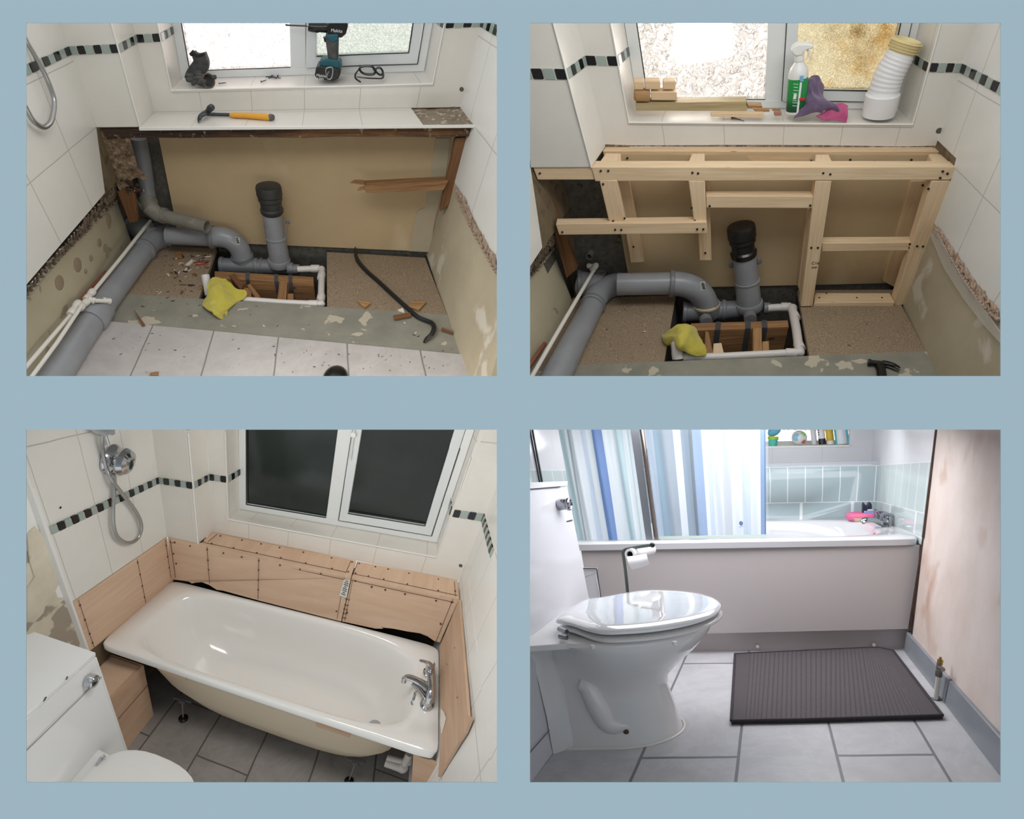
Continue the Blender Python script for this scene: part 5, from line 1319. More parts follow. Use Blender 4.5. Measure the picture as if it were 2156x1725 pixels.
b=B();b.prism([(.963,2.043,.929),(.988,2.044,.936),(1.079,2.044,.926),(1.074,2.043,.899),(1.063,2.042,.881),(1.039,2.042,.87),(.965,2.041,.874),(.952,2.041,.891)],(0,.11,0));part('battery',b,M_black_plastic,t,bevel=.006)
b=B();b.tube(smooth_path([(1.009,2.036,.898),(1.009,2.037,.919),(1.017,2.038,.93),(1.042,2.038,.931),(1.036,2.037,.895),(1.023,2.036,.879),(1.01,2.036,.888),(1.022,2.037,.916)],3),.003,8);part('belt_hook',b,M_steel,t)
lettering('Makita',(1.047,2.068,1.081),(1.096,2.069,1.079),(0,0,1),.02,M_white_print,t,'brand',shear=.2)
lettering('Makita',(.96,2.038,.89),(1.005,2.038,.887),(0,0,1),.018,M_white_print,t,'brand',shear=.2)
lettering('6.0Ah',(.961,2.038,.877),(.999,2.038,.875),(0,0,1),.014,M_white_print,t,'rating',shear=.2)

# safety glasses
t=thing('safety_glasses','black-framed clear safety glasses on the right of the sill','glasses',(1.21,2.087,.869))
b=B()
L1=smooth_path([(1.165,2.092,.921),(1.184,2.092,.929),(1.214,2.092,.931),(1.234,2.092,.923),(1.24,2.091,.904),(1.225,2.091,.893),(1.189,2.091,.894),(1.169,2.091,.906),(1.165,2.092,.921)],3);L2=smooth_path([(1.24,2.103,.914),(1.257,2.104,.922),(1.27,2.103,.917),(1.276,2.103,.902),(1.269,2.103,.889),(1.255,2.103,.892),(1.244,2.103,.903),(1.24,2.103,.914)],3)
b.tube(L1,.0055,8);b.tube(L2,.005,8);b.tube([(1.229,2.091,.914),(1.246,2.092,.919)],.004,8);part('frame',b,M_black_plastic,t)
for L_,nm in ((L1,0),(L2,1)):
    b=B();b.prism(L_[:-1],(0,.0015,0));part('lens',b,M_glassclear,t)
b=B();b.tube(smooth_path([(1.277,2.103,.906),(1.277,2.055,.889),(1.242,2.031,.892),(1.193,2.019,.896),(1.155,2.02,.899)],4),.005,8,flat=.6);part('temple',b,M_black_plastic,t)
b=B();b.tube(smooth_path([(1.165,2.091,.917),(1.148,2.055,.904),(1.148,2.031,.889),(1.172,2.006,.88)],4),.0045,8,flat=.6);part('temple',b,M_black_plastic,t)

# screws on the sill
b=B();b.lathe((0,0,.003),(1,0,0),[(.0045,0),(.0022,.004),(.0022,.03),(.0004,.038)],8);b.v=[v+Vector((0,0,.0015)) for v in b.v]
me=mesh_of('screw',b,M_steel_dk,Vector((0,0,0)))
for u,v_,a in ((460,178,.3),(468,176,.4)):
    pass
for p,a in (((.489,2.07,.829),.5),((.694,2.178,.836),.3),((.711,2.159,.837),.7),((.719,2.194,.836),1.2),((.735,2.166,.838),-.2),((.748,2.156,.839),2.6),((.751,2.182,.839),1.6),((.686,2.09,.838),1.0)):
    o=link(bpy.data.objects.new('screw',me));o.matrix_world=FRAMES[ROOM] @ Matrix.Translation(Vector(p)) @ Matrix.Rotation(a,4,'Z')
    o['label']='small dark screw lying on the window sill left of the drill';o['category']='screw';o['group']='screws on the window sill'

# shower hose
t=thing('shower_hose','metal shower hose hanging in a loop in front of the upper left wall tiles','shower hose',(.025,1.29,.888))
pth=smooth_path([(.016,1.374,1.207),(.018,1.377,1.164),(.021,1.393,1.112),(.024,1.41,1.049),(.026,1.414,.992),(.028,1.403,.946),(.029,1.359,.913),(.029,1.311,.893),(.027,1.254,.895),(.024,1.211,.927),(.021,1.2,.958),(.019,1.196,.993)],14)
n=len(pth);r0=0.0097
b=B();b.tube(pth,[r0*(1.0 if i % 2 else .88) for i in range(n)],14);part('hose',b,M_hose,t,sharp=80)
b=B();b.lathe((1.663,2.022,.857),(0,-1,0),[(.012,-.002),(.01,.002),(.004,.003)],9)
solo('wall_plug',b,M_block,'broken grey wall plug hole in the tiles right of the sill, above the bare patch','wall plug')

# ================================================================== ROOM B: the same corner with the new timber framing
ROOM='B'
M_pine=timber('new_pine',(236,212,178),(214,184,146),(122,80,50),.55)
M_pine_back=timber('new_pine_b',(230,202,164),(206,174,134),(122,80,50),.6)
M_treated=timber('treated_timber',(190,174,134),(158,138,98),(96,66,36),.6)
FR='pale pine battens of the new framing'
def batten(lbl,f,k,mat=None,screws=()):
    b=B();b.hexa(f,k)
    t=thing('framing_batten',lbl,'batten',base_of(b),FR);part('batten',b,mat or M_pine,t,bevel=.003)
    if screws:
        b=B()
        for p in screws: b.lathe(Vector(p)+Vector((0,.002,0)),(0,-1,0),[(.005,0),(.005,.004),(.002,.0045)],8)
        part('screw_head',b,M_black_print,t)
    return t
def batq(lbl,q,back,mat=None,screws=()): return batten(lbl,q,[Vector(p)+Vector(back) for p in q],mat,screws)
batten('long front top rail of the pine framing with pairs of dark screws',[(.238,1.863,.639),(1.696,1.855,.627),(1.697,1.854,.682),(.221,1.865,.703)],[(.252,1.936,.641),(1.695,1.927,.625),(1.696,1.926,.679),(.236,1.938,.704)],M_pine,[(.263,1.861,.687),(.296,1.861,.687),(.657,1.859,.673),(.681,1.859,.67),(1.192,1.858,.663),(1.221,1.857,.658),(1.651,1.851,.665),(1.672,1.852,.655),(1.65,1.852,.637)])
batten('short top rail left of the long rail, under the tiled column',[(-.021,1.865,.649),(.236,1.869,.644),(.223,1.87,.698),(-.038,1.865,.704)],[(-.004,1.935,.65),(.25,1.936,.646),(.236,1.938,.699),(-.02,1.935,.705)],M_pine,[(-.008,1.863,.68)])
batten('long rear top rail of the framing fixed to the wall under the tiles',[(.276,2.057,.637),(1.69,2.045,.615),(1.691,2.045,.674),(.26,2.058,.703)],[(.286,2.11,.637),(1.69,2.098,.613),(1.69,2.097,.672),(.27,2.112,.703)],M_pine_back,[(.374,2.052,.669),(1.179,2.046,.643),(1.34,2.044,.645),(1.441,2.042,.635),(1.588,2.041,.641)])
for q,lb in (([(.253,1.931,.699),(.35,1.929,.697),(.344,2.035,.698),(.275,2.042,.699)],'leftmost cross block between the front and rear top rails'),([(.638,1.917,.692),(.71,1.917,.691),(.717,2.034,.691),(.659,2.033,.692)],'second cross block from the left between the two top rails'),([(1.163,1.905,.683),(1.237,1.903,.682),(1.24,2.021,.68),(1.185,2.022,.681)],'third cross block from the left between the two top rails'),([(1.626,1.897,.678),(1.699,1.898,.676),(1.69,2.025,.671),(1.643,2.024,.673)],'rightmost cross block between the two top rails')):
    batq(lb,q,(0,0,-.05),M_pine)
batq('rear pine stud against the wall, left of the framing, ending above the soil branch',[(.331,1.987,.589),(.387,1.986,.589),(.475,1.978,.176),(.408,1.98,.17)],(0,.05,0),M_pine_back,[(.418,1.979,.259)])
batq('front pine stud between the top rail and the left middle rail',[(.257,1.862,.644),(.335,1.86,.644),(.378,1.856,.442),(.304,1.858,.442)],(0,.06,0),M_pine,[(.274,1.858,.628),(.321,1.855,.453),(.373,1.854,.467)])
batq('rear pine stud of the middle pair ending in mid-air above the black cap',[(.676,1.931,.607),(.738,1.931,.606),(.791,1.925,.215),(.734,1.925,.215)],(0,.05,0),M_pine_back,[(.756,1.923,.256)])
batq('front pine stud of the middle pair above the left middle rail',[(.644,1.859,.637),(.713,1.86,.636),(.74,1.855,.448),(.683,1.855,.449)],(0,.05,0),M_pine,[(.667,1.853,.515),(.687,1.852,.454)])
batq('left middle rail of the framing crossing in front of the soil pipes',[(.057,1.837,.448),(.738,1.834,.456),(.747,1.834,.401),(.071,1.837,.393)],(0,.06,0),M_pine,[(.332,1.833,.421),(.36,1.832,.421),(.699,1.831,.423),(.726,1.831,.423),(.087,1.834,.409)])
batq('short high rail between the middle and right studs above the black cap',[(.726,1.864,.565),(1.175,1.864,.56),(1.182,1.864,.504),(.732,1.863,.51)],(0,.055,0),M_pine,[(.745,1.86,.52),(1.169,1.861,.518)])
batq('rear pine stud beside the tall right-centre stud',[(1.185,1.956,.46),(1.218,1.956,.459),(1.261,1.951,-.051),(1.214,1.952,.064)],(0,.05,0),M_pine_back)
batq('tall front stud right of centre standing on the chipboard with a stamped mark',[(1.168,1.859,.63),(1.233,1.858,.629),(1.275,1.854,.013),(1.221,1.852,.011)],(0,.06,0),M_pine,[(1.21,1.855,.32),(1.238,1.855,.32)])
batq('rear stud in the right corner of the framing',[(1.605,2.019,.557),(1.679,2.02,.555),(1.684,2.034,.013),(1.619,2.029,.052)],(0,.05,0),M_pine_back,[(1.657,2.018,.537)])
batq('tall front stud against the right wall',[(1.622,1.853,.625),(1.695,1.854,.624),(1.689,1.873,.017),(1.638,1.869,.01)],(0,.06,0),M_pine,[(1.652,1.861,.325),(1.676,1.862,.324),(1.618,1.851,.592)])
batq('right middle rail between the two tall front studs',[(1.258,1.877,.332),(1.638,1.882,.332),(1.64,1.884,.291),(1.265,1.878,.289)],(0,.06,0),M_pine,[(1.627,1.879,.326),(1.631,1.88,.307)])
b=B();b.hexa([(1.282,1.864,.007),(1.636,1.862,.015),(1.633,1.862,.038),(1.275,1.848,.041)],[(1.302,1.963,.021),(1.64,1.958,.029),(1.64,1.958,.029),(1.302,1.963,.021)])
b=B();b.prism([(1.281,1.865,.027),(1.635,1.859,.038),(1.635,1.946,.036),(1.299,1.952,.028)],(0,0,-.03))
t=thing('framing_batten','bottom rail of the framing lying flat on the chipboard','batten',base_of(b),FR);part('batten',b,M_pine,t,bevel=.003)
b=B()
for p in [(1.311,1.906,.029),(1.478,1.902,.034),(1.589,1.9,.037),(1.35,1.945,.03)]: b.lathe(p,(0,0,1),[(.004,0),(.004,.002)],8)
part('screw_head',b,M_black_print,t)
t=thing('timber_stamp','faint stamped grading mark on the tall front stud right of centre','mark',(1.236,1.856,.228))
lettering('C16',(1.226,1.855,.236),(1.247,1.855,.236),(0,0,1),.02,M_black_print,t,'stamp');lettering('IMP',(1.23,1.855,.214),(1.251,1.855,.214),(0,0,1),.016,M_black_print,t,'stamp')
plank('timber_post',[(-.027,1.948,.631),(.007,1.948,.617),(.145,1.945,.156),(.089,1.942,.102)],(0,.04,0),M_oldwood,'tall old orange-brown post beside the left plaster wall, in the new-framing room','post')
b=B();b.prism([(-.03,2.085,.561),(.058,2.085,.559),(.112,2.084,.283),(.128,2.079,.108),(.085,2.082,.15)],(0,.01,0))
struct('wall_side_board',b,M_void_buff,label='buff strip of board behind the old post')
b=B();b.grid([[(-.019,1.218,-.096),(.115,1.975,-.063)],
[(.086,1.224,-.075),(.211,1.974,-.042)]]);b.v=[];b.f=[];b.uv=[];b.mi=[]
honeycomb('trim_adhesive',[(.038,1.854,.392),(.004,1.7,.396),(-.034,1.533,.399)],[(.03,1.981,.257),(-.009,1.813,.264),(-.054,1.624,.279)],(1,0,0),'hollow ridged band of old adhesive at the left edge',M_adhesive)
honeycomb('trim_adhesive',[(1.682,1.813,.444),(1.681,1.731,.45),(1.68,1.532,.452),(1.684,1.32,.449),(1.693,1.157,.45)],[(1.682,1.818,.424),(1.681,1.737,.426),(1.679,1.53,.42),(1.682,1.318,.414),(1.693,1.13,.424)],(-1,0,0),'crumbly pink band of old adhesive under the right tiles',plain('pink_adhesive_b',(184,160,140),.9,vary=(150,124,106),scale=50))
b=B();b.prism([(1.676,1.824,.399),(1.676,1.789,.443),(1.674,1.62,.427),(1.673,1.409,.418),(1.68,1.243,.416),(1.69,1.07,.408),(1.689,1.043,.383),(1.68,1.181,.373),(1.673,1.357,.369),(1.672,1.583,.369)],(-.004,0,0))
mt=NT('plastic_film');mt.base(lin((214,208,196)));mt.set(rough=.3,alpha=.45)
solo('plastic_sheet',b,mt.m,'strip of clear plastic film taped along the right plaster wall','plastic sheet')
b=B();b.grid([[(.269,2.107,.705),(.788,2.1,.694),(1.26,2.096,.683),(1.69,2.092,.674)],
[(.269,2.112,.713),(.788,2.105,.701),(1.26,2.101,.69),(1.69,2.097,.68)]],thick=(0,.01,0));struct('trim_gap',b,M_rotboard,label='ragged dark joint where the old ledge met the tiles')

t=thing('soil_pipe','large grey soil pipe in the left foreground, in the new-framing room','pipe',(.16,1.568,-.016))
b=B();b.tube([(.078,1.194,-.034),(.101,1.298,-.024),(.161,1.557,-.008),(.235,1.882,.002)],[0.0691,0.0674,0.0610,0.0567],32);part('pipe',b,M_greypipe,t)
t=thing('pipe_tee','grey swept tee joining the soil pipes, in the new-framing room','pipe fitting',(.249,2.042,.007))
b=B();b.tube(smooth_path([(.224,1.833,.007),(.244,1.922,.011),(.282,1.99,.015),(.331,2.023,.019),(.373,2.025,.021)],3),0.0602,28);b.tube([(.15,2.038,.017),(.196,2.021,.019),(.267,1.997,.022)],[0.0649,0.0645,0.0541],28);part('body',b,M_greypipe,t)
b=B();collar(b,(.229,1.855,.004),dir_((.229,1.855,.004),(.251,1.936,.008)),0.0647,.02);collar(b,(.348,2.027,.02),(1,0,0),0.0629,.014);collar(b,(.146,2.025,.024),(1,.1,0),0.0721,.02);part('socket',b,M_greypipe_dk,t)
b=B();b.lathe((.255,2.061,.061),(0,0,1),[(.022,-.05),(.022,0),(.026,.002),(.026,.01),(.021,.01),(.019,-.02)],24,caps=False);part('boss',b,M_greypipe_dk,t)
t=thing('soil_branch','grey branch pipe ending in a stickered bend, in the new-framing room','pipe',(.489,2.045,.014))
b=B();b.tube([(.346,1.922,.082),(.486,1.918,.088),(.615,1.917,.093)],0.0556,28);part('pipe',b,M_greypipe,t)
b=B();b.tube(smooth_path([(.611,1.917,.093),(.662,1.917,.088),(.718,1.916,.068),(.758,1.914,.034),(.782,1.913,-.008),(.796,1.911,-.051)],4),0.0601,28);part('bend',b,M_greypipe,t)
b=B();collar(b,(.613,1.917,.093),(1,0,0),0.0679,.022);part('socket',b,M_greypipe_dk,t)
b=B();collar(b,(.788,1.912,-.021),(.12,0,-1),0.0665,.014);part('seal_ring',b,plain('cream_seal',(206,190,150),.5),t,'cream sealing ring')
b=B();b.prism([(.736,1.813,.163),(.757,1.814,.165),(.768,1.811,.123),(.744,1.81,.118)],(0,.001,0));part('label',b,M_label_paper,t,'white paper sticker')
b=B()
for k in range(9):
    p=lerp((.74,1.81,.16),(.75,1.808,.127),k/8*.95);b.box(p+Vector((.008,0,.001)),(.015 if k % 3 else .009,.003,.0006))
part('print',b,M_black_print,t)
t=thing('floor_drain_pipe','grey drain pipe lying in the floor cavity, in the new-framing room','pipe',(.876,1.973,-.089))
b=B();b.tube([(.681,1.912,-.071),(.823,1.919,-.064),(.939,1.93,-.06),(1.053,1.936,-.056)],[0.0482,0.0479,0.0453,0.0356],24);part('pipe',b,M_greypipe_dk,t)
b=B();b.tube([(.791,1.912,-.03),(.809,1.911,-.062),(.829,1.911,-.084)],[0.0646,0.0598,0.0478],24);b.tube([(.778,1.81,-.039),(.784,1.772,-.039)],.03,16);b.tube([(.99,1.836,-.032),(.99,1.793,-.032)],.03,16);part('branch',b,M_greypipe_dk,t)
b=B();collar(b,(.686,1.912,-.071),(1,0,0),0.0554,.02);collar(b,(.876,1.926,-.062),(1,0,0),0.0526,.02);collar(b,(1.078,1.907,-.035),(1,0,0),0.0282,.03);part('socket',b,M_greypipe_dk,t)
t=thing('stack_pipe','upright grey stack pipe with a shiny black cap inside the new framing','pipe',(.996,1.919,-.033))
b=B();b.tube([(1,1.919,-.046),(.971,1.923,.086),(.949,1.928,.187),(.932,1.929,.261)],[0.0592,0.0567,0.0534,0.0516],28);part('pipe',b,M_greypipe,t)
b=B();ax=dir_((.996,1.919,-.033),(.932,1.929,.261));collar(b,(.995,1.919,-.027),ax,0.0672,.04);collar(b,(.968,1.923,.107),ax,0.0599,.006);part('socket',b,M_greypipe,t)
b=B();o_=Vector((.935,1.929,.241));L=dir_((.935,1.929,.241),(.904,1.93,.379)).length;r0=0.0574
b.lathe(o_,ax,[(r0*.9,-.01),(r0*1.04,0),(r0*1.06,L*.14),(r0*.92,L*.2),(r0*.92,L*.45),(r0*1.04,L*.5),(r0*1.04,L*.58),(r0*1.0,L*.62),(r0*1.12,L*.68),(r0*1.12,L*1.0),(r0*1.06,L*1.07),(r0*.9,L*1.09),(.001,L*1.05)],32);part('cap',b,M_black_plastic,t)
b=B();b.ball((.894,1.977,.164),(.016,.006,.018),10,6);b.ball((1.016,1.981,.183),(.016,.006,.018),10,6);b.bar((1.016,1.981,.183),(1.013,1.923,.086),.01,.003,(1,0,0));part('bracket',b,M_greypipe_dk,t)
b=B();b.lathe((.198,2.107,.156),(-.1,-1,0),[(.018,-.02),(.018,.04),(.014,.04),(.013,0)],18)
solo('pipe_stub',b,M_greypipe_old,'short pipe stub poking out of the blockwork below the left middle rail','pipe')
t=thing('white_waste_pipe','white plastic waste pipe round the floor cavity, in the new-framing room','pipe',(1.17,1.689,-.028))
for seg,r in (([(1.08,1.896,-.028),(1.156,1.902,-.025),(1.19,1.893,-.024)],0.0191),([(1.191,1.878,-.017),(1.182,1.689,-.014),(1.168,1.509,-.013)],0.0204),([(1.165,1.497,-.006),(1.022,1.487,-.014),(.853,1.475,-.022),(.666,1.469,-.032)],0.0191)):
    b=B();b.tube(seg,r,18);part('pipe',b,M_white_pipe,t)
b=B()
for p,d in (((1.165,1.902,-.024),(1,0,0)),((1.192,1.809,-.016),(.1,-1,0)),((1.174,1.553,-.012),(.1,-1,0)),((1.129,1.494,-.008),(1,0,0)),((.683,1.472,-.031),(1,0,0))): collar(b,p,d,0.0224,.045)
b.ball((1.192,1.883,-.02),0.0243,14,8);b.ball((1.166,1.501,-.009),0.0233,14,8);part('elbow',b,M_white_pipe,t)
b=B();p0=Vector((.638,1.454,-.027));d=dir_(p0,(.628,1.491,.036));r0=0.0249;b.lathe(p0,d,[(r0*1.05,0),(r0*1.05,.03),(r0,.035),(r0,d.length),(r0*.85,d.length),(r0*.8,.08)],20);part('stub',b,M_white_pipe,t)
t=thing('floor_joist','strapped timber joist crossing the floor cavity, in the new-framing room','joist',(.936,1.747,-.073))
b=B();f1,f2=Vector((.699,1.684,-.028)),Vector((1.15,1.708,-.009));g1,g2=Vector((.708,1.749,-.028)),Vector((1.154,1.765,-.01));dn=Vector((0,0,-.16))
b.hexa([f1+dn,f2+dn,f2,f1],[g1+dn,g2+dn,g2,g1]);part('beam',b,M_oldwood_pale,t,bevel=.002)
for u in (1512,1576,1611):
    s0=lerp(f1,f2,(u-1452)/209.0);g0=lerp(g1,g2,(u-1452)/209.0);w=Vector((.024,0,0));e=Vector((0,-.003,.002))
    b=B();b.prism([s0+e-w/2,s0+e+w/2,s0+e+w/2+dn,s0+e-w/2+dn],(0,-.002,0));b.prism([s0+e-w/2,s0+e+w/2,g0+w/2+Vector((0,0,.002)),g0-w/2+Vector((0,0,.002))],(0,0,.002));part('strap',b,M_strap,t)
for q,lb,m in (([(.989,1.701,-.016),(1.029,1.7,-.014),(1.008,1.509,-.015),(.971,1.51,-.017)],'upright pale offcut in front of the strapped joist below the stack pipe',M_splinter),([(1.021,1.6,-.021),(1.05,1.603,-.019),(1.042,1.517,-.019),(1.01,1.518,-.021)],'small chipboard offcut beside the upright pale offcut',M_splinter),([(.772,1.685,-.025),(.786,1.673,-.024),(.797,1.501,-.024),(.755,1.499,-.026)],'slanting offcut near the yellow cloth under the joist',M_oldwood_pale),([(.805,1.598,-.037),(.841,1.601,-.035),(.846,1.522,-.035),(.798,1.52,-.038)],'pale square block in the cavity near the yellow cloth',M_pine)):
    plank('timber_packer',q,(0,0,-.04),m,lb,'offcut')
t=thing('water_pipe','thin white water pipe slanting over the soil pipe, in the new-framing room','water pipe',(.106,1.666,.015))
b=B();b.tube([(.225,2.036,.105),(.115,1.587,.089),(-.002,1.142,.054)],[0.0093,0.0098,0.0106],14);part('pipe',b,M_white_water,t)
b=B()
for p,q,r in (((.184,2.067,.104),(.219,2.06,.106),.014),((.233,2.064,.114),(.216,2.017,.105),.016)):
    d=dir_(p,q);L=d.length;b.lathe(p,d,[(r*.8,0),(r,L*.15),(r,L*.5),(r*.8,L*.6),(r,L)],16)
part('elbow',b,M_white_water,t)
b=B();b.tube([(.027,1.486,.016),(.003,1.382,.025),(-.029,1.261,.029)],0.0109,12);solo('copper_pipe',b,M_copper,'stub of old copper pipe against the left plaster wall below the white pipe','pipe')
b=cloth([[(.559,1.615,-.002),(.603,1.576,.05),(.657,1.584,.075),(.702,1.602,.056),(.738,1.591,.022)],[(.562,1.59,-.009),(.607,1.51,.064),(.649,1.511,.088),(.693,1.529,.069),(.753,1.526,.015)],[(.581,1.565,-.015),(.626,1.453,.049),(.653,1.441,.072),(.685,1.467,.039),(.761,1.465,.001)],[(.618,1.508,.008),(.634,1.442,.042),(.663,1.444,.023),(.709,1.452,-.002),(.755,1.452,-.003)]],wrinkle=.02,seed=9,ws=12)
solo('yellow_cloth',b,M_yellow_cloth,'yellow cloth bunched over the white pipe stub, in the new-framing room','cloth',subd=1)
t=thing('black_hammer','black claw hammer lying at the bottom edge of the screed','hammer',(1.457,1.372,.028))
b=B();b.tube([(1.416,1.386,.033),(1.423,1.385,.033),(1.431,1.383,.034),(1.449,1.379,.034),(1.474,1.376,.035)],[0.0140,0.0149,0.0110,0.0120,0.0120],14)
b.tube(smooth_path([(1.471,1.381,.039),(1.495,1.374,.04),(1.516,1.362,.04),(1.536,1.358,.031)],3),[.014,.013,.013,.012,.011,.01,.009,.007,.006,.004],10,flat=.5);b.tube(smooth_path([(1.473,1.378,.029),(1.496,1.368,.03),(1.514,1.352,.03),(1.527,1.337,.03)],3),[.012,.012,.011,.01,.01,.009,.008,.006,.005,.003],10,flat=.5);part('head',b,M_bar_black,t)
b=B();b.tube([(1.458,1.37,.034),(1.456,1.332,.033),(1.448,1.272,.03)],[.02,.018,.02],12,flat=.7);part('handle',b,M_black_plastic,t)
debris([(.23,1.523,-.048),(.581,1.503,-.022),(.61,1.994,-.016),(.324,1.925,-.035)],10,[M_rot,M_pale_chip],'specks on the clean left chipboard panel','speck on the chipboard left of the cavity, in the new-framing room','splinter',12,(.005,.02))
debris([(1.236,1.504,.012),(1.637,1.498,.029),(1.641,1.813,.02),(1.269,1.82,.008)],12,[M_rot,M_pale_chip],'specks in front of the framing','speck on the chipboard in front of the bottom rail','splinter',14,(.005,.014))

# things on the sill
G4='timber offcuts stacked on the sill'
b=B();b.hexa([(.401,2.145,.882),(.88,2.144,.874),(.888,2.144,.833),(.407,2.145,.849)],[(.404,2.215,.886),(.887,2.213,.875),(.894,2.212,.836),(.405,2.215,.851)]);solo('timber_offcut',b,M_treated,'long greenish treated batten at the bottom of the offcut stack on the sill','offcut',G4,bevel=.002)
for x0,x1,y0,y1,m,lb in ((1334,1369,193,216,M_splinter,'rounded end-grain block in the second layer of the offcut stack'),(1370,1425,193,212,M_pine_back,'pale block in the second layer of the offcut stack, right of the end-grain block')):
    pass
def blk(f,lb,m,back=(0,.07,0),bv=.004):
    b=B();b.hexa(f,[Vector(p)+Vector(back) for p in f]);solo('timber_offcut',b,m,lb,'offcut',G4,bevel=bv)
blk([(.391,2.134,.933),(.464,2.133,.93),(.466,2.133,.886),(.393,2.134,.89)],'rounded end-grain block in the second layer of the offcut stack',M_splinter,bv=.012)
blk([(.466,2.145,.927),(.579,2.144,.923),(.584,2.144,.887),(.47,2.145,.891)],'pale block in the second layer of the offcut stack, right of the end-grain block',M_pine_back)
blk([(.389,2.157,.97),(.433,2.157,.968),(.434,2.156,.933),(.395,2.157,.934)],'leftmost block on top of the offcut stack',M_pine_back,(0,.06,0))
blk([(.437,2.157,.97),(.505,2.156,.968),(.507,2.156,.932),(.441,2.156,.934)],'middle block on top of the offcut stack',M_pine_back,(0,.06,0))
blk([(.517,2.156,.965),(.572,2.156,.965),(.573,2.155,.93),(.519,2.156,.932)],'rightmost block on top of the offcut stack',M_pine_back,(0,.06,0))
blk([(.733,2.114,.837),(.957,2.115,.83),(.96,2.114,.812),(.734,2.114,.823)],'thin pale lath lying in front of the offcut stack',M_pine,(0,.03,0),.001)
blk([(.892,2.167,.85),(.954,2.166,.846),(.957,2.166,.832),(.893,2.167,.838)],'small pale block right of the long treated batten',M_splinter,(0,.05,0),.001)
blk([(.91,2.144,.843),(.983,2.143,.837),(.985,2.143,.827),(.925,2.144,.828)],'wedge-shaped chip between the batten and the spray bottle',M_splinter,(0,.02,0),.001)
blk([(1.003,2.119,.832),(1.031,2.119,.831),(1.033,2.119,.817),(1.005,2.119,.817)],'tiny red-faced block left of the spray bottle',plain('red_brown',(168,118,104),.7),(0,.03,0),.001)
blk([(.999,2.165,.833),(1.033,2.165,.83),(1.033,2.165,.82),(1.002,2.165,.823)],'tiny curved chip behind the red-faced block',M_splinter,(0,.01,0),.001)
b=B();b.tube([(.83,2.164,.802),(.836,2.159,.802),(.88,2.118,.799)],[.006,.0028,.001],8);solo('screw',b,M_steel_dk,'long dark screw lying in front of the thin lath','screw')
t=thing('spray_bottle','white trigger spray bottle with a green label on the sill','spray bottle',(1.117,2.224,.789))
p0=Vector((1.095,2.14,.82));top_=Vector((1.073,2.144,1.029));d=top_-p0;L=d.length;R_=0.0400
b=B();b.lathe(p0,d,[(R_*.85,0),(R_*.98,L*.02),(R_,L*.06),(R_,L*.70),(R_*.98,L*.78),(R_*.84,L*.88),(R_*.55,L*.96),(R_*.42,L),(R_*.42,L*1.03)],32);part('bottle',b,plain('white_bottle',(226,226,222),.35),t)
n=NT('green_label');n.set(rough=.4)
s_=n.n('ShaderNodeSeparateXYZ');n.l(n.co.outputs['UV'],s_.inputs[0])
n.base(n.ramp(s_.outputs[1],[(.0,(10,60,48)),(.25,(14,96,52)),(.4,(22,142,66)),(1,(26,150,72))]))
b=B();b.lathe(p0,d,[(R_*1.012,L*.07),(R_*1.012,L*.70)],32,caps=False)
for i in range(len(b.uv)): b.uv[i]=[(u,v*2) for u,v in b.uv[i]]
part('label',b,n.m,t,'green printed label')
b=B();e=(Vector((1.111,2.141,.895))-Vector((1.068,2.141,.896))).normalized();f_=d.normalized();nrm=Vector((0,-1,0))
for hh,w_,x_ in ((.62,.5,-.55),(.56,.4,-.5),(.5,.5,-.5),(.44,.35,-.5),(.30,.4,-.5),(.26,.5,-.5),(.2,.45,-.5)):
    for k in range(6):
        a=x_+w_*k/6;b.box(p0+d*hh+e*R_*a+nrm*R_*(math.sqrt(max(0,1.03-a*a))),(R_*.07,.002,.002))
b.box(p0+d*.38-e*R_*.35+nrm*R_*.96,(R_*.3,.003,.02))
part('small_print',b,M_white_print,t)
b=B();b.box(p0+d*.35+e*R_*.08+nrm*R_*1.0,(.008,.004,L*.62),Matrix.Rotation(-.06,4,'Y'));part('seam',b,M_white_print,t)
b=B();b.prism([(1.078,2.095,.983),(1.091,2.095,.984),(1.095,2.095,.962),(1.082,2.095,.962)],(0,.012,0));part('badge',b,plain('blue_badge',(120,178,214),.4),t,'pale blue square badge')
b=B();b.prism([(1.09,2.091,.894),(1.112,2.091,.898),(1.114,2.09,.888),(1.093,2.091,.887)],(0,.01,0));part('flash',b,plain('red_flash',(196,44,52),.4),t,'small red band on the label')
b=B();b.lathe(Vector((1.073,2.143,1.027)),dir_((1.073,2.143,1.027),(1.068,2.144,1.057)),[(R_*.46,0),(R_*.48,.02),(R_*.4,.045),(R_*.42,.06)],20);b.prism([(1.05,2.122,1.054),(1.035,2.123,1.067),(1.031,2.123,1.078),(1.038,2.124,1.092),(1.052,2.123,1.1),(1.089,2.123,1.099),(1.114,2.122,1.094),(1.114,2.121,1.08),(1.093,2.122,1.077),(1.079,2.122,1.069),(1.078,2.121,1.056)],(0,.045,0));part('spray_head',b,M_white_plastic,t,bevel=.005)
b=B();b.prism([(1.094,2.139,1.073),(1.104,2.138,1.071),(1.111,2.138,1.053),(1.125,2.137,1.036),(1.117,2.137,1.038),(1.104,2.138,1.053)],(0,.02,0));part('trigger',b,M_white_plastic,t,bevel=.002)
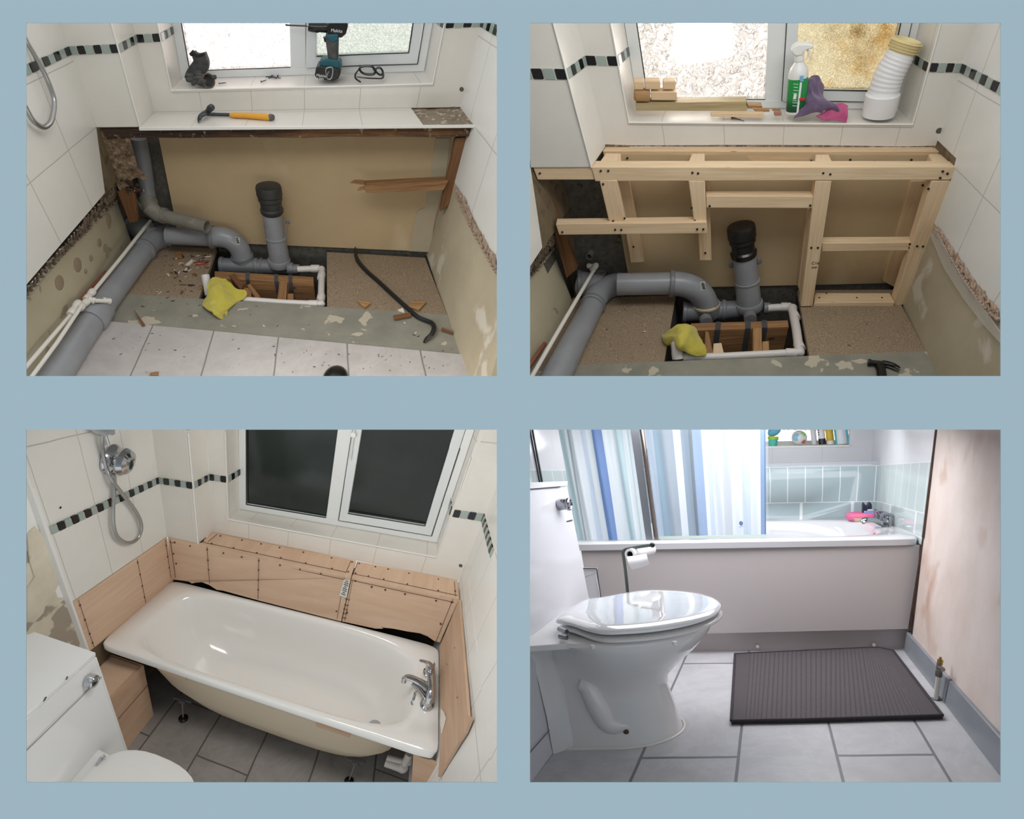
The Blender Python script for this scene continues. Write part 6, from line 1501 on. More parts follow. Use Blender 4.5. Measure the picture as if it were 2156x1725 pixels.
b=cloth([[(1.123,2.186,.939),(1.137,2.186,.958),(1.158,2.186,.957),(1.184,2.185,.941),(1.207,2.184,.914)],[(1.122,2.141,.925),(1.138,2.14,.932),(1.164,2.14,.92),(1.188,2.139,.912),(1.217,2.15,.885)],[(1.121,2.117,.891),(1.148,2.105,.892),(1.171,2.116,.9),(1.208,2.115,.889),(1.249,2.114,.855)],[(1.111,2.117,.855),(1.141,2.105,.867),(1.167,2.105,.872),(1.215,2.104,.863),(1.266,2.102,.835)],[(1.08,2.093,.812),(1.118,2.099,.823),(1.152,2.105,.834),(1.199,2.115,.837),(1.242,2.126,.824)]],24,24,.006,.03,5,16)
solo('purple_towel',b,plain('purple_terry',(112,92,122),.95,vary=(92,74,104),scale=20,bump=(260,.7),sheen=.4),'crumpled purple towel heaped beside the spray bottle','towel',subd=1)
b=cloth([[(1.241,2.137,.842),(1.257,2.137,.856),(1.281,2.136,.859),(1.305,2.136,.847)],[(1.187,2.116,.821),(1.226,2.115,.828),(1.264,2.114,.839),(1.303,2.113,.834)],[(1.171,2.104,.813),(1.216,2.104,.8),(1.262,2.102,.803),(1.305,2.101,.797)],[(1.199,2.097,.803),(1.229,2.097,.796),(1.266,2.096,.796),(1.303,2.095,.793)]],20,20,.005,.012,8,18)
solo('pink_cloth',b,plain('pink_terry',(196,92,134),.9,vary=(176,74,118),scale=20,bump=(260,.5),sheen=.3),'pink cloth spread under the purple towel','cloth',subd=1)
t=thing('flexible_duct','white ribbed flexible pan connector leaning in the right corner of the sill','pipe connector',(1.457,2.195,.778))
M_duct=plain('white_duct',(232,230,230),.45)
r0=0.0632
b=B();b.lathe((1.442,2.156,.797),dir_((1.442,2.156,.797),(1.44,2.155,.85)),[(r0*1.02,0),(r0*1.06,.03),(r0*1.08,.085),(r0*1.0,.09)],32);part('sleeve',b,M_duct,t)
pth=smooth_path([(1.445,2.167,.833),(1.442,2.166,.895),(1.448,2.166,.955),(1.463,2.166,1.01),(1.477,2.167,1.054)],14);n_=len(pth)
b=B();b.tube(pth,[r0*(1.0-.14*i/n_)*(1+(.02 if i % 4 <2 else -.018))*(1.0 if i <n_-10 else 1.0-.02*(i-n_+10)) for i in range(n_)],36);part('ribbed_body',b,M_duct,t)
b=B();ax=dir_((1.479,2.167,1.052),(1.488,2.167,1.09));o_=Vector((1.474,2.167,1.043));L=ax.length
prof=[(r0*.82,0),(r0*.84,L*.15)]
for k in range(4): prof+= [(r0*1.0,L*(.2+.26*k)),(r0*1.0,L*(.24+.26*k)),(r0*.86,L*(.27+.26*k)),(r0*.86,L*(.42+.26*k))]
b.lathe(o_,ax,prof+[(r0*.8,L*1.2),(r0*.7,L*.8),(.001,L*.8)],32);part('collar',b,plain('cream_rubber',(224,208,158),.5),t,'cream rubber finned collar')
b=B();b.lathe((1.683,2.096,.744),(0,-1,0),[(.014,-.002),(.012,.002),(.004,.003)],9);solo('wall_plug',b,M_block,'broken grey wall plug hole in the tiles above the right end of the new framing','wall plug')
# yellow autumn shrub outside
t=thing('garden_shrub','yellow autumn shrub outside, seen blurred through the right pane','shrub',(1.468,2.443,.787))
n=NT('yellow_leaves');n.set(rough=.8)
tr=n.n('ShaderNodeBsdfTranslucent');tr.inputs['Color'].default_value=lin((250,226,130));mx=n.n('ShaderNodeMixShader');mx.inputs[0].default_value=.9
n.base(lin((226,190,80)));n.l(n.bsdf.outputs[0],mx.inputs[1]);n.l(tr.outputs[0],mx.inputs[2]);n.l(mx.outputs[0],n.t.nodes['Material Output'].inputs['Surface'])
b=B();rnd=random.Random(4);c0=Vector((1.411,2.444,1.061))
for k in range(150):
    p=c0+Vector((rnd.gauss(0,.13),rnd.uniform(-.05,.05),rnd.gauss(0,.14)));q=[p+Vector((rnd.uniform(-.03,.03),rnd.uniform(-.01,.01),rnd.uniform(-.03,.03))) for _ in range(4)];b.prism(q,(0,.001,0))
part('foliage',b,n.m,t)

# ================================================================== ROOM C: bath in place at night, plywood lining
ROOM='C'
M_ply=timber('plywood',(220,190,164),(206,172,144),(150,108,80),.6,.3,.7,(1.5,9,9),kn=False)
M_ply_shaded=timber('plywood_shade',(206,174,148),(186,152,124),(150,108,80),.65,.3,.7,(1.5,9,9),kn=False)  # plywood with shade put into its colour
M_bathwhite=plain('bath_enamel',(240,239,236),.12,coat=.4)
M_bathunder=plain('bath_underside',(206,192,168),.6)
M_gloss=plain('gloss_white',(234,234,233),.12)
M_ceramic=plain('white_ceramic',(234,233,230),.1,coat=.3)
M_floor_dark=tiled('floor_tile_grey',(150,145,141),(128,123,119),(88,82,78),.008,.45,scale=6,veins=True,offset=.5,w=1,h=.52,freq=2)
M_rough_wall=blotchy('torn_plaster',(222,212,192),(196,184,164),(160,148,132),5,thr=(.54,.56),sscale=7,bump=.6)
M_white_wall=plain('painted_wall',(232,231,226),.7)
M_pencil=plain('pencil_line',(92,62,46),.9)
def screws(parent,pts,out,r=.0045):
    b=B();b.lathe((0,0,0),out,[(r,-.001),(r,.0012),(r*.5,.0014)],8);me=mesh_of('screw_head',b,M_pencil,Vector((0,0,0)))
    for p in pts:
        o=link(bpy.data.objects.new('screw_head',me));o.parent=parent;o.matrix_local=Matrix.Translation(Vector(p)-Vector(parent['_b']))
def lines(parent,segs,w=.0022,out=(0,-.0012,0)):
    b=B()
    for a,c in segs: b.bar(Vector(a)+Vector(out),Vector(c)+Vector(out),w,.0012)
    part('pencil_line',b,M_pencil,parent)

b=B();b.grid([[(-.02,.095,-.002,-.88,-.549),(.274,.04,-.001,-.88,.042),(.578,-.004,-.032,-.88,.632),(.914,-.052,-.065,-.88,1.223),(1.289,-.112,-.09,-.88,1.813),(1.703,-.183,-.104,-.88,2.404)],
[(.011,.398,.012,-.255,-.549),(.292,.352,.021,-.255,.042),(.58,.322,0,-.255,.632),(.894,.289,-.025,-.255,1.223),(1.239,.25,-.045,-.255,1.813),(1.618,.204,-.062,-.255,2.404)],
[(.029,.681,.006,.37,-.549),(.299,.641,.022,.37,.042),(.574,.619,.009,.37,.632),(.871,.597,-.007,.37,1.223),(1.193,.571,-.022,.37,1.813),(1.544,.541,-.036,.37,2.404)],
[(.039,.945,-.01,.995,-.549),(.301,.909,.011,.995,.042),(.565,.893,.005,.995,.632),(.847,.878,-.005,.995,1.223),(1.151,.861,-.014,.995,1.813),(1.479,.842,-.022,.995,2.404)],
[(.051,1.184,-.022,1.62,-.549),(.303,1.151,.003,1.62,.042),(.557,1.138,.004,1.62,.632),(.826,1.128,0,1.62,1.223),(1.114,1.117,-.003,1.62,1.813),(1.422,1.105,-.006,1.62,2.404)]],thick=(0,0,-.02))
struct('floor_tiles',b,M_floor_dark,label='dark grey floor tiles under the bath')
b=B();b.grid([[(.015,1.189,-.026),(.701,1.133,.002),(1.495,1.103,-.008)],
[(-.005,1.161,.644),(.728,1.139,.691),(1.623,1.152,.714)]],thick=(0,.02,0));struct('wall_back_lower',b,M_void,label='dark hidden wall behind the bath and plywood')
b=B();b.grid([[(-.203,-.047,1.211),(-.131,.215,1.191),(-.077,.451,1.165)],
[(-.28,-.143,1.885),(-.184,.15,1.772),(-.11,.403,1.671)]],thick=(-.02,0,0));struct('wall_left_painted',b,M_white_wall,label='smooth white painted wall left of the tiles')
b=B();b.grid([[(-.004,.092,-.001),(.009,.205,.006),(.021,.314,.012),(.029,.422,.013),(.036,.526,.013)],
[(-.031,.074,.162),(-.015,.19,.168),(-.001,.301,.174),(.01,.411,.174),(.019,.516,.173)],
[(-.06,.053,.338),(-.041,.173,.343),(-.024,.287,.348),(-.01,.398,.347),(.002,.506,.346)],
[(-.09,.03,.531),(-.068,.153,.535),(-.047,.27,.537),(-.03,.383,.535),(-.015,.492,.532)],
[(-.122,.005,.741),(-.095,.131,.742),(-.07,.25,.742),(-.05,.366,.737),(-.032,.477,.732)],
[(-.163,-.018,.963),(-.131,.112,.96),(-.101,.235,.956),(-.077,.353,.948),(-.055,.466,.939)],
[(-.203,-.047,1.211),(-.166,.088,1.201),(-.131,.215,1.191),(-.102,.336,1.178),(-.077,.451,1.165)]],thick=(-.02,0,0));struct('wall_left_plaster',b,M_rough_wall,label='torn rough plaster below the painted wall on the left')
b=B();b.grid([[(.013,.48,.486),(.014,.493,.486)],
[(-.019,.455,.835),(-.016,.469,.827)],
[(-.057,.429,1.225),(-.053,.445,1.207)],
[(-.087,.387,1.679),(-.081,.404,1.649)]],thick=(-.04,0,0));b.grid([[(-.016,.461,.485),(-.013,.485,.484)],
[(-.049,.435,.834),(-.044,.46,.826)],
[(-.089,.408,1.225),(-.083,.435,1.206)],
[(-.121,.364,1.68),(-.111,.392,1.648)]],thick=(-.01,0,0));struct('trim_tile_edge',b,M_white_wall,label='white edge trim where the left tiles end')
b=B();b.prism([(-.091,.385,1.189),(-.085,.418,1.206),(-.072,.448,1.124),(-.068,.443,1.068),(-.061,.447,.992),(-.052,.45,.89),(-.054,.421,.863),(-.059,.39,.863),(-.058,.359,.813),(-.067,.295,.793),(-.068,.279,.782),(-.081,.329,.961),(-.076,.368,.991),(-.084,.365,1.076)],(.004,0,0));struct('wall_torn_patch',b,M_rough_wall,label='ragged torn patch in the plaster left of the tiles')
b=B();b.grid([[(.029,.254,.01),(.054,.589,.012),(.066,.901,-.005),(.078,1.179,-.018)],
[(-.037,.211,.488),(.011,.563,.482),(.038,.884,.456),(.064,1.166,.435)]],thick=(-.02,0,0));struct('wall_left_lower',b,M_void_buff,label='dull lower left wall behind the plywood box')
# plywood lining
t=thing('plywood_cladding','plywood panel on the left wall under the tiles','plywood panel',(.041,.764,.468))
b=B();b.grid([[(p[0],p[1],p[2]) for p in r] for r in [[(.016,.491,.482,.287,.556),(.036,.69,.459,.21,.544),(.051,.877,.433,.133,.532),(.066,1.051,.409,.056,.52)],
[(-.01,.468,.786,.287,.865),(.017,.67,.768,.21,.865),(.038,.859,.746,.133,.865),(.058,1.033,.727,.056,.865)]]],(0,0,.5,.6),thick=(-.012,0,0));part('sheet',b,M_ply,t)
lines(t,[((.048,.844,.46),(.036,.827,.745)),((.02,.512,.485),(-.004,.49,.78)),((.065,1.032,.464),(.058,1.017,.724))],out=(.0012,0,0))
screws(t,[(.037,.828,.725),(.041,.832,.649),(.044,.836,.573),(.047,.841,.497),(-.001,.492,.749),(.007,.498,.66),(.014,.505,.572),(.018,.509,.514),(.059,1.019,.687),(.061,1.023,.612),(.063,1.027,.538)],(1,0,0))
t=thing('plywood_cladding','long plywood panel facing the boxing behind the left half of the bath','plywood panel',(.519,1.021,.466))
b=B();b.prism([(.063,1.03,.728),(.238,1.014,.751),(.559,1.017,.755),(1.016,1.028,.753),(.986,1.021,.458),(.559,1.021,.466),(.354,1.022,.474),(.318,1.023,.468),(.277,1.024,.488),(.238,1.025,.494),(.201,1.03,.476),(.178,1.033,.46),(.162,1.034,.467),(.123,1.039,.458),(.06,1.047,.441)],(0,.012,0));part('sheet',b,M_ply,t)
lines(t,[((.071,1.03,.705),(.992,1.026,.735)),((.282,1.022,.502),(.28,1.013,.746)),((.543,1.02,.475),(.547,1.016,.751)),((.964,1.02,.471),(.983,1.027,.755)),((.084,1.042,.465),(.078,1.028,.725))])
screws(t,[(.101,1.026,.714),(.187,1.018,.721),(.28,1.013,.729),(.365,1.012,.732),(.459,1.014,.733),(.547,1.016,.734),(.655,1.019,.734),(.757,1.022,.735),(.863,1.024,.736),(.281,1.015,.66),(.281,1.018,.595),(.546,1.016,.674),(.545,1.017,.607),(.544,1.018,.541),(.088,1.031,.632),(.097,1.034,.568),(.958,1.021,.519)],(0,-1,0))
t=thing('plywood_cladding','plywood panel facing the boxing behind the tap end of the bath','plywood panel',(1.213,1.019,.462))
b=B();b.prism([(1.02,1.029,.754),(1.559,1.033,.772),(1.505,1.015,.484),(1.475,1.016,.484),(1.438,1.017,.503),(1.397,1.019,.509),(1.333,1.019,.501),(1.259,1.019,.497),(1.21,1.019,.488),(1.194,1.019,.496),(1.206,1.019,.48),(1.167,1.019,.468),(1.066,1.02,.464),(.991,1.021,.46)],(0,.012,0));part('sheet',b,M_ply,t)
lines(t,[((1.02,1.027,.74),(1.538,1.03,.752)),((1.004,1.02,.471),(1.026,1.028,.755)),((1.483,1.014,.473),(1.53,1.032,.768))])
for z_ in (0,1,2,3,4): pass
lines(t,[(p,Vector(p)+Vector((.025,0,0))) for p in ((.997,1.022,.616),(.994,1.022,.577),(.992,1.021,.548),(.99,1.021,.519),(.988,1.02,.49))],.003)
screws(t,[(1.039,1.028,.74),(1.124,1.027,.727),(1.193,1.028,.728),(1.293,1.029,.73),(1.45,1.03,.734),(1.527,1.03,.747),(1.493,1.02,.602),(1.013,1.021,.528)],(0,-1,0),.0055)
t=thing('plywood_cladding','left plywood top of the boxing under the window tiles','plywood panel',(.606,1.074,.757))
b=B();b.prism([(.241,1.016,.75),(.238,1.139,.739),(1,1.145,.763),(1.016,1.025,.762)],(0,0,-.014),tmi=0);part('sheet',b,M_ply,t)
screws(t,[(.244,1.039,.75),(.296,1.112,.746),(.41,1.113,.751),(.29,1.038,.752),(.405,1.038,.756),(.511,1.115,.754),(.607,1.118,.756),(.524,1.041,.758),(.647,1.045,.759),(.731,1.122,.758),(.775,1.048,.76),(.878,1.125,.762),(.909,1.051,.762),(.985,1.128,.764),(.991,1.054,.763)],(0,0,1))
lines(t,[((.251,1.033,.751),(.983,1.047,.763)),((.267,1.045,.751),(.274,1.119,.744)),((.983,1.041,.763),(.976,1.134,.764))],out=(0,0,.0008))
t=thing('plywood_cladding','right plywood top of the boxing under the window tiles','plywood panel',(1.238,1.088,.769))
b=B();b.prism([(1.021,1.025,.762),(1.006,1.143,.763),(1.526,1.156,.782),(1.561,1.033,.776)],(0,0,-.014));part('sheet',b,M_ply,t)
screws(t,[(1.022,1.129,.764),(1.106,1.13,.767),(1.172,1.131,.77),(1.279,1.133,.773),(1.431,1.135,.778),(1.029,1.055,.764),(1.095,1.055,.765),(1.173,1.056,.768),(1.293,1.058,.77),(1.449,1.059,.775),(1.53,1.078,.779)],(0,0,1))
lines(t,[((1.02,1.048,.763),(1.548,1.052,.778)),((1.02,1.042,.763),(1.012,1.135,.764)),((1.538,1.046,.777),(1.512,1.141,.781))],out=(0,0,.0008))
t=thing('plywood_cladding','ragged plywood panel on the right wall beside the tap','plywood panel',(1.549,.693,.298))
b=B();b.prism([(1.561,1.014,.79),(1.614,.826,.78),(1.667,.641,.774),(1.699,.532,.766),(1.733,.416,.751),(1.748,.392,.773),(1.745,.383,.753),(1.737,.369,.709),(1.718,.365,.638),(1.696,.36,.547),(1.68,.357,.483),(1.664,.356,.416),(1.653,.417,.44),(1.636,.492,.46),(1.6,.63,.464),(1.551,.829,.475),(1.512,.988,.484)],(.012,0,0));part('sheet',b,M_ply_shaded,t)
screws(t,[(1.599,.804,.693),(1.58,.795,.589),(1.668,.552,.677)],(-1,0,0),.003)
b=B();b.prism([(1.604,.63,.491),(1.623,.586,.525),(1.639,.544,.545),(1.639,.528,.525),(1.636,.508,.486),(1.617,.57,.48)],(-.003,0,0));solo('bare_patch',b,M_pale_chip,'white torn patch on the right plywood beside the bath rim','patch')
b=B();b.prism([(1.533,.455,.382),(1.656,.445,.364),(1.641,.438,.276),(1.624,.435,.207),(1.552,.438,.175)],(0,.012,0));solo('plywood_offcut',b,M_ply_shaded,'plywood end piece in a shaded tone below the tap corner of the bath','plywood panel')
t=thing('paper_label','printed paper label stuck across the joint of the two plywood panels','label',(.949,1.022,.645))
b=B();b.prism([(.982,1.024,.737),(1.013,1.025,.741),(1.005,1.021,.626),(.966,1.02,.627)],(0,.001,0));part('paper',b,M_label_paper,t)
b=B();A0,A1=(.999,1.022,.731),(.987,1.019,.644)
for k in range(8): b.box(lerp(A0,A1,k/7),(.022 if k % 3 else .012,.001,.003),Matrix.Rotation(.25,4,'Y'))
part('print',b,M_black_print,t)
# ledge filler under tiles
# the bath
t=thing('bathtub','white steel bathtub without a side panel, tap at its right end','bathtub',(.724,.761,.076))
L0=[[(1.503,.971,.416),(1.498,.987,.417),(1.494,.994,.417),(1.489,.999,.418),(1.483,1.003,.418),(1.476,1.006,.418),(1.466,1.008,.418),(1.453,1.01,.418),(1.436,1.011,.418),(1.41,1.013,.417),(1.357,1.015,.416),(.169,1.036,.414),(.128,1.04,.409),(.109,1.042,.407),(.096,1.042,.406),(.087,1.042,.405),(.08,1.041,.404),(.074,1.039,.404),(.07,1.036,.404),(.067,1.032,.404),(.065,1.025,.404),(.063,1.011,.405),(.03,.588,.438),(.029,.57,.439),(.03,.562,.439),(.033,.556,.44),(.036,.552,.44),(.041,.548,.441),(.049,.545,.442),(.058,.542,.442),(.071,.539,.443),(.092,.535,.445),(.135,.529,.447),(1.469,.458,.383),(1.531,.453,.382),(1.561,.452,.382),(1.581,.452,.382),(1.595,.453,.382),(1.605,.454,.382),(1.613,.457,.382),(1.618,.461,.382),(1.621,.467,.383),(1.621,.477,.384),(1.618,.497,.385)],[(1.516,.966,.447),(1.509,.985,.448),(1.504,.995,.448),(1.498,1.001,.448),(1.49,1.005,.448),(1.481,1.009,.448),(1.468,1.012,.448),(1.453,1.014,.448),(1.431,1.016,.448),(1.4,1.018,.448),(1.335,1.019,.447),(.19,1.034,.445),(.141,1.04,.439),(.117,1.042,.437),(.101,1.042,.435),(.09,1.042,.434),(.081,1.041,.433),(.074,1.038,.433),(.069,1.035,.432),(.065,1.029,.433),(.062,1.021,.433),(.06,1.003,.435),(.026,.595,.467),(.025,.574,.468),(.027,.563,.469),(.03,.556,.47),(.034,.551,.47),(.041,.546,.471),(.05,.542,.472),(.062,.538,.473),(.078,.535,.474),(.104,.53,.476),(.157,.523,.478),(1.443,.461,.413),(1.52,.456,.412),(1.557,.454,.412),(1.582,.454,.412),(1.599,.455,.412),(1.612,.457,.412),(1.621,.461,.412),(1.628,.466,.412),(1.631,.473,.413),(1.632,.485,.414),(1.628,.51,.416)],[(1.512,.955,.453),(1.505,.977,.454),(1.499,.988,.454),(1.491,.995,.455),(1.482,1.001,.455),(1.471,1.005,.455),(1.457,1.008,.455),(1.438,1.011,.455),(1.413,1.013,.454),(1.376,1.015,.453),(1.302,1.016,.454),(.216,1.028,.454),(.159,1.034,.448),(.131,1.036,.445),(.112,1.037,.443),(.099,1.036,.442),(.088,1.035,.441),(.08,1.032,.44),(.074,1.028,.44),(.07,1.022,.44),(.066,1.012,.441),(.063,.992,.442),(.032,.607,.473),(.031,.583,.474),(.033,.571,.475),(.036,.562,.476),(.042,.556,.477),(.05,.55,.478),(.06,.546,.479),(.074,.541,.48),(.094,.537,.481),(.123,.532,.483),(.184,.524,.486),(1.403,.469,.422),(1.49,.464,.419),(1.533,.462,.419),(1.562,.462,.419),(1.582,.463,.419),(1.598,.466,.419),(1.609,.47,.42),(1.616,.476,.42),(1.621,.485,.421),(1.622,.498,.422),(1.617,.526,.424)],[(1.462,.861,.445),(1.447,.904,.447),(1.431,.93,.449),(1.41,.949,.449),(1.385,.964,.449),(1.354,.975,.45),(1.316,.984,.451),(1.27,.991,.451),(1.212,.996,.452),(1.135,1,.452),(1.007,1.004,.452),(.481,1.005,.458),(.375,1.005,.458),(.313,1.003,.458),(.268,1,.457),(.234,.996,.456),(.206,.99,.454),(.183,.982,.453),(.165,.971,.452),(.152,.955,.452),(.142,.933,.453),(.135,.893,.455),(.122,.698,.47),(.123,.653,.474),(.129,.625,.476),(.14,.604,.478),(.157,.587,.48),(.179,.572,.482),(.208,.559,.483),(.244,.549,.483),(.291,.541,.482),(.357,.535,.479),(.471,.529,.472),(1.056,.509,.434),(1.201,.503,.429),(1.289,.502,.426),(1.354,.505,.424),(1.405,.51,.423),(1.444,.519,.423),(1.474,.53,.423),(1.496,.546,.425),(1.509,.566,.427),(1.515,.596,.429),(1.51,.646,.432)],[(1.451,.831,.436),(1.434,.876,.439),(1.414,.906,.44),(1.387,.929,.441),(1.355,.946,.442),(1.316,.961,.443),(1.269,.972,.444),(1.213,.981,.445),(1.144,.988,.445),(1.057,.994,.445),(.928,.997,.446),(.554,.998,.451),(.442,.997,.452),(.371,.994,.453),(.318,.989,.453),(.275,.983,.452),(.24,.974,.452),(.211,.963,.451),(.188,.949,.45),(.17,.931,.45),(.158,.905,.45),(.149,.864,.452),(.14,.726,.463),(.143,.68,.467),(.152,.649,.469),(.167,.624,.472),(.189,.602,.474),(.217,.584,.476),(.253,.57,.476),(.298,.557,.475),(.354,.548,.473),(.43,.541,.468),(.552,.535,.46),(.965,.521,.433),(1.111,.517,.426),(1.209,.517,.423),(1.284,.52,.421),(1.345,.527,.42),(1.394,.538,.419),(1.432,.553,.42),(1.46,.572,.42),(1.479,.596,.422),(1.487,.629,.425),(1.484,.68,.428)],[(1.434,.821,.414),(1.417,.866,.417),(1.395,.896,.418),(1.368,.919,.42),(1.334,.937,.421),(1.292,.952,.422),(1.243,.965,.423),(1.185,.974,.424),(1.115,.982,.424),(1.027,.988,.424),(.902,.991,.426),(.578,.993,.431),(.467,.992,.432),(.394,.988,.433),(.339,.983,.433),(.294,.976,.433),(.257,.967,.433),(.227,.955,.432),(.202,.94,.431),(.183,.921,.431),(.17,.895,.432),(.161,.855,.433),(.154,.736,.442),(.157,.691,.446),(.167,.66,.449),(.184,.634,.451),(.207,.612,.454),(.237,.594,.455),(.275,.579,.455),(.322,.566,.453),(.381,.556,.45),(.458,.548,.446),(.578,.542,.438),(.935,.529,.415),(1.075,.526,.407),(1.173,.526,.404),(1.25,.53,.402),(1.313,.538,.401),(1.364,.549,.4),(1.404,.564,.4),(1.434,.584,.401),(1.454,.609,.402),(1.463,.642,.404),(1.461,.691,.407)],[(1.4,.81,.322),(1.384,.852,.325),(1.363,.881,.327),(1.337,.904,.329),(1.303,.922,.33),(1.263,.938,.332),(1.215,.95,.333),(1.159,.961,.334),(1.091,.969,.334),(1.008,.976,.335),(.89,.979,.337),(.603,.984,.343),(.498,.983,.345),(.428,.98,.346),(.373,.975,.346),(.329,.968,.347),(.292,.958,.347),(.263,.946,.347),(.239,.931,.347),(.221,.912,.347),(.208,.887,.348),(.2,.849,.349),(.195,.743,.356),(.199,.7,.359),(.21,.67,.362),(.226,.645,.363),(.249,.624,.364),(.279,.606,.365),(.317,.591,.364),(.363,.579,.362),(.421,.569,.359),(.496,.56,.354),(.609,.553,.347),(.923,.539,.327),(1.053,.536,.32),(1.145,.535,.317),(1.219,.539,.315),(1.279,.546,.313),(1.328,.557,.312),(1.366,.572,.312),(1.395,.591,.312),(1.415,.616,.313),(1.425,.647,.314),(1.423,.694,.316)],[(1.355,.8,.215),(1.34,.84,.218),(1.321,.868,.22),(1.296,.89,.222),(1.265,.908,.224),(1.227,.924,.225),(1.182,.937,.227),(1.129,.947,.228),(1.067,.956,.229),(.99,.963,.23),(.884,.968,.232),(.642,.974,.238),(.545,.974,.24),(.479,.971,.242),(.427,.966,.243),(.385,.959,.244),(.351,.95,.244),(.322,.937,.245),(.3,.922,.246),(.283,.903,.246),(.271,.879,.247),(.264,.843,.248),(.262,.751,.253),(.266,.711,.255),(.276,.683,.257),(.293,.659,.258),(.315,.639,.258),(.344,.622,.257),(.38,.608,.256),(.424,.595,.254),(.479,.585,.25),(.55,.577,.246),(.654,.569,.239),(.917,.555,.223),(1.033,.551,.217),(1.116,.55,.213),(1.184,.553,.211),(1.239,.56,.21),(1.284,.571,.209),(1.32,.585,.208),(1.347,.604,.208),(1.365,.627,.208),(1.374,.657,.209),(1.374,.7,.211)],[(1.249,.776,.124),(1.238,.804,.126),(1.223,.825,.128),(1.203,.842,.129),(1.177,.856,.131),(1.146,.869,.132),(1.109,.879,.133),(1.066,.889,.134),(1.015,.897,.135),(.955,.902,.137),(.875,.907,.14),(.717,.913,.144),(.642,.914,.147),(.588,.912,.148),(.544,.909,.15),(.508,.903,.151),(.478,.896,.152),(.453,.886,.153),(.434,.874,.153),(.419,.86,.154),(.41,.842,.155),(.404,.816,.155),(.405,.761,.158),(.41,.734,.159),(.42,.713,.159),(.435,.696,.159),(.455,.681,.159),(.48,.668,.158),(.512,.656,.156),(.55,.647,.154),(.596,.638,.152),(.653,.631,.148),(.731,.625,.143),(.899,.615,.135),(.984,.612,.13),(1.047,.612,.127),(1.1,.614,.126),(1.143,.619,.124),(1.18,.627,.124),(1.209,.637,.123),(1.232,.651,.122),(1.248,.667,.122),(1.257,.688,.123),(1.258,.717,.123)],[(1.072,.768,.124),(1.068,.78,.124),(1.06,.79,.124),(1.049,.797,.125),(1.034,.804,.125),(1.017,.81,.126),(.996,.815,.127),(.972,.82,.128),(.943,.823,.13),(.909,.827,.131),(.866,.829,.133),(.785,.833,.135),(.743,.834,.137),(.711,.834,.138),(.685,.832,.139),(.663,.83,.14),(.645,.826,.14),(.63,.822,.141),(.618,.817,.141),(.609,.81,.142),(.603,.802,.142),(.601,.79,.143),(.601,.768,.143),(.605,.757,.143),(.611,.747,.143),(.621,.74,.143),(.633,.733,.143),(.649,.727,.142),(.668,.721,.141),(.69,.717,.14),(.717,.713,.138),(.75,.71,.137),(.794,.706,.135),(.876,.702,.131),(.921,.7,.129),(.955,.7,.128),(.984,.701,.126),(1.008,.704,.125),(1.028,.707,.124),(1.045,.712,.124),(1.058,.717,.124),(1.068,.724,.123),(1.073,.733,.123),(1.075,.745,.123)]]
b=B();n=44
for lp in L0: b.v+= [Vector(p) for p in lp]
for j in range(len(L0)-1):
    for i in range(n): b.face((j*n+i,j*n+(i+1) % n,(j+1)*n+(i+1) % n,(j+1)*n+i),None,0,True)
b.face(range((len(L0)-1)*n,len(L0)*n));part('tub',b,M_bathwhite,t,sharp=60)
